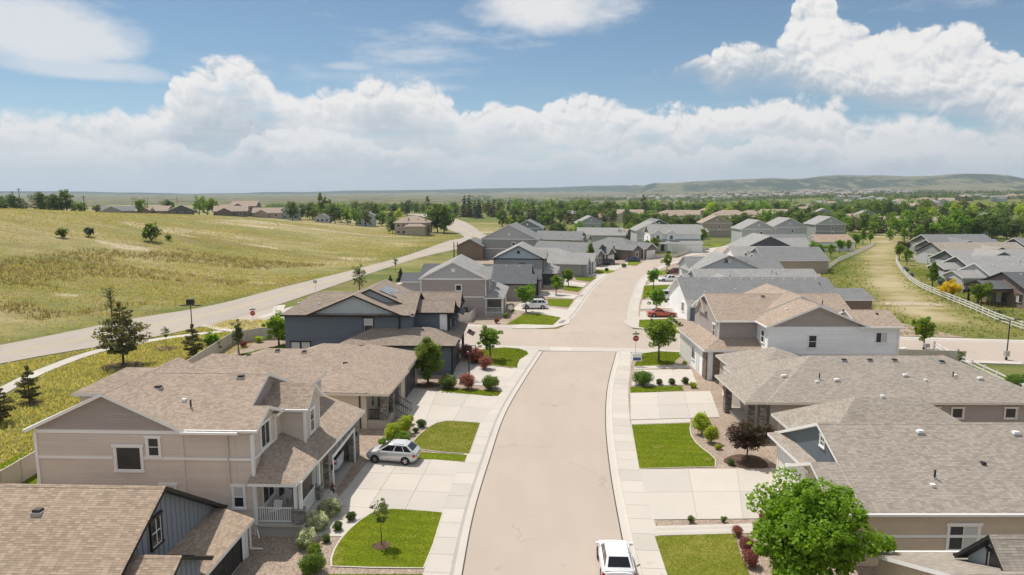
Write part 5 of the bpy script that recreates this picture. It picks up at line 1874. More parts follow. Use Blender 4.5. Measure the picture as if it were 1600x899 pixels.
h = ranch('charcoal roofed ranch house with black rake and brown stone base, left row', (3.2, 127.6), -4, 'taupe_grey', 'taupe_grey', 'roof_charcoal', 'black', w=21, d=13.5, vents=7)
h.gable(-17, -6.5, -2.8, 8, 0, 3.6, 'y', 0.44, M['grey_pale'], M['roof_charcoal'], oh=.3, rk=.4, trim=M['black'])
h.box('wall', 0.2, 1.15, .15, 3.5, 0, 1.0, M['stone_brown'])
h = two_storey('slate gabled two-storey house with black rake in the left row', (6.6, 144.6), -5, 'grey_siding', 'blue_pale', 'roof_grey', 'black', w=10.5, d=12.5)
h = ranch('pale grey ranch house with two small triangular dormers, left row', (16.8, 163.5), -14, 'grey_siding', 'grey_dark', 'roof_grey', 'white', w=20, d=14, ridge='hip', vents=0)
h = ranch('dark hip-roofed house behind the pale grey ranch, left row', (22.0, 186.0), -28, 'brown_siding', 'grey_dark', 'roof_mid', 'white', w=19, d=13, vents=0)
h = ranch('dark gabled house with a chimney pipe at the end of the left row', (35.0, 204.0), -42, 'brown_siding', 'grey_dark', 'roof_mid', 'white', w=18, d=13, ridge='hip', vents=0)
h = two_storey('big mid-grey gabled house standing behind the left row', (7.5, 205.0), -10, 'grey_siding', 'grey_pale', 'roof_mid', 'white', w=17, d=13, porch=False)
h.gable(-24, -16, -3, 5, 0, 4.2, 'y', 0.5, M['wood'], M['roof_mid'], gmat=M['brown_siding'], oh=.4, rk=.5, trim=M['wood'])
# far white pair at the street bend
h = two_storey('white two-storey house with a front gable bay at the street bend', (47.0, 232.0), -90, 'white_siding', 'grey_dark', 'roof_grey', 'white', w=11, d=17, porch=True)
h = two_storey('pale house with grey gable right behind the white house at the bend', (58.0, 252.0), 0, 'grey_pale', 'grey_pale', 'roof_grey', 'white', w=12, d=13, porch=False)

# right row past the crossing (fronts face the street, so turned round; -y of the frame is the far side)
def right_frame(x, y):
    return (x, y)


h = House('house', 'white walled ranch house with charcoal roof and a row of white vents, right row', (28.2, 107.6), 0, False, 'white')
T = M['roof_charcoal']
h.gable(28.0, 52.5, 107.6, 120.0, 0, 3.35, 'x', 0.44, M['white_siding'], M['roof_mid'], oh=.4, rk=.4)
h.gable(50.0, 58.0, 108.6, 116.5, 0, 3.2, 'x', 0.3, M['wood'], M['roof_mid'], oh=.3, rk=.4)
h.gable(28.5, 33, 113.5, 119.6, 0, 3.3, 'x', 0.45, M['white_siding'], M['roof_mid'], gmat=M['white_siding'])
row_vents(h, 31.2, 50.8, 113.2, 12)
for x, y, k_ in ((36.4, 110.2, 'cap'), (31.2, 109.4, 'cap'), (50.6, 111.6, 'pipe'), (50.62, 111.2, 'pipe')):
    h.vent(x, y, k_)
h.box('utility_box', 28.5, 29.2, 107.3, 107.6, 0, 2.1, M['blue_dark'])
h.box('wall', 29.2, 34.5, 107.52, 107.58, 0, 0.45, M['blue_dark'])
h.garage('-x', 28.5, 116.5, 4.8, 2.3, 'door_white', z0=.1); h.win('-x', 28, 110.4, 1.1, 1.3, 1.4, 'pair')

h = House('house', 'pale grey ranch house with arched porch behind the white walled ranch, right row', (31.5, 127.0), 0, False, 'white')
h.gable(34.9, 57.5, 125.0, 136.0, 0, 3.3, 'x', 0.42, M['grey_pale'], M['roof_grey'], oh=.4, rk=.4)
h.gable(35.1, 43, 124.2, 131.4, 0, 3.3, 'y', 0.42, M['grey_pale'], M['roof_grey'], oh=.35, rk=.4)
h.gable(33.6, 38.5, 130.4, 135.9, 0, 3.25, 'x', 0.44, M['grey_pale'], M['roof_grey'], gmat=M['grey_pale'])
row_vents(h, 38, 52, 129.8, 5)
for x, y, k_ in ((41.0, 127.4, 'pipe'), (37.6, 127.2, 'cap'), (49.4, 129.0, 'pipe'), (50, 128.4, 'pipe')):
    h.vent(x, y, k_)
for y in (125.6, 128.0):
    h.box('porch_column', 34.3, 34.6, y - .15, y + .15, 0, 3.1, h.trim)
h.garage('-x', 33.6, 133.1, 4.4, 2.3, 'door_white', z0=.1)

h = House('house', 'light blue boarded gable house with small dark window, right row', (35.5, 146.0), 0, False, 'grey_trim')
h.gable(39.6, 60, 150.5, 161, 0, 3.4, 'x', 0.42, M['blue_pale'], M['roof_mid'], oh=.4, rk=.4)
h.gable(39.0, 54.6, 146.6, 156, 0, 3.3, 'y', 0.44, M['blue_pale'], M['roof_grey'], gmat=M['blue_pale'], oh=.4, rk=.45)
h.battens('-y', 146.56, 39.0, 54.6, lambda x: 3.0, lambda x: 3.3 + .44 * (7.8 - abs(x - 46.8)) - .03, 0.8, M['blue_pale'])
h.win('-y', 146.56, 46.6, 5.2, 1.6, 0.9, 'slide')
row_vents(h, 41, 46, 154.0, 4)
for x, y, k_ in ((53, 153, 'pipe'), (52.4, 152.5, 'pipe'), (50, 151, 'cap'), (42, 153, 'cap')):
    h.vent(x, y, k_)
h.garage('-x', 39.6, 157.4, 4.8, 2.3, 'door_white', z0=.1)


def fill_house(label, u, v, rot, kind, wall, gmat, roof, trim='white', w=None, d=None, **k):
    p = at(u, v)
    if kind == 2:
        return two_storey(label, (p.x, p.y), rot, wall, gmat, roof, trim, w=w or 10.5, d=d or 12, porch=k.get('porch', False))
    return ranch(label, (p.x, p.y), rot, wall, gmat, roof, trim, w=w or 17, d=d or 12, ridge=k.get('ridge', 'x'), vents=k.get('vents', 4), wing=k.get('wing', True))


# right row, further up (frame rotated so that the street front looks left)
for lab, u, v, rot, kind, wall, gm, rf, kw in (
    ('dark gabled two-storey house beyond the light blue gable, right row', 1142, 391, 0, 2, 'grey_dark', 'grey_dark', 'roof_grey', dict(w=-0.1)),
):
    pass
h = House('house', 'dark gabled house with white lower wall beyond the light blue gable, right row', (66.0, 190.0), 0, False, 'white')
h.gable(64.0, 79.5, 190, 203, 0, 4.6, 'y', 0.46, M['grey_pale'], M['roof_grey'], gmat=M['grey_dark'], oh=.4, rk=.45)
h.gable(60, 82, 182, 194, 0, 3.0, 'x', 0.4, M['white_siding'], M['roof_grey'], oh=.4, rk=.4)
for i, xw in enumerate((79.6, 79.6, 79.6)):
    h.win('+x', 79.5, 192 + i * 2.8, 2.4, 1.2, 1.4, 'pair')
row_vents(h, 64, 76, 187.0, 5)
h = ranch('mid-grey roofed house with a columned back porch beside the greenbelt', (64.0, 185.0), 180, 'tan_siding', 'grey_siding', 'roof_mid', w=16, d=13, vents=4)
h = ranch('grey gabled house in the middle of the right row', (72.0, 219.0), 184, 'grey_pale', 'grey_dark', 'roof_grey', w=19, d=13, vents=4)
h = ranch('charcoal gabled house near the end of the right row', (80.0, 238.0), 186, 'grey_siding', 'grey_dark', 'roof_mid', w=19, d=13, vents=0)
h = two_storey('pale blue grey gabled house behind the right row', (101.0, 262.0), 0, 'grey_pale', 'grey_pale', 'roof_grey', w=13, d=12, porch=False)
h = two_storey('pale house with a dark patio window behind the right row', (119.0, 276.0), 0, 'grey_pale', 'grey_pale', 'roof_grey', w=14, d=12, porch=False)
h = ranch('house with a terracotta patio roof beside the greenbelt', (106.0, 246.0), 184, 'white_siding', 'white_siding', 'roof_orange', w=12, d=10, vents=0)

for lab, x, y, rot, kind, wall, gm, rf, w_, d_ in (
    ('grey two-storey house behind the far pale house at the bend', 66.0, 282.0, 4, 2, 'grey_siding', 'grey_dark', 'roof_mid', 11, 13),
    ('grey ranch house behind the far white house at the bend', 44.0, 272.0, -8, 1, 'grey_pale', 'grey_dark', 'roof_grey', 18, 12),
    ('mid-grey ranch house between the left row and the far white house', 24.0, 246.0, -20, 1, 'grey_siding', 'grey_dark', 'roof_mid', 17, 12),
    ('pale ranch house under the trees above the street bend', 84.0, 296.0, 10, 1, 'beige_pale', 'grey_siding', 'roof_grey', 18, 12),
    ('tan two-storey house under the trees above the street bend', 100.0, 312.0, -4, 2, 'tan_siding', 'tan_siding', 'roof_tan', 13, 12),
    ('slate two-storey house behind the big mid-grey gabled house', 12.0, 268.0, -6, 2, 'blue_grey', 'blue_grey', 'roof_mid', 12, 12),
    ('pale grey two-storey house far behind the left row', 42.0, 312.0, 2, 2, 'grey_pale', 'grey_pale', 'roof_grey', 12, 12),
    ('grey gabled house far behind the right row by the trees', 146.0, 300.0, 0, 2, 'grey_siding', 'grey_pale', 'roof_grey', 13, 12),
):
    if kind == 2:
        two_storey(lab, (x, y), rot, wall, gm, rf, 'white', w=w_, d=d_, porch=False)
    else:
        ranch(lab, (x, y), rot, wall, gm, rf, 'white', w=w_, d=d_, vents=0)

# houses across the greenbelt on the right: rear sides look left to the rail fence
for lab, x, y, rot, wall, gm, rf, tr, w_, d_, vn in (
    ('dark brown house with charcoal roof and shaded back porch across the greenbelt', 90, 118.5, 2, 'brown_siding', 'brown_siding', 'roof_charcoal', 'black', 17, 12, 3),
    ('grey roofed house with long white back porch across the greenbelt', 96, 135, 2, 'grey_pale', 'grey_pale', 'roof_grey', 'white', 20, 12, 8),
    ('grey roofed house with a row of white ridge vents across the greenbelt', 102, 150.5, 2, 'grey_pale', 'grey_dark', 'roof_grey', 'white', 23, 12, 12),
    ('house with a wide dark gable and small window across the greenbelt', 110, 167, 2, 'grey_pale', 'grey_dark', 'roof_grey', 'white', 20, 12, 3),
    ('black edged gable house across the greenbelt', 119, 187, 2, 'grey_pale', 'grey_siding', 'roof_weathered', 'black', 24, 13.5, 5),
    ('grey gabled house in the back row across the greenbelt', 129, 207, 2, 'grey_siding', 'grey_dark', 'roof_mid', 'white', 20, 11.5, 0),
    ('mid-grey roofed house at the far end across the greenbelt', 140, 228, 4, 'grey_siding', 'grey_dark', 'roof_mid', 'white', 22, 12.5, 0),
):
    h = ranch(lab, (x + w_, y), rot, wall, gm, rf, tr, w=w_, d=d_, vents=vn)
    gw, gx, gd = {118.5: (7.5, 2.5, 2.4), 135: (8, 9, 1.6), 150.5: (0, 0, 0), 167: (13, 1.5, 2.8), 187: (9.5, 8.5, 2.2), 207: (12, 2, 2.0), 228: (8, 4, 2.0)}[y]
    if gw:
        h.gable(-w_ + gx, -w_ + gx + gw, -gd, 6, 0, 3.3, 'y', 0.43, M[wall], M[rf], gmat=M[gm], oh=.35, rk=.4)
        h.win('-y', -gd, -w_ + gx + gw / 2, 4.0 if gw > 9 else 1.2, 1.4, .8 if gw > 9 else 1.3, 'slide')
    # covered back porch looking over the greenbelt
    if y > 160:
        h.win('-x', -w_, d_ * .5, .3, 2.4, 2.1, 'slide'); continue
    h.gable(-w_ - 4.2, -w_ + 1, d_ * .3, d_ * .8, 2.6, 3.1, 'x', .35, M[gm], M[rf], oh=.3, rk=.3)
    for yy in (d_ * .34, d_ * .55, d_ * .76):
        h.box('porch_column', -w_ - 4.0, -w_ - 3.75, yy - .13, yy + .13, 0, 3.0, h.trim)
    h.win('-x', -w_, d_ * .5, .3, 2.4, 2.1, 'slide')
    h.win('-x', -w_, d_ * .15, 1.0, 1.3, 1.3, 'slide')
h = ranch('house standing behind the dark brown one across the greenbelt', (131, 128), 2, 'grey_siding', 'grey_dark', 'roof_charcoal', 'white', w=19, d=13, vents=0)
h = ranch('grey house standing behind in the second row across the greenbelt', (160, 172), 2, 'grey_siding', 'grey_dark', 'roof_grey', 'white', w=21, d=14, vents=0)
h = ranch('farthest grey house in the second row across the greenbelt', (176, 204), 2, 'grey_siding', 'grey_dark', 'roof_mid', 'white', w=21, d=14, vents=0)

# ------------------------------------------------------------------ vegetation
def leaf_cloud(rng, centers, radii, per, size, flat=0.75, droop=0.0):
    """leaf-sized diamonds spread through clumps; centers (n,3), radii (n,)"""
    n = len(centers)
    k = np.repeat(np.arange(n), per)
    m = len(k)
    d = rng.normal(0, 1, (m, 3)); d /= np.linalg.norm(d, axis=1)[:, None]
    r = radii[k] * rng.uniform(0.35, 1.0, m) ** 0.6
    p = centers[k] + d * r[:, None] * np.array([1, 1, flat])
    nrm = d * 0.6 + rng.normal(0, 0.6, (m, 3)) + np.array([0, 0, 0.55])
    nrm /= np.linalg.norm(nrm, axis=1)[:, None]
    t = rng.normal(0, 1, (m, 3)); t -= (t * nrm).sum(1)[:, None] * nrm
    t /= np.linalg.norm(t, axis=1)[:, None]
    b = np.cross(nrm, t)
    s = size * rng.uniform(0.45, 1.4, m)[:, None]
    bend = nrm * s * 0.18
    V = np.stack([p - t * s * 0.62, p + b * s * 0.36 - bend, p + t * s * 0.62, p - b * s * 0.36 - bend], 1).reshape(-1, 3)
    return V, np.arange(4 * m).reshape(m, 4)


def crown_points(rng, n, shape, zc, rx, rz, inner=0.35, ragged=1.0):
    """clump centres through an uneven crown volume"""
    d = rng.normal(0, 1, (n, 3)); d /= np.linalg.norm(d, axis=1)[:, None]
    r = rng.uniform(inner, 1.0, n) ** 0.7
    a = np.arctan2(d[:, 1], d[:, 0])
    lump = 1 + ragged * (0.16 * np.sin(a * 3 + rng.uniform(0, 6)) + 0.12 * np.sin(a * 5 + d[:, 2] * 4 + rng.uniform(0, 6)) + 0.10 * np.sin(d[:, 2] * 7 + a * 2) + rng.normal(0, 0.09, n))
    p = d * (r * lump)[:, None]
    z = p[:, 2]
    if shape == 'oval':
        wdt = np.ones(n)
    elif shape == 'column':
        wdt = 1 - 0.25 * np.clip(z, 0, 1)
    elif shape == 'cone':
        wdt = np.clip(0.62 - 0.6 * z, 0.08, 1.15)
    elif shape == 'vase':
        wdt = np.clip(0.85 + 0.2 * z, 0.5, 1.1)
    else:
        wdt = np.ones(n)
    return np.stack([p[:, 0] * rx * wdt, p[:, 1] * rx * wdt, zc + z * rz], 1)


def make_tree(name, seed, H, shape, rx, base, n, per, leaf, leafmat, bark='bark', tr=None, cr=None, limbs=9, ragged=1.2):
    """returns (trunk mesh, crown mesh): tapered trunk with limbs, crown of leaf clumps"""
    rng = np.random.default_rng(seed)
    rz = (H - base) / 2
    zc = base + rz
    cr = cr or rx * 0.26
    C = crown_points(rng, n, shape, zc, rx - cr * 0.6, rz - cr * 0.5, ragged=ragged)
    rad = cr * rng.uniform(0.4, 1.3, n)
    V, F = leaf_cloud(rng, C, rad, per, leaf)
    crown = mesh_from_arrays(name + '_crown', V, F, LEAF[leafmat])
    tr = tr or H * 0.018 + 0.03
    mb = MB()
    pts, rr = [], []
    for i in range(6):
        t = i / 5
        pts.append((rng.normal(0, .02 * H) * t * .5, rng.normal(0, .02 * H) * t * .5, t * (H * 0.86)))
        rr.append(tr * (1.25 if i == 0 else 1.0) * (1 - 0.86 * t))
    mb.tube(pts, rr, 7)
    order = rng.permutation(n)[:limbs]
    for i in order:
        c = C[i]
        z0 = max(base * 0.75, min(c[2] - 0.25 * rz, H * .7))
        t = z0 / (H * .86)
        mb.tube([(0, 0, z0), (c[0] * .5, c[1] * .5, z0 * .45 + c[2] * .55), tuple(c)], [tr * (1 - .8 * t) * .6, tr * .3, tr * .1], 5, cap=False)
    trunk = mb.mesh(name + '_trunk', M[bark], smooth=True)
    return trunk, crown


def make_conifer(name, seed, H, r, base, leafmat='pine', layers=11, open_=0.0, per=46, size=0.3, spread=9):
    rng = np.random.default_rng(seed)
    mb = MB()
    tr = H * 0.016 + 0.03
    mb.tube([(0, 0, 0), (rng.normal(0, .05), 0, H * .5), (0, 0, H * .97)], [tr, tr * .65, tr * .12], 7)
    C, Rd = [], []
    for i in range(layers):
        t = i / (layers - 1)
        z = base + (H - base) * t * 0.95
        rl = r * ((1 - t) ** 0.8 if not open_ else (1 - t ** 2.2) * (0.55 + 0.45 * min(1, t * 4))) * rng.uniform(0.8, 1.1) + 0.08
        nb = max(3, round(spread * (1 - 0.6 * t)))
        a0 = rng.uniform(0, 6)
        for j in range(nb):
            a = a0 + 2 * math.pi * j / nb + rng.normal(0, .22)
            L = rl * rng.uniform(0.65, 1.12)
            zz = z + rng.normal(0, .12)
            tip = (math.cos(a) * L, math.sin(a) * L, zz + L * (0.12 if open_ else -0.18))
            mb.tube([(0, 0, zz), tip], [tr * .3, tr * .08], 4, cap=False)
            ns = 2 if not open_ else 3
            for q in range(ns):
                f = 0.45 + 0.55 * q / (ns - 1)
                C.append((tip[0] * f, tip[1] * f, zz + (tip[2] - zz) * f)); Rd.append(max(0.12, L * (0.34 if not open_ else 0.26)))
    C, Rd = np.array(C), np.array(Rd)
    V, F = leaf_cloud(rng, C, Rd, per, size, 0.55)
    return mb.mesh(name + '_trunk', M['bark'], smooth=True), mesh_from_arrays(name + '_needles', V, F, LEAF[leafmat])


def make_shrub(name, seed, w, h, leafmat, n=26, per=70, leaf=0.09, upright=False):
    """returns (stems, foliage)"""
    rng = np.random.default_rng(seed)
    d = rng.normal(0, 1, (n, 3)); d /= np.linalg.norm(d, axis=1)[:, None]
    r = rng.uniform(0.3, 1, n) ** .6
    p = d * r[:, None]
    C = np.stack([p[:, 0] * w * .36, p[:, 1] * w * .36, h * .52 + p[:, 2] * h * .34], 1)
    rad = np.full(n, min(w, h) * .24) * rng.uniform(.7, 1.2, n)
    V, F = leaf_cloud(rng, C, rad, per, leaf, 0.9)
    V[:, 2] = np.maximum(V[:, 2], 0.01)
    mb = MB()
    for i in range(6):
        c = C[rng.integers(n)]
        mb.tube([(0, 0, 0), (c[0] * .6, c[1] * .6, c[2] * .8)], [.02, .008], 4, cap=False)
    return mb.mesh(name + '_stems', M['bark']), mesh_from_arrays(name + '_foliage', V, F, LEAF[leafmat])


def plant(kind, meshes, x, y, label, cat, group, z=None, s=1.0, rz=None, parts=('trunk', 'crown'), sz=None):
    z = (float(ground_z(x, y)) if z is None else z)
    e = empty(kind, (x, y, z - 0.02), random.uniform(0, 6.28) if rz is None else rz)
    e.scale = (s, s, sz or s)
    for nm, me in zip(parts, meshes):
        link(nm, me, e)
    tag(e, label, cat, group)
    return e


def plant_px(kind, meshes, u, v, label, cat, group, z=0.1, **k):
    p = at(u, v, z)
    return plant(kind, meshes, p.x, p.y, label, cat, group, z, **k)


TP = ('trunk', 'crown')
SP = ('stems', 'foliage')
# --- the bright green tree at the bottom right
big = make_tree('bright_tree', 3, 6.3, 'oval', 3.0, 1.0, 190, 170, 0.19, 'bright', tr=0.11, cr=0.66, limbs=40, ragged=0.95)
plant('broadleaf_tree', big, 15.0, 32.0, 'big bright green tree at the bottom right in front of the beige house', 'tree', 'trees by the near houses', 0.08)
maple_a = make_tree('maple', 11, 5.2, 'oval', 1.75, 1.3, 90, 90, 0.17, 'maple', cr=0.42, limbs=12)
maple_b = make_tree('maple', 12, 4.6, 'oval', 1.45, 1.2, 80, 80, 0.17, 'bright', cr=0.38, limbs=12)
maple_c = make_tree('maple', 13, 5.4, 'cone', 1.6, 1.0, 90, 80, 0.17, 'maple', cr=0.4, limbs=12)
column = make_tree('hornbeam', 14, 5.0, 'column', 1.45, 0.7, 170, 130, 0.13, 'maple', cr=0.42, limbs=10)
sapling = make_tree('sapling', 15, 2.9, 'oval', 0.55, 1.3, 26, 36, 0.1, 'olive', 'bark', cr=0.22, tr=0.035, limbs=9)
plum = make_tree('plum', 16, 3.0, 'vase', 1.75, 0.9, 120, 90, 0.12, 'plum', cr=0.4, tr=0.07, limbs=14)
aspen = make_tree('aspen', 17, 3.6, 'column', 0.7, 0.9, 50, 50, 0.13, 'olive', 'bark_pale', cr=0.28, limbs=10)
bare = make_tree('bare_tree', 18, 5.5, 'vase', 1.5, 1.2, 46, 16, 0.13, 'olive', cr=0.4, limbs=40)
sparse = make_tree('sparse_tree', 19, 5.6, 'oval', 1.7, 1.2, 60, 42, 0.15, 'olive', cr=0.36, limbs=26)
lime_t = make_tree('lime_tree', 20, 3.4, 'oval', 1.5, 0.5, 70, 80, 0.16, 'bright', cr=0.4)
pine_a = make_conifer('pine', 21, 7.6, 2.9, 1.6, 'pine', 10, 1, 26, 0.3, 8)
pine_b = make_conifer('pine', 22, 3.6, 1.05, 0.5, 'pine', 8, 1, 24, 0.2, 7)
spruce = make_conifer('spruce', 23, 3.4, 1.0, 0.25, 'juniper', 10, 0, 44, 0.2, 10)
golden = make_tree('golden_tree', 24, 3.6, 'oval', 2.2, 0.6, 80, 80, 0.17, 'yellow', cr=0.5)

G1 = 'street trees and garden trees'
plant_px('broadleaf_tree', column, 669, 600, 'dense columnar green tree beside the dark blue garage', 'tree', G1, s=1.02)
plant_px('broadleaf_tree', maple_a, 766, 562, 'round maple on the corner lawn of the dark blue house', 'tree', G1, s=0.85)
plant_px('broadleaf_tree', maple_a, 1029, 566, 'leafy maple on the corner lawn beside the stop sign', 'tree', G1, s=1.12, rz=1.0)
plant_px('broadleaf_tree', sapling, 596, 852, 'thin young sapling in the middle of the near left lawn', 'tree', G1)
plant_px('broadleaf_tree', plum, 1167, 720, 'dark purple plum tree at the corner of the wide right driveway', 'tree', G1, s=1.05)
for me, u, v, sc, lab in ((maple_a, 822, 488, 1.0, 'bright maple in front of the greige house past the crossing'),
                          (maple_b, 869, 461, .9, 'second young maple up the left row past the crossing'),
                          (maple_b, 888, 448, .9, 'third young maple up the left row past the crossing'),
                          (maple_b, 905, 427, .85, 'bright round tree before the slate gabled house'),
                          (maple_c, 922, 423, 1.35, 'tall full tree by the pale grey ranch in the left row'),
                          (spruce, 959, 406, 1.2, 'small dark evergreen by the pillars of the pale grey ranch'),
                          (maple_a, 1025, 492, .95, 'maple beside the orange car on the right row'),
                          (maple_a, 1021, 452, .9, 'young maple near the white sedan on the right row'),
                          (maple_b, 1042, 423, 1.0, 'young maple at the top of the right row'),
                          (spruce, 1058, 476, 1.3, 'dark little spruce behind the white van'),
                          (maple_b, 1098, 383, 1.4, 'green tree in front of the far pale house at the bend'),
                          (maple_b, 1010, 396, 1.0, 'leafy tree left of the door of the far white house'),
                          (maple_b, 1022, 396, 1.2, 'leafy tree right of the door of the far white house'),
                          (maple_a, 1275, 420, 1.5, 'full green tree behind the right row beside the rail fence'),
                          (maple_b, 1443, 545, .95, 'thin young tree behind the white sided house at the cross street'),
                          (maple_b, 1349, 482, .55, 'small lone sapling at the edge of the greenbelt'),
                          (maple_c, 1456, 452, 1.1, 'yellow green tree across the greenbelt beside the white fence'),
                          (golden, 1487, 466, 1.0, 'golden yellow tree behind the white rail fence'),
                          (maple_a, 1532, 484, 1.0, 'green tree in front of the dark brown house across the greenbelt'),
                          (sapling, 1498, 580, .9, 'leafless little tree beside the fence corner on the right')):
    plant_px('broadleaf_tree' if me not in (spruce,) else 'evergreen_tree', me, u, v, lab, 'tree', G1, s=sc)

G2 = 'trees along the wide road'
for me, u, v, sc, lab, nm in ((pine_a, 193, 570, 1.0, 'tall open pine standing in the grass beside the winding path', 'pine_tree'),
                              (pine_b, 47, 628, 1.0, 'small pine in the grass near the left edge', 'pine_tree'),
                              (pine_b, 2, 660, 1.0, 'dark pine cut by the left edge of the picture', 'pine_tree'),
                              (sapling, 260, 543, 1.0, 'small round tree in a mulch ring beside the path', 'broadleaf_tree'),
                              (pine_b, 303, 558, 1.15, 'narrow pine under the street lamp by the path', 'pine_tree'),
                              (lime_t, 332, 552, .85, 'bright green bushy tree behind the back fence', 'broadleaf_tree'),
                              (aspen, 373, 552, 1.15, 'slim sparse tree behind the back fence of the hip-roofed house', 'broadleaf_tree'),
                              (lime_t, 436, 540, 1.35, 'bright green tree at the rear corner of the dark blue house', 'broadleaf_tree'),
                              (bare, 175, 495, 1.1, 'almost leafless tree on the far verge of the wide road', 'broadleaf_tree'),
                              (sparse, 562, 458, 1.05, 'sparse brownish tree between the wide road and the blue house', 'broadleaf_tree'),
                              (sapling, 618, 425, 1.3, 'tiny pale tree on the verge of the wide road', 'broadleaf_tree'),
                              (spruce, 626, 440, .9, 'little dark conifer beside the path behind the greige house', 'evergreen_tree'),
                              (spruce, 610, 444, .6, 'dark low conifer left of the little conifer by the path', 'evergreen_tree'),
                              (bare, 740, 398, 1.2, 'pale budding tree by the road above the charcoal roof', 'broadleaf_tree'),
                              (bare, 764, 390, 1.2, 'thin grey tree by the road bend', 'broadleaf_tree')):
    plant_px(nm, me, u, v, lab, 'tree', G2, s=sc)
for k, (u, v, hz, lab, me, sc) in enumerate(((98, 372, 9, 'leftmost small bush on the grassy hill', 'g', 1.0), (139, 370, 9, 'dark bush left of centre on the grassy hill', 'd', 1.0), (238, 378, 8, 'larger bush on the grassy hill', 'g', 1.9), (264, 377, 8, 'smallest bush right of the larger one on the hill', 'g', .7))):
    # find where the sight line meets the hill
    t = 60.0
    d = (at(u, v, 0) - Vector((0, 0, CAM_H))).normalized()
    while CAM_H + d.z * t > float(ground_z(d.x * t, d.y * t)) and t < 900:
        t += 0.5
    sh = make_shrub('hill_bush', 60 + k, 2.2, 2.2, 'green' if me == 'g' else 'juniper', 20, 30, .3)
    plant('bush', sh, d.x * t, d.y * t, lab, 'bush', 'bushes on the hill', s=sc * 1.3, parts=SP)

# mulch rings under the planted trees
for u, v, r_, lab in ((193, 571, 2.2, 'tall open pine'), (47, 629, 1.1, 'small pine near the left edge'), (260, 544, 1.4, 'small round tree by the path'), (303, 559, 1.1, 'narrow pine under the lamp'), (596, 853, .55, 'sapling on the near left lawn'),
                      (1167, 721, 1.6, 'plum tree'), (669, 601, 1.3, 'columnar tree')):
    q = at(u, v, .13)
    patch('mulch_ring', [(q.x + r_ * math.cos(a) * (1 + .12 * math.sin(3 * a + u)), q.y + r_ * .9 * math.sin(a)) for a in [k * math.pi / 9 for k in range(18)]], .135 if u in (596,) else .12, 'mulch',
          'dark bark mulch around the ' + lab, world=True, depth=.1)

# --- shrubs and beds
round_s = make_shrub('round_shrub', 31, 1.7, 1.15, 'green', 60, 120, .07)
lime_s = make_shrub('lime_shrub', 32, 1.0, .75, 'maple', 40, 90, .07)
blossom = make_shrub('blossom_shrub', 33, 1.25, 1.0, 'flower', 50, 100, .075)
barb = make_shrub('barberry', 34, 1.4, 1.3, 'red', 46, 70, .08)
dark_s = make_shrub('dark_shrub', 35, .8, .6, 'deep', 26, 80, .06)
tall_s = make_shrub('tall_shrub', 36, 1.1, 1.4, 'lime', 40, 80, .085)
tiny_s = make_shrub('tiny_shrub', 37, .5, .42, 'olive', 14, 50, .05)
blue_s = make_shrub('blue_spruce_shrub', 38, 1.3, 1.7, 'bluespruce', 40, 60, .1)
yel_s = make_shrub('golden_shrub', 39, 1.0, .6, 'lime', 26, 70, .07)
weed_s = make_shrub('dry_shrub', 40, 1.3, 1.0, 'dryweed', 30, 40, .12)
orange_s = make_shrub('orange_shrub', 41, 1.1, 1.5, 'orange', 30, 60, .1)
G3 = 'shrubs in the front gardens'
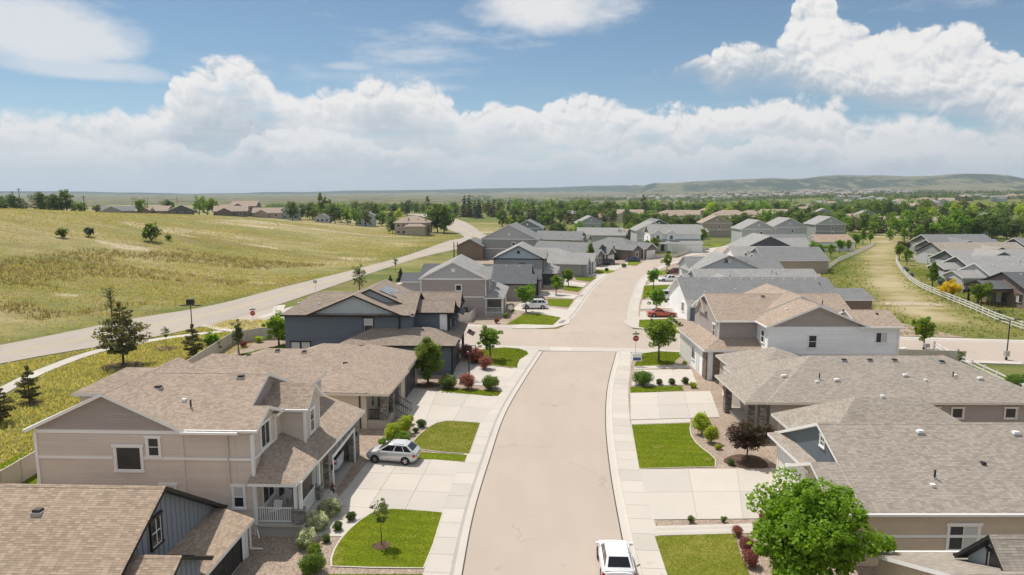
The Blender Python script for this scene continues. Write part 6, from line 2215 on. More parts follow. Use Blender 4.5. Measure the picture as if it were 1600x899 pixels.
for me, u, v, sc, lab in (
    (round_s, 700, 607, 1.3, 'round green shrub beside the columnar tree'), (barb, 731, 608, 1.4, 'reddish barberry below the basketball hoop'),
    (round_s, 766, 608, 1.3, 'wide round shrub nearest the street, left of the driveway mouth'),
    (barb, 759, 577, 1.35, 'dark red shrub at the corner of the blue house lawn'), (barb, 745, 568, 1.6, 'dark red shrub behind the basketball hoop'), (barb, 728, 561, 1.5, 'dark red shrub under the flag'),
    (barb, 776, 505, .75, 'small red shrub at the porch of the greige house'), (lime_s, 790, 497, 1.2, 'light green shrub at the porch of the greige house'), (lime_s, 800, 489, 1.1, 'light green shrub before the white crossover'),
    (blossom, 516, 807, 1.2, 'white blossoming shrub nearest the garage, left bed'), (blossom, 496, 828, 1.25, 'white blossoming shrub in the middle of the left bed'), (blossom, 477, 854, 1.15, 'white blossoming shrub nearest the camera, left bed'),
    (dark_s, 549, 813, 1.0, 'dark green mound in the bed by the front walk'), (dark_s, 528, 829, 1.0, 'dark green mound between the blossoming shrubs and the lawn'), (dark_s, 510, 847, .85, 'small dark mound beside the middle blossoming shrub'),
    (lime_s, 492, 867, .95, 'low green shrub below the blossoming shrubs'), (round_s, 488, 895, .95, 'leafy green shrub at the bottom edge of the left bed'), (yel_s, 482, 899, .6, 'yellow green sprig at the bottom edge of the left bed'),
    (tall_s, 612, 692, 1.3, 'yellow green shrub left of the hatchback roof'), (tall_s, 632, 678, 1.25, 'yellow green shrub by the stone columns'), (lime_s, 628, 694, 1.6, 'green shrub right behind the silver hatchback'), (tall_s, 640, 663, .7, 'light shrub beside the stair rail'),
    (dark_s, 659, 668, 1.3, 'dark round shrub at the tip of the yellowing lawn'), (dark_s, 650, 676, .8, 'small dark shrub left of the yellowing lawn'), (lime_s, 600, 697, 1.0, 'green shrub at the garage corner of the stone porch'),
    (round_s, 1004, 602, 1.45, 'largest clipped shrub in the row on the right'), (dark_s, 1030, 601, 1.15, 'second clipped shrub in the row on the right'), (dark_s, 1050, 601, 1.2, 'third clipped shrub in the row on the right'), (dark_s, 1071, 600, 1.3, 'fourth clipped shrub in the row on the right'),
    (yel_s, 1083, 606, 1.1, 'low yellowish shrub at the end of the clipped row'),
    (tall_s, 1096, 679, 1.5, 'tall leafy shrub beside the curved right lawn'), (tall_s, 1111, 692, 1.2, 'yellow green shrub below the tall leafy shrub'), (yel_s, 1122, 702, .8, 'small golden shrub at the lawn curve'), (dark_s, 1142, 727, .9, 'dark little shrub left of the plum tree'),
    (tiny_s, 1079, 816, 1.2, 'tiny green plant in the strip below the right driveway, left one'), (tiny_s, 1131, 816, 1.0, 'tiny plant in the strip below the right driveway, right one'), (barb, 1191, 812, .4, 'small purple flowering plant by the right driveway end'),
    (dark_s, 1078, 560, .8, 'little shrub in the bed right of the maple'), (lime_s, 1083, 553, .7, 'light little shrub right of the maple'), (yel_s, 1070, 569, .7, 'low shrub at the tip of the right corner lawn'),
    (barb, 1165, 862, .7, 'dark red shrub under the bright tree, upper one'), (barb, 1172, 885, .75, 'dark red shrub under the bright tree, lower one'), (barb, 1152, 838, .55, 'dark red shrub at the corner of the bottom right lawn'),
    (barb, 1134, 612, .6, 'brown red shrub at the stone corner of the white sided house'),
    (orange_s, 1472, 573, 1.1, 'orange leaved shrub inside the rail fence'), (dark_s, 1487, 577, 2.0, 'dark evergreen shrub beside the orange one'), (dark_s, 1523, 583, .9, 'small dark shrub along the rail fence'),
    (round_s, 1590, 612, 1.7, 'green bush cut by the right edge of the picture'), (weed_s, 1325, 486, 1.3, 'straw coloured ornamental grass behind the charcoal roof'), (weed_s, 1333, 490, 1.0, 'second clump of ornamental grass behind the charcoal roof'),
    (dark_s, 1362, 487, .9, 'small dark shrub at the greenbelt edge'), (barb, 1105, 506, .7, 'reddish shrub at the wall of the white walled ranch'),
    (blue_s, 1415, 428, 1.2, 'blue spruce behind the white fence, left one'), (blue_s, 1423, 436, 1.0, 'blue spruce behind the white fence, right one'), (blue_s, 1470, 448, 1.3, 'bluish conifer left of the golden tree'),
    (round_s, 395, 528, 1.0, 'round shrub inside the back fence of the dark blue house'), (yel_s, 405, 535, 1.6, 'yellowish shrub inside the back fence of the dark blue house'), (barb, 380, 543, .8, 'brown shrub inside the back fence'),
    (barb, 1020, 400, 1.3, 'dark red shrub before the far white house'), (round_s, 1045, 397, 1.0, 'green shrub at the corner of the far white house'),
    (lime_s, 712, 528, 1.5, 'green shrub behind the dark blue house at the cross street'),
    (barb, 1075, 428, 1.3, 'maroon shrub at the arched porch of the pale grey ranch'), (dark_s, 948, 424, 1.6, 'dark shrub by the dark parked car'), (round_s, 975, 418, 1.0, 'green shrub between the two far parked cars')):
    plant_px('shrub', me, u, v, lab, 'shrub', G3, parts=SP, s=sc)
for i in range(7):
    p = at(1043 + i * 4.6, 496 + i * 3.4, .1)
    plant('shrub', tiny_s, p.x, p.y, '%s tiny shrub from the left along the lawn edge by the orange car' % ['first', 'second', 'third', 'fourth', 'fifth', 'sixth', 'seventh'][i], 'shrub', 'tiny shrubs by the orange car', .1, s=1.6, parts=SP)
# hedge of trees inside the greenbelt fences
for i, (u, v, me, sc) in enumerate(((1298, 402, maple_b, .9), (1312, 396, maple_a, .95), (1325, 393, maple_b, .9), (1337, 388, maple_a, 1.1), (1348, 382, maple_c, 1.2), (1360, 380, maple_b, .9))):
    plant_px('broadleaf_tree', me, u, v, '%s tree from the left along the inside of the left greenbelt fence' % ['first', 'second', 'third', 'fourth', 'fifth', 'sixth'][i], 'tree', 'trees inside the left greenbelt fence', s=sc)
for i, (u, v, me, sc) in enumerate(((1405, 407, maple_a, 1.0), (1412, 395, plum, 1.3), (1422, 390, spruce, 1.4), (1432, 388, spruce, 1.5), (1417, 414, maple_b, 1.0), (1443, 370, maple_a, 1.3), (1455, 372, maple_a, 1.1))):
    plant_px('broadleaf_tree', me, u, v, '%s tree from the left in the cluster behind the right greenbelt fence' % ['second', 'third plum', 'fourth', 'sixth', 'first low', 'seventh', 'last'][i] if False else
             ['round green tree at the bend of the right greenbelt fence', 'dark plum tree behind the bend of the right greenbelt fence', 'slim evergreen left of its twin behind the right fence', 'slim evergreen right of its twin behind the right fence',
              'bright low tree just inside the right greenbelt fence', 'leafy tree at the top of the greenbelt, left of its pair', 'leafy tree at the top of the greenbelt, right of its pair'][i], 'tree', 'trees inside the right greenbelt fence', s=sc)

# --- the tree belts beyond the houses
FT = {}
for i in range(4):
    FT['b%d' % i] = make_tree('belt_broadleaf', 80 + i, 11.0, 'oval', 4.6, 1.0, 46, 44, 0.62, ['green', 'maple', 'deep', 'olive'][i], cr=1.5, limbs=6)
FT['c0'] = make_tree('belt_cottonwood', 90, 13.0, 'column', 3.0, 1.0, 44, 40, 0.6, 'green', cr=1.1, limbs=6)
FT['p0'] = make_conifer('belt_pine', 91, 10.0, 2.6, .6, 'juniper', 9, 0, 22, .55, 8)
FT['p1'] = make_conifer('belt_pine', 92, 9.0, 3.0, 1.0, 'pine', 8, 1, 20, .6, 7)
FT['y0'] = make_tree('belt_lime', 93, 9.0, 'oval', 3.8, .8, 40, 40, .6, 'lime', cr=1.3, limbs=5)
ORD = ['first', 'second', 'third', 'fourth', 'fifth', 'sixth', 'seventh', 'eighth', 'ninth', 'tenth', 'eleventh', 'twelfth', 'thirteenth', 'fourteenth', 'fifteenth', 'sixteenth', 'seventeenth', 'eighteenth', 'nineteenth', 'twentieth']
KIND = {'b': 'broadleaf tree', 'c': 'tall cottonwood', 'p': 'dark conifer', 'y': 'lime green tree'}
NAME = {'b': 'broadleaf_tree', 'c': 'cottonwood_tree', 'p': 'conifer_tree', 'y': 'lime_tree'}


def belt(where, group, spots):
    """spots: (x, y, mesh key, scale); labelled by kind and order from the left as the photograph shows them"""
    cnt = {}
    for x, y, k, s in sorted(spots, key=lambda q: px(q[0], q[1], 3)[0]):
        i = cnt.get(k[0], 0)
        cnt[k[0]] = i + 1
        o = ORD[i] if i < 20 else ORD[i - 20].replace('first', 'twenty-first') if i < 21 else 'twenty-' + ORD[i - 20]
        if i >= 29:
            o = 'number %d' % (i + 1)
        plant(NAME[k[0]], FT[k], x, y, '%s %s from the left %s' % (o, KIND[k[0]], where), 'tree', group, s=s, sz=s * random.uniform(.9, 1.12))


rb = random.Random(11)


def hillspot(u, v):
    """first ground along a sight line, or None"""
    d = (at(u, 800, 0) - Vector((0, 0, CAM_H)))
    a = (u - 800) / FPX; b = -(v - 449.5) / FPX
    d = Vector((a, math.cos(PITCH) + b * math.sin(PITCH), -math.sin(PITCH) + b * math.cos(PITCH))).normalized()
    t = 60.0
    while t < 1500:
        if CAM_H + d.z * t < float(ground_z(d.x * t, d.y * t)):
            return d.x * t, d.y * t
        t += 1.0 + t * .004
    return None


def ray_at(u, dist):
    return (u - 800) / FPX * dist * 0.995, dist


def row(us, dist, keys, smin, smax, jit=12):
    r = []
    for u in us:
        x, y = ray_at(u + rb.uniform(-4, 4), dist + rb.uniform(-jit, jit))
        r.append((x, y, rb.choice(keys), rb.uniform(smin, smax)))
    return r


belt('on the hill crest at the far left', 'trees on the hill crest', row([5, 22, 36, 60, 70, 80, 92, 104], 330, ['p1', 'b2', 'p1', 'b2'], .75, 1.1) + row([118, 128, 153, 219, 240], 340, ['b0', 'b3', 'p1'], .45, .7))
belt('behind the houses past the hill', 'trees behind the hill houses', row([268, 310, 322, 338, 455, 472, 480, 495, 510, 520, 532, 545, 558, 570, 585, 600, 612], 400, ['b1', 'b0', 'b3', 'b2', 'b1'], .75, 1.1, 25) + row([500, 508, 516], 440, ['c0'], 1.0, 1.25) + row([620, 595], 470, ['y0'], .8, 1.0))
belt('around the end of the hill by the road bend', 'trees at the road bend', row([612, 626, 640, 655, 668], 318, ['p0', 'p1', 'b2'], .7, 1.0, 5) + row([672, 680, 690, 697], 345, ['b0', 'b2', 'c0'], 1.0, 1.35, 8))
belt('in the grove past the road bend', 'grove past the road bend', row([715, 722, 729, 736, 742, 752, 760, 768, 776], 560, ['p0', 'p0', 'p1'], 1.2, 1.7, 25) + row([800, 806, 817, 845, 836], 420, ['p1', 'p0', 'b2'], .9, 1.2, 20) + row([787, 795, 858, 812], 400, ['b0', 'y0', 'b3'], .7, 1.0, 15))
belt('behind the left row of houses', 'trees behind the left row', row(range(806, 1010, 6), 440, ['b2', 'b0', 'p0', 'p1', 'b3'], .7, 1.05, 40))
belt('just behind the back gardens of the left row', 'garden trees behind the left row', row(range(792, 1000, 9), 290, ['b0', 'b1', 'b3', 'p1', 'b2'], .45, .75, 22))
belt('behind the far white house', 'trees behind the far white house', row(range(985, 1110, 7), 360, ['b2', 'p1', 'b0', 'p0'], .65, .95, 25) + row([1000, 1012, 1022, 1034], 330, ['p1', 'b2'], .7, .9, 10))
belt('behind the right row of houses', 'trees behind the right row', row(range(1110, 1240, 8), 380, ['b0', 'b2', 'b1', 'p1'], .7, 1.0, 30) + row(range(1225, 1345, 11), 345, ['b2', 'b0', 'b1', 'p1', 'b2'], .8, 1.15, 20))
belt('beyond the top of the greenbelt', 'trees beyond the greenbelt', row(range(1345, 1480, 9), 330, ['b0', 'b2', 'b1', 'b3', 'p0'], .7, 1.15, 25) + row([1395, 1415, 1440], 290, ['y0', 'b1'], .45, .6, 5))
belt('behind the houses at the right edge', 'trees at the right edge', row(range(1480, 1640, 10), 300, ['b2', 'b0', 'b1', 'p1', 'b2'], .8, 1.25, 30))
# farther belts
belt('in the long tree line left of the street axis', 'far tree line left', row(range(540, 820, 12), 640, ['b0', 'b2', 'b1', 'b3', 'c0'], .9, 1.3, 60))
belt('in the long tree line behind the street bend', 'far tree line centre', row(range(815, 1110, 9), 600, ['b0', 'b2', 'b1', 'b1', 'c0'], .95, 1.35, 70))
belt('in the long tree line behind the right row', 'far tree line right', row(range(1110, 1360, 10), 560, ['b0', 'b2', 'b1', 'b1', 'y0', 'b3'], .95, 1.35, 60))
belt('in the long tree line at the far right', 'far tree line far right', row(range(1340, 1640, 10), 520, ['b0', 'b2', 'b1', 'b1', 'y0', 'b3'], 1.0, 1.45, 60))


# the woods still farther away read as one mass
def woods():
    rng = np.random.default_rng(3)
    n = 2600
    az = np.radians(rng.uniform(-20, 40, n))
    r = rng.uniform(700, 1330, n)
    x, y = r * np.sin(az), r * np.cos(az)
    keep = (vnoise(x, y, 140, 9) * .6 + vnoise(x, y, 50, 10) * .4) > 0.47
    keep &= ~((x > -60) & (x < 330) & (y > 980) & (vnoise(x, y, 200, 12) < .7))
    x, y = x[keep], y[keep]
    z = ground_z(x, y)
    per = 5
    C = np.repeat(np.stack([x, y, z], 1), per, 0)
    s = np.repeat(rng.uniform(.6, 1.25, len(x)), per)
    C = C + rng.normal(0, 1, C.shape) * np.array([2.6, 2.6, 1.8]) * s[:, None]
    C[:, 2] += 4.6 * s
    V, F = leaf_cloud(rng, C, 2.3 * s, 14, 1.5)
    h = len(F) // 2
    o = link('woods', mesh_from_arrays('woods', V, F, [LEAF['deep'], LEAF['green']], midx=(np.arange(len(F)) // (14 * per)) % 2))
    tag(o, 'far-off woods and gardens reading as one green mass under the mesas', 'woods', kind='stuff')
    # woods on the far slopes
    n = 3600
    az = np.radians(rng.uniform(-4, 38, n)); r = rng.uniform(1500, 3600, n)
    x, y = r * np.sin(az), r * np.cos(az)
    keep = (vnoise(x, y, 380, 19) * .6 + vnoise(x, y, 120, 20) * .4) > 0.52
    x, y = x[keep], y[keep]
    z = hill_z(x, y)
    C = np.repeat(np.stack([x, y, z + 3], 1), 3, 0) + rng.normal(0, 3.0, (len(x) * 3, 3)) * np.array([1.6, 1, .5])
    V, F = leaf_cloud(rng, C, np.full(len(C), 4.0), 6, 4.0)
    o = link('distant_woods', mesh_from_arrays('distant_woods', V, F, LEAF['deep']))
    tag(o, 'scattered dark woods on the rising ground below the mesas', 'woods', kind='stuff')


woods()
# scrub line at the hill edge near the road bend
rng2 = np.random.default_rng(8)
sc_n = 34
for i in range(1):
    us = np.linspace(560, 690, sc_n)
    C = []
    for u in us:
        q = hillspot(float(u), 338 + max(0, (u - 640)) * .28 + rng2.uniform(0, 4))
        if q:
            for _ in range(3):
                x, y = q[0] + rng2.normal(0, 1.2), q[1] + rng2.normal(0, 2)
                C.append((x, y, float(ground_z(x, y)) + .6))
    C = np.array(C)
    V, F = leaf_cloud(rng2, C, np.full(len(C), 1.0), 40, .3)
    tag(link('scrub', mesh_from_arrays('scrub', V, F, LEAF['olive'])), 'low scrub along the edge of the hill below the trees', 'scrub', kind='stuff')

# ------------------------------------------------------------------ vehicles
def wheel(parent, x, y, r, w, side):
    mb = MB((x, y, r))
    n = 20
    prof = [(0.62, .5), (.94, .5), (1.0, .32), (1.0, -.32), (.94, -.5), (.62, -.5)]
    rings = []
    for j in range(n):
        a = 2 * math.pi * j / n
        rings.append([(x + math.cos(a) * r * q, y + side * w * t, r + math.sin(a) * r * q) for q, t in prof])
    for j in range(n):
        A, B = rings[j], rings[(j + 1) % n]
        for k in range(len(prof) - 1):
            mb.poly([A[k], A[k + 1], B[k + 1], B[k]])
    ty = mb.build('wheel', M['rubber'], parent, loc=(x, y, r), smooth=30, merge=True)
    mb = MB((x, y, r))
    yo = y + side * w * .42
    for j in range(5):
        a = 2 * math.pi * j / 5
        mb.bar((x, yo, r), (x + math.cos(a) * r * .6, yo, r + math.sin(a) * r * .6), r * .2, .03, 0, up=(0, 1, 0))
    m = 20
    for j in range(m):
        a, b = 2 * math.pi * j / m, 2 * math.pi * (j + 1) / m
        P = lambda g, q: (x + math.cos(g) * r * q, yo, r + math.sin(g) * r * q)
        mb.poly([P(a, .52), P(b, .52), P(b, .64), P(a, .64)])
    P = lambda g, q, d: (x + math.cos(g) * r * q, yo - side * d, r + math.sin(g) * r * q)
    mb.poly([P(2 * math.pi * j / m, .6, .05) for j in range(m)], 1)
    mb.build('rim', [M['rim'], M['plastic_black']], ty)


def car(label, loc, rz, paint_, L=4.4, W=1.8, H=1.6, style='suv', group='parked cars', wheel_r=0.34, name='car'):
    """body lofted from sections, greenhouse with glass, lights, wheels; front is +x"""
    e = empty(name, (loc[0], loc[1], loc[2] if len(loc) > 2 else 0.0), rz)
    tag(e, label, 'car' if style != 'pickup' else 'truck', group)
    P = M[paint_]
    hl, hw = L / 2, W / 2
    st = {   # hood height, belt height, tail height, windscreen base, roof front, roof rear, tail glass base (x as share of half length)
        'suv': (.62, .64, .63, .46, .08, -.70, -.97), 'hatch': (.60, .63, .62, .58, .10, -.62, -.96), 'sedan': (.56, .60, .60, .40, .10, -.42, -.74),
        'muscle': (.62, .66, .66, .22, -.06, -.40, -.72), 'van': (.55, .58, .56, .62, .40, -.92, -.98), 'pickup': (.60, .62, .60, .46, .20, -.12, -.22)}[style]
    zh, zb, zt = st[0] * H, st[1] * H, st[2] * H
    z0 = .2
    N = 17
    secs = []
    for i in range(N):
        t = -1 + 2 * i / (N - 1)
        x = t * hl
        endf = min(1.0, (1 - abs(t)) / .14)
        rd = math.sin(endf * math.pi / 2) ** .6 if endf < 1 else 1
        w = hw * (.80 + .20 * rd) * (1 - .03 * max(0, t))
        if t > st[3]:
            top = zh - (zh - zh * .80) * ((t - st[3]) / (1 - st[3])) ** 2.2
        elif t > st[6]:
            top = zb
        else:
            top = zt
        nose = .10 * (1 - rd)
        lo = z0 + nose * 1.2
        top -= nose * .6
        sec = [(x, 0, lo), (x, w * .86, lo), (x, w * .97, lo + (top - lo) * .25), (x, w, lo + (top - lo) * .55), (x, w * .965, lo + (top - lo) * .85), (x, w * .90, top - .015), (x, w * .5, top + .012), (x, 0, top + .02)]
        secs.append(sec + [(q[0], -q[1], q[2]) for q in sec[-2:0:-1]])
    mb = MB()
    K = len(secs[0])
    for a, b in zip(secs, secs[1:]):
        for k in range(K):
            mb.poly([a[k], b[k], b[(k + 1) % K], a[(k + 1) % K]])
    mb.poly(secs[0]); mb.poly(secs[-1][::-1])
    mb.build('body', P, e, smooth=38, merge=True)
    # greenhouse
    xs_, xr, xq, xt = st[3] * hl, st[4] * hl, st[5] * hl, st[6] * hl
    wb, wr = hw * .89, hw * .67
    zr = H
    zl = zb - .02
    B = [(xs_, wb * .93, zl), (xs_, -wb * .93, zl), (xt, -wb * .94, zl), (xt, wb * .94, zl)]
    T = [(xr, wr, zr - .05), (xr, -wr, zr - .05), (xq, -wr * .97, zr - .06), (xq, wr * .97, zr - .06)]
    Tm = [(xr - .3, wr * .8, zr), (xr - .3, -wr * .8, zr), (xq + .25, -wr * .8, zr), (xq + .25, wr * .8, zr)]
    mb = MB()
    for k in range(4):
        j = (k + 1) % 4
        mb.poly([B[k], T[k], T[j], B[j]]); mb.poly([T[k], Tm[k], Tm[j], T[j]])
    mb.poly(Tm)
    mb.build('cabin', P, e, smooth=60, bevel=.055)

    def glass(q, name, s0=.0, s1=1.0, t0=.1, t1=.9, out=.012):
        q = [Vector(p) for p in q]
        f = lambda s, t: q[0].lerp(q[1], s).lerp(q[3].lerp(q[2], s), t)
        pts = [f(s0, t0), f(s1, t0), f(s1, t1), f(s0, t1)]
        n = (pts[1] - pts[0]).cross(pts[3] - pts[0]).normalized()
        c = sum(pts, Vector()) / 4
        if n.dot(c - Vector((c.x * .6, 0, H * .5))) < 0:
            n = -n
        m = MB()
        a = [p + n * out for p in pts]; b = [p - n * .02 for p in pts]
        m.hexa([tuple(p) for p in b + a])
        m.build(name, M['car_glass'], e)
    glass([B[0], B[1], T[1], T[0]], 'windscreen', .05, .95, .06, .93)
    glass([B[2], B[3], T[3], T[2]], 'rear_window', .08, .92, .25 if style != 'sedan' else .1, .9)
    for k0, k1 in ((0, 3), (2, 1)):
        q = [B[k0], B[k1], T[k1], T[k0]]
        if style == 'pickup':
            glass(q, 'side_window', .1, .52, .12, .9); glass(q, 'side_window', .56, .92, .12, .9)
        else:
            sg = [(.08, .42), (.46, .72), (.75, .94)] if style in ('suv', 'van', 'hatch') else [(.08, .5), (.54, .9)]
            if k0 == 2:
                sg = [(1 - b, 1 - a) for a, b in sg]
            for a, b in sg:
                glass(q, 'side_window', a, b, .1, .86)
    if style == 'pickup':
        m = MB()
        m.box(-hl + .12, xt - .1, -hw * .8, hw * .8, zb - .42, zb + .035)
        m.build('cargo_bed', M['plastic_black'], e)
        m = MB(); m.box(-hl - .01, -hl + .07, -hw * .84, hw * .84, zb - .48, zb + .02); m.build('tailgate', P, e)
    # arches and wheels
    wx = L * .31
    for sx in (wx, -wx * .98):
        for sy in (-1, 1):
            m = MB()
            pts = [(sx + math.cos(a) * wheel_r * 1.16, sy * (hw - .0) * 1.002, max(.16, wheel_r + math.sin(a) * wheel_r * 1.16)) for a in [math.pi * 2 * j / 18 for j in range(18)]]
            q = [(p[0], p[1] - sy * .2, p[2]) for p in pts]
            m.poly(pts if sy < 0 else pts[::-1])
            m.build('wheel_arch', M['plastic_black'], e)
            wheel(e, sx, sy * (hw - .1), wheel_r, .24, sy)
    # lights, bumpers, plates, mirrors
    for sy in (-1, 1):
        m = MB(); m.hexa([(hl * .90, sy * hw * .50, zh * .62), (hl * .99, sy * hw * .50, zh * .62), (hl * .99, sy * hw * .78, zh * .62), (hl * .86, sy * hw * .93, zh * .64),
                          (hl * .88, sy * hw * .50, zh * .80), (hl * .97, sy * hw * .50, zh * .78), (hl * .96, sy * hw * .78, zh * .79), (hl * .82, sy * hw * .93, zh * .83)])
        m.build('headlight', M['clear_light'], e)
        zz = zt * .66
        m = MB(); m.hexa([(-hl * .99, sy * hw * .52, zz), (-hl * 1.005, sy * hw * .52, zz), (-hl * 1.0, sy * hw * .80, zz), (-hl * .90, sy * hw * .985, zz),
                          (-hl * .97, sy * hw * .52, zz + .17), (-hl * .995, sy * hw * .52, zz + .17), (-hl * .985, sy * hw * .80, zz + .18), (-hl * .89, sy * hw * .975, zz + .2)])
        m.build('tail_light', M['red_light'], e)
        m = MB(); m.box(xs_ - .35, xs_ - .2, sy * (hw + .02) - .1, sy * (hw + .02) + .1, zb + .02, zb + .17); m.build('mirror', P, e, bevel=.02)
        m = MB(); m.box(-.1, .08, sy * hw * .985 - .012, sy * hw * .985 + .012, zb - .16, zb - .12); m.build('door_handle', P, e)
    m = MB(); m.box(-hl * 1.01, -hl * .96, -.26, .26, zt * .5, zt * .5 + .13); m.build('number_plate', M['vent_white'], e)
    m = MB(); m.box(-hl * .985, -hl * .90, -hw * .72, hw * .72, .24, .42); m.box(hl * .93, hl * .992, -hw * .62, hw * .62, .26, .46); m.build('bumper_trim', M['plastic_black'], e)
    return e


p0, p1 = at(582, 724), at(633, 730)
car('small silver hatchback parked on the left driveway before the open garage', (-9.05, 50.0, ZW + .008), math.atan2(.45, -2.5), 'car_silver', 3.9, 1.7, 1.5, 'hatch', wheel_r=.31)
car('white crossover parked on the right side of the street at the bottom', (5.65, 34.8, .03), R(87.5), 'car_white', 3.75, 1.8, 1.58, 'hatch')
car('white pickup truck inside the open garage', (-15.25, 48.25, .14), R(178), 'car_white', 5.2, 1.95, 1.8, 'pickup', 'vehicles on the left driveways', .38, 'pickup_truck')
q = at(838, 484); car('white crossover on the driveway of the greige house', (q.x - .3, q.y + .6, ZW), R(182), 'car_white', 4.5, 1.85, 1.68, 'suv')
q = at(948, 415); car('dark sport utility car before the pale grey ranch', (q.x, q.y + .5, ZW), R(172), 'car_dark', 4.7, 1.9, 1.75, 'suv')
q = at(989, 410); car('dark blue car at the end of the left row', (q.x, q.y + .5, ZW), R(168), 'car_blue', 4.5, 1.85, 1.5, 'sedan')
q = at(1035, 497); car('orange red coupe on the first right driveway past the crossing', (q.x, q.y + .7, ZW), R(2), 'car_orange', 4.8, 1.9, 1.38, 'muscle')
q = at(1047, 470); car('white boxy van on the second right driveway past the crossing', (q.x, q.y + .7, ZW), R(2), 'car_white', 4.6, 1.85, 1.85, 'van')
q = at(1046, 441); car('white sedan on the third right driveway past the crossing', (q.x, q.y + .7, ZW), R(182), 'car_white', 4.7, 1.85, 1.45, 'sedan')
q = at(1055, 429); car('maroon car half hidden behind the white sedan', (q.x, q.y + .7, ZW), R(182), 'car_maroon', 4.5, 1.85, 1.45, 'sedan')


# ------------------------------------------------------------------ fences
def panel_fence(pts, label, mat='vinyl', hgt=1.75, step=2.0, world=True):
    P = resample(pts, step)
    e = empty('fence', (P[0][0], P[0][1], 0))
    tag(e, label, 'fence', 'fences of the neighbourhood')
    off = (P[0][0], P[0][1], 0)
    for i, (x, y) in enumerate(P):
        z = float(ground_z(x, y))
        m = MB(off); m.box(x - .065, x + .065, y - .065, y + .065, z, z + hgt + .08); m.build('post', M[mat], e)
        if i:
            a, b = Vector((*P[i - 1], 0)), Vector((x, y, 0))
            za, zb_ = float(ground_z(a.x, a.y)), z
            m = MB(off)
            d = (b - a).normalized()
            s = Vector((-d.y, d.x, 0)) * .02
            m.hexa([tuple(v) for v in (a - s + Vector((0, 0, za + .05)), a + s + Vector((0, 0, za + .05)), b + s + Vector((0, 0, zb_ + .05)), b - s + Vector((0, 0, zb_ + .05)),
                                       a - s + Vector((0, 0, za + hgt)), a + s + Vector((0, 0, za + hgt)), b + s + Vector((0, 0, zb_ + hgt)), b - s + Vector((0, 0, zb_ + hgt)))])
            m.bar((a.x, a.y, za + hgt), (b.x, b.y, zb_ + hgt), .07, .09); m.bar((a.x, a.y, za + .15), (b.x, b.y, zb_ + .15), .07, .12)
            m.build('panel', M[mat], e)
    return e


def rail_fence(pts, label, mat='vinyl_white', hgt=1.35, step=2.6):
    P = resample(pts, step)
    e = empty('rail_fence', (P[0][0], P[0][1], 0))
    tag(e, label, 'fence', 'rail fences')
    pm = MB(); pm.box(-.07, .07, -.07, .07, 0, hgt + .08); pme = pm.mesh('post', M[mat])
    for i, (x, y) in enumerate(P):
        z = float(ground_z(x, y)) - .02
        link('post', pme, e, loc=(x - P[0][0], y - P[0][1], z))
        if i:
            a = P[i - 1]
            for zz in (.35, .8, 1.22):
                m = MB((P[0][0], P[0][1], 0)); m.bar((a[0], a[1], float(ground_z(*a)) + zz), (x, y, z + zz), .05, .14); m.build('rail', M[mat], e)
    return e


def G2(pxs, z=0):
    return [tuple(at(u, v, z)[:2]) for u, v in pxs]


panel_fence([(-34.2, 30), (-34.6, 44), (-35.2, 60), (-36.4, 75), (-37.6, 90)], 'tan vinyl privacy fence behind the near left houses')
panel_fence([(-37.6, 90), (-34.5, 93.6), (-29, 93.0)], 'tan vinyl fence running to the rear corner of the dark blue house')
panel_fence(G2([(657, 503), (735, 504), (748, 490)]), 'low tan vinyl fence below the greige house past the crossing', hgt=1.5)
panel_fence([(46.4, 80.3), (53.8, 79.2)], 'tan vinyl fence section beside the cross street on the right', hgt=1.7)
panel_fence([(19.5, 33.3), (46, 33.0)], 'pale vinyl fence between the bottom right house and the beige house', 'vinyl_white', 1.7)
panel_fence(G2([(1018, 404), (1055, 403), (1085, 394), (1108, 391)]), 'low tan wall fence before the far white house', hgt=1.2)
panel_fence(G2([(1515, 452), (1560, 458), (1600, 460)]), 'tan vinyl yard fence before the dark brown house', hgt=1.5)
panel_fence(G2([(1420, 405), (1440, 408)]), 'short tan fence of the first yard across the greenbelt', hgt=1.5)
rail_fence(spline(G2([(1290, 424), (1312, 409), (1332, 400), (1352, 391), (1366, 383)]), 4), 'white rail fence on the left side of the greenbelt')
rail_fence(spline(G2([(1400, 405), (1402, 414), (1410, 427), (1430, 446), (1473, 466), (1517, 484), (1560, 503), (1612, 521)]), 4), 'white rail fence curving along the right side of the greenbelt')
rail_fence(spline(G2([(1459, 550), (1485, 565), (1508, 576), (1560, 601), (1620, 632)]), 3), 'white rail fence running from the cross street down the right edge')


# ------------------------------------------------------------------ signs, lamps, poles
def text_mesh(s, size, mat, name):
    cu = bpy.data.curves.new(name, 'FONT')
    cu.body = s
    cu.size = size
    cu.align_x = 'CENTER'; cu.align_y = 'CENTER'
    cu.extrude = .004
    o = bpy.data.objects.new(name, cu)
    COL.objects.link(o)
    dg = bpy.context.evaluated_depsgraph_get()
    me = bpy.data.meshes.new_from_object(o.evaluated_get(dg))
    bpy.data.objects.remove(o)
    me.materials.clear(); me.materials.append(mat)
    return me


STOP_ME = text_mesh('STOP', .27, M['vent_white'], 'lettering')


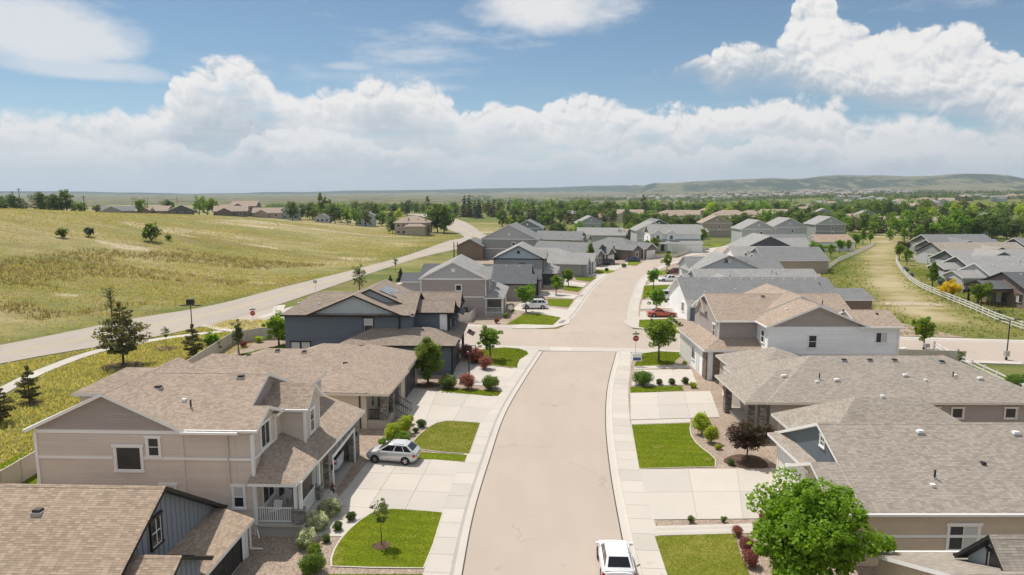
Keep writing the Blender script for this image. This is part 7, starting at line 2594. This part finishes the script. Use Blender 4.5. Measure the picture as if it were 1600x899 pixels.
def stop_sign(x, y, rz, label, name_plate=True):
    """octagon on a post; the face looks along local -y"""
    e = empty('stop_sign', (x, y, 0.05), rz)
    tag(e, label, 'sign', 'stop signs at the crossings')
    m = MB(); m.tube([(0, .04, 0), (0, .04, 2.9)], .03, 8); m.build('post', M['metal'], e)
    r = .41
    oc = [(r * math.cos(R(22.5 + 45 * k)), r * math.sin(R(22.5 + 45 * k))) for k in range(8)]
    def plate(sc, y0, y1, mat, nm, par):
        m = MB()
        f = [(a * sc, y0, 2.25 + b * sc) for a, b in oc]; g = [(a * sc, y1, 2.25 + b * sc) for a, b in oc]
        m.poly(f); m.poly(g[::-1])
        for k in range(8):
            m.poly([f[k], g[k], g[(k + 1) % 8], f[(k + 1) % 8]])
        return m.build(nm, M[mat], par)
    pl = plate(1.0, .0, .012, 'vent_white', 'plate', e)
    plate(.94, -.006, .0, 'red_sign', 'face', pl)
    t = link('lettering', STOP_ME, pl, (0, -.012, 2.25)); t.rotation_euler = (R(90), 0, 0)
    bk = plate(.985, .012, .016, 'metal', 'back', pl)
    if name_plate:
        m = MB(); m.box(-.42, .42, .03, .05, 2.72, 2.9); m.build('street_name_plate', M['green_sign'], e)
        m = MB(); m.box(-.01, .01, -.38, .46, 2.92, 3.1); m.build('street_name_plate', M['green_sign'], e)
    return e


q = at(993, 557); stop_sign(q.x, q.y, R(3), 'red stop sign at the near right corner of the crossing')
q = at(396, 513); stop_sign(q.x, q.y, R(18), 'red stop sign where the cross street meets the wide road')
q = at(798, 503); stop_sign(q.x, q.y, R(185), 'grey back of a stop sign at the far left corner of the crossing')


def lamp(x, y, label, hgt=5.0, rz=0, box=False):
    e = empty('street_lamp', (x, y, float(ground_z(x, y))), rz)
    tag(e, label, 'lamp', 'street lamps')
    m = MB(); m.tube([(0, 0, 0), (0, 0, hgt)], [.075, .06], 8); m.tube([(0, 0, 0), (0, 0, .35)], .14, 8); m.build('pole', M['metal_dark'], e)
    m = MB(); m.bar((0, 0, hgt), (.9, 0, hgt + .02), .07, .06); m.bar((0, 0, hgt), (-.9, 0, hgt + .02), .07, .06); m.build('arm', M['metal_dark'], e)
    for s in (-1, 1):
        m = MB(); m.box(s * .95 - .35, s * .95 + .35, -.17, .17, hgt - .02, hgt + .1); m.build('lamp_head', M['metal_dark'], e, bevel=.02)
    if box:
        m = MB(); m.box(-.25, .25, -.2, .2, .5, 1.15); m.build('control_box', M['lead'], e)
    return e


q = at(1572, 563); lamp(q.x, q.y, 'dark flat-headed street lamp beside the cross street on the right', 5.0, 0, True)
q = at(303, 556); e = lamp(q.x, q.y, 'dark street lamp by the path on the left with a box on top', 6.4)
m = MB(); m.box(-.45, .45, -.2, .2, 6.5, 7.2); m.build('control_box', M['metal_dark'], e)


def pole(x, y, label, hgt=11.0, arms=True, name='utility_pole', group='utility poles on the skyline', r=.16):
    e = empty(name, (x, y, float(ground_z(x, y)) - .3))
    tag(e, label, 'pole', group)
    m = MB(); m.tube([(0, 0, 0), (0, 0, hgt)], [r, r * .7], 7); m.build('post', M['pole_wood'], e)
    if arms:
        m = MB(); m.bar((-1.2, 0, hgt - .9), (1.2, 0, hgt - .9), .12, .14); m.build('cross_arm', M['pole_wood'], e)
        for s in (-1.05, -.4, .4, 1.05):
            m = MB(); m.tube([(s, 0, hgt - .84), (s, 0, hgt - .6)], .05, 6); m.build('insulator', M['lead'], e)
    return e


for i, (u, d_, hh, lab) in enumerate(((23, 330, 11.5, 'utility pole at the far left, left of the close pair'), (33, 325, 12.5, 'utility pole at the far left, right of the close pair'), (133, 330, 9.0, 'utility pole right of the hill crest trees'),
                                    (208, 520, 14, 'thin utility pole above the grey hill house'), (227, 540, 14, 'left of two close thin poles beyond the hill'), (232, 540, 14, 'right of two close thin poles beyond the hill'),
                                    (278, 560, 15, 'thin utility pole behind the first hill houses'), (307, 600, 16, 'thin utility pole farthest right beyond the hill'))):
    x, y = ray_at(u, d_)
    pole(x, y, lab, hh, d_ < 400, r=.2 if d_ < 400 else .16)
for u, lab in ((709.5, 'left wooden post by the wide road above the greige house'), (715, 'right wooden post by the wide road above the greige house')):
    q = at(u, 403); pole(q.x, q.y, lab, 5.2, False, 'wooden_post', 'wooden posts by the road', .2)

# small signs
q = at(493, 457); e = empty('road_sign', (q.x, q.y, 0)); tag(e, 'small pale blue sign on a thin post beside the wide road', 'sign')
m = MB(); m.tube([(0, .03, 0), (0, .03, 2.4)], .03, 6); m.build('post', M['metal'], e)
m = MB(); m.box(-.38, .38, 0, .02, 1.9, 2.5); m.build('plate', M['blue_pale'], e)
q = at(995, 574); e = empty('estate_sign', (q.x, q.y, .12)); tag(e, 'white and blue hanging real estate sign on the right lawn corner', 'sign')
m = MB(); m.box(-.75, -.67, -.04, .04, 0, 1.75); m.box(-.75, .62, -.04, .04, 1.62, 1.7); m.build('post', M['vent_white'], e)
m = MB(); m.box(-.55, .55, -.015, .015, .62, 1.52); pn = m.build('panel', M['vent_white'], e)
m = MB(); m.box(-.45, .45, -.022, -.015, .7, 1.05); m.build('printed_band', M['blue_sign'], pn)
q = at(733, 593); e = empty('basketball_hoop', (q.x, q.y, .1)); tag(e, 'black basketball hoop on a pole at the driveway edge', 'hoop')
m = MB(); m.tube([(0, 0, 0), (0, 0, 2.6), (-.1, -.25, 3.1)], .075, 8); m.build('pole', M['metal_dark'], e)
m = MB()
for a0, a1, b0, b1 in ((-.8, .8, 2.75, 2.83), (-.8, .8, 3.72, 3.8), (-.8, -.72, 2.75, 3.8), (.72, .8, 2.75, 3.8), (-.28, .28, 3.0, 3.06), (-.28, .28, 3.4, 3.46), (-.3, -.24, 3.0, 3.46), (.24, .3, 3.0, 3.46)):
    m.box(a0, a1, -.36, -.32, b0, b1)
m.build('backboard_frame', M['metal_dark'], e)
m = MB(); m.tube([(.23 * math.cos(a), -.62 + .23 * math.sin(a), 3.02) for a in [2 * math.pi * k / 14 for k in range(15)]], .015, 5); m.build('rim', M['red_sign'], e)


def flag():
    q = at(722, 543)
    e = empty('flag', (-5.6, 85.4, 0)); tag(e, 'striped red and white flag with blue canton on the porch of the dark blue house', 'flag')
    e.scale = (.62, .62, .62)
    a = Vector((-.75, 0, 3.6)); b = Vector((.25, -.2, 5.2))
    m = MB(); m.tube([a, b], .025, 6); m.build('staff', M['vent_white'], e)
    n = 13
    d = (b - a).normalized()
    top = b - d * .05
    for mt, nm in (('red_sign', 'red_stripes'), ('vent_white', 'white_stripes'), ('blue_sign', 'canton')):
        m = MB()
        for i in range(n):
            for j in range(10):
                kind = 'canton' if (i < 7 and j < 4) else ('red_stripes' if i % 2 == 0 else 'white_stripes')
                if kind != nm:
                    continue
                def P(i_, j_):
                    s = i_ / n * 1.0; t = j_ / 10 * 1.5
                    o = top - d * s + Vector((.93 * t, -.2 * t, -.42 * t))
                    return o + Vector((0, .09 * math.sin(t * 6 + s), .03 * math.sin(t * 5)))
                m.poly([P(i, j), P(i, j + 1), P(i + 1, j + 1), P(i + 1, j)])
        m.build(nm, M[mt], e)


flag()
# porch furniture of the taupe house
for k, (x, y, rz) in enumerate(((-14.6, 39.4, R(200)), (-14.5, 41.2, R(160)))):
    e = empty('porch_chair', (x, y, .85), rz); tag(e, ['white porch chair nearest the camera behind the railing', 'white porch chair beside the front door'][k], 'chair', 'porch chairs')
    m = MB(); m.box(-.25, .25, -.25, .25, .38, .43); m.build('seat', M['vent_white'], e)
    m = MB(); m.bar((-.24, 0, .4), (-.36, 0, 1.0), .5, .04); m.build('backrest', M['vent_white'], e)
    for sx in (-.22, .22):
        for sy in (-.22, .22):
            m = MB(); m.box(sx - .02, sx + .02, sy - .02, sy + .02, 0, .38); m.build('leg', M['vent_white'], e)
e = empty('flower_pot', (-12.2, 43.7, .12)); tag(e, 'dark pot with red flowers beside the garage opening', 'pot')
m = MB(); m.tube([(0, 0, 0), (0, 0, .45)], [.18, .25], 10); m.build('pot', M['metal_dark'], e)
link('flowers', make_shrub('pot_flowers', 71, .6, .6, 'red', 14, 40, .06)[1], e, (0, 0, .4))
for k, (u, v) in enumerate(((1411, 557), (1447, 550))):
    q = at(u, v); e = empty('utility_pedestal', (q.x, q.y, 0)); tag(e, ['pale utility pedestal beside the white sided house, left one', 'pale green utility pedestal beside the cross street, right one'][k], 'pedestal', 'utility pedestals')
    m = MB(); m.tube([(0, 0, 0), (0, 0, .7)], .06, 6); m.build('post', M['lead'], e)
    m = MB(); m.box(-.3, .3, -.25, .25, .6, 1.1); m.build('cabinet', M['vent_white'] if k == 0 else M['grey_trim'], e, bevel=.04)
# storm drain inlets in the kerb
for k, (u, v, lab) in enumerate(((878, 504, 'storm drain slot at the far left corner kerb'), (908, 463, 'storm drain slot in the kerb of the far left row'))):
    q = at(u, v); e = empty('storm_drain', (q.x, q.y, .1), R(-20)); tag(e, lab, 'drain', 'storm drains')
    m = MB(); m.box(-.3, .3, -1.2, 1.2, 0, .05); m.build('lid', M['concrete_dark'], e)
    m = MB(); m.box(.3, .34, -1.0, 1.0, -.06, .03); m.build('slot', M['vent_black'], e)

# ------------------------------------------------------------------ houses farther off
def far_house(label, x, y, rot, w, d, st_, wall, roof, kind='hip', group='houses beyond the neighbourhood', trim='white', z=None):
    h = House('house', label, (x, y), rot, True, trim, group)
    h.e.location.z = (float(ground_z(x, y)) if z is None else z) - .2
    ze = 3.0 * st_ + .2
    W, T = M[wall], M[roof]
    if kind == 'hip':
        h.hip(-w / 2, w / 2, -d / 2, d / 2, 0, ze, .45, W, T, oh=.6)
    else:
        h.gable(-w / 2, w / 2, -d / 2, d / 2, 0, ze, 'x' if kind == 'gx' else 'y', .45, W, T, oh=.5, rk=.4)
    if st_ == 2 and kind == 'hip':
        h.hip(-w * .15, w * .45, -d / 2 - 2.5, 0, 0, ze - 1.6, .45, W, T, oh=.5)
    elif kind == 'gx':
        h.gable(-w * .4, w * .05, -d / 2 - 1.5, 0, 0, ze - .3, 'y', .5, W, T, oh=.4, rk=.4)
    pl = -d / 2 - (2.5 if (st_ == 2 and kind == 'hip') else 0)
    for lv in range(st_):
        for fx in ((-.38, -.22) if pl != -d / 2 else (-.3, .0, .3)):
            yy = -d / 2
            m = h.mb(); m.box(fx * w - .7, fx * w + .7, yy - .06, yy, 1.0 + 3 * lv, 2.4 + 3 * lv); wo = h.part('window', m, M['white'])
            m = h.mb(); m.box(fx * w - .58, fx * w + .58, yy - .075, yy - .06, 1.12 + 3 * lv, 2.28 + 3 * lv); h.part('pane', m, M['glass'], wo)
    for fy in (-.2, .2):
        m = h.mb(); m.box(-w / 2 - .06, -w / 2, fy * d - .6, fy * d + .6, 1.0 + 3 * (st_ - 1), 2.3 + 3 * (st_ - 1)); h.part('window', m, M['glass'])
    return h


for lab, u, d_, rot, w, dd, st_, wall, roof, kind in (
    ('long grey house at the left behind the hill crest', 190, 395, 10, 24, 10, 1, 'grey_siding', 'roof_mid', 'gx'),
    ('tan roofed house behind the hill crest, second from the left', 243, 395, -8, 17, 11, 1, 'brown_siding', 'roof_tan', 'gx'),
    ('dark gabled house behind the hill crest, third from the left', 284, 385, 12, 13, 11, 1, 'grey_dark', 'roof_mid', 'gy'),
    ('brown two-storey house with dormers behind the hill', 362, 378, 6, 17, 11, 1, 'brown_siding', 'roof_tan', 'gx'),
    ('tall brown house behind the hill, just right of the dormered one', 385, 400, -5, 14, 11, 2, 'brown_siding', 'roof_tan', 'gx'),
    ('tan roofed house with skylights behind the hill', 420, 392, 0, 16, 11, 1, 'tan_siding', 'roof_tan', 'gx'),
    ('small blue grey house among the hill trees', 455, 395, 0, 9, 9, 2, 'blue_pale', 'roof_mid', 'gy'),
    ('blue grey house peeking between trees left of the road bend', 572, 390, 0, 10, 9, 2, 'blue_pale', 'roof_mid', 'gy'),
    ('small pale gable house under the bright trees behind the hill', 505, 385, 0, 8, 8, 1, 'grey_pale', 'roof_mid', 'gy'),
    ('beige two-storey house with flat hip roof left of the road bend', 645, 322, -6, 15, 12, 2, 'tan_siding', 'roof_tan', 'hip'),
    ('dark brown low house beyond the road bend', 812, 500, 0, 19, 12, 1, 'brown_siding', 'roof_mid', 'gx'),
    ('tan roofed house peeking over the trees behind the left row', 868, 560, 5, 16, 11, 1, 'tan_siding', 'roof_tan', 'hip'),
    ('pale green roofed house peeking over the trees behind the left row', 892, 570, -5, 14, 10, 1, 'grey_pale', 'roof_grey', 'hip'),
    ('tan roofed house left of the big tan roofs', 945, 470, 8, 17, 11, 1, 'tan_siding', 'roof_tan', 'hip'),
    ('house with pale wall behind the left row end', 985, 460, -10, 17, 11, 2, 'beige_pale', 'roof_tan', 'gx'),
    ('house with a red patio roof by the left row end', 962, 290, -20, 11, 8, 1, 'brown_siding', 'roof_orange', 'gx'),
    ('big tan roofed two-storey house right above the far white house', 1048, 425, 6, 20, 13, 2, 'tan_siding', 'roof_tan', 'hip'),
    ('second tan roofed house right of the big one', 1075, 445, -12, 15, 11, 2, 'beige_pale', 'roof_tan', 'gx'),
    ('low tan house far behind the street axis', 1040, 640, 0, 18, 11, 1, 'tan_siding', 'roof_tan', 'hip'),
    ('wide tan hip-roofed house behind the right row', 1140, 430, -5, 22, 13, 2, 'tan_siding', 'roof_tan', 'hip'),
    ('tan roofed house beside the wide hip-roofed one', 1172, 445, 10, 14, 11, 2, 'tan_siding', 'roof_tan', 'hip'),
    ('white two-storey house with brown roof behind the right row', 1209, 470, 0, 17, 11, 2, 'white_siding', 'roof_tan', 'gx'),
    ('brown lower house in front of the white brown-roofed one', 1205, 430, 0, 15, 11, 2, 'tan_siding', 'roof_tan', 'gx'),
    ('grey gabled house peeking over the trees behind the right row', 1285, 480, 0, 13, 10, 2, 'grey_siding', 'roof_grey', 'gy'),
    ('brown house with balcony among the trees above the greenbelt', 1336, 378, 5, 11, 10, 2, 'tan_siding', 'roof_tan', 'gx'),
    ('blue grey gabled house above the greenbelt', 1352, 430, 0, 13, 10, 2, 'blue_grey', 'roof_grey', 'gy'),
    ('tan gabled house above the greenbelt right of the blue grey one', 1390, 420, 8, 17, 11, 1, 'tan_siding', 'roof_tan', 'gx'),
    ('brown two-storey house with hip roof at the end of the greenbelt', 1472, 330, 0, 14, 11, 2, 'brown_siding', 'roof_tan', 'hip'),
    ('dark slate house with broad low roof at the right edge', 1543, 330, -6, 20, 13, 2, 'blue_grey', 'roof_mid', 'gy'),
    ('tan house in the second tree belt, right of centre', 1110, 560, 0, 16, 11, 2, 'tan_siding', 'roof_tan', 'hip'),
    ('pale house in the second tree belt above the right row', 1250, 580, 0, 16, 11, 2, 'beige_pale', 'roof_tan', 'gx'),
):
    x, y = ray_at(u, d_)
    far_house(lab, x, y, rot - math.degrees(math.atan2(x, y)) * .5, w, dd, st_, wall, roof, kind)
rf = random.Random(4)
for i in range(26):
    u = 1255 + i * 13.6 + rf.uniform(-5, 5)
    d_ = rf.uniform(760, 1180) * (1.0 if u > 1380 else 1.1)
    x, y = ray_at(u, d_)
    far_house('%s house from the left on the rising ground of the far right hillside' % (ORD[i] if i < 20 else 'twenty-' + ORD[i - 20] if i > 20 else 'twenty-first'), x, y, rf.uniform(-40, 40), rf.uniform(14, 20), rf.uniform(10, 13), rf.choice((1, 2, 2)),
              rf.choice(('tan_siding', 'beige_pale', 'grey_pale', 'brown_siding')), rf.choice(('roof_tan', 'roof_mid', 'roof_grey', 'roof_tan')), rf.choice(('hip', 'gx')), 'houses on the far right hillside')
# the distant subdivision under the mesa: tiny pale houses, each a thing
def speck(seed, wall, roof):
    m = MB()
    w, d, ze = 15, 11, 5.2
    m.box(-w / 2, w / 2, -d / 2, d / 2, 0, ze, 0)
    r = ze + 2.6
    m.poly([(-w / 2 - .5, -d / 2 - .5, ze), (w / 2 + .5, -d / 2 - .5, ze), (w / 2, 0, r), (-w / 2, 0, r)], 1); m.poly([(w / 2 + .5, d / 2 + .5, ze), (-w / 2 - .5, d / 2 + .5, ze), (-w / 2, 0, r), (w / 2, 0, r)], 1)
    m.poly([(w / 2, -d / 2, ze), (w / 2, d / 2, ze), (w / 2, 0, r)], 0); m.poly([(-w / 2, d / 2, ze), (-w / 2, -d / 2, ze), (-w / 2, 0, r)], 0)
    return m.mesh('distant_house', [M[wall], M[roof]])


SPK = [speck(0, 'beige_pale', 'roof_grey'), speck(1, 'white_siding', 'roof_tan'), speck(2, 'tan_siding', 'roof_mid'), speck(3, 'beige_pale', 'roof_tan')]
for i in range(240):
    t = rf.random()
    u = 960 + 470 * rf.random() ** .9
    d_ = rf.choice((2100, 2350, 2600, 2900, 3200, 3500)) + rf.uniform(-40, 40)
    if u < 1080:
        d_ = rf.uniform(2300, 2900)
    x, y = ray_at(u, d_)
    o = link('distant_house', SPK[i % 4], None, (x, y, float(hill_z(x, y)) - .8), rf.uniform(-.6, .6))
    s = rf.uniform(.85, 1.25); o.scale = (s, s, s)
    tag(o, 'tiny pale house of the distant subdivision below the mesa', 'house', 'houses of the distant subdivision')

# ------------------------------------------------------------------ haze
hz = MB()
hz.box(-13500, 13500, -13500, 13500, -70, 330)
hm = bpy.data.materials.new('haze_air')
hm.use_nodes = True
hn = NT(hm.node_tree)
hn.n.clear()
ho = hn.node('ShaderNodeOutputMaterial')
hv = hn.node('ShaderNodeVolumePrincipled', {'Color': (0.72, 0.84, 0.98, 1.0), 'Density': HAZE, 'Anisotropy': 0.2})
hn.l.new(hv.outputs[0], ho.inputs['Volume'])
o = hz.build('haze', hm)
tag(o, 'thin blue summer haze filling the air over the whole valley', kind='stuff')
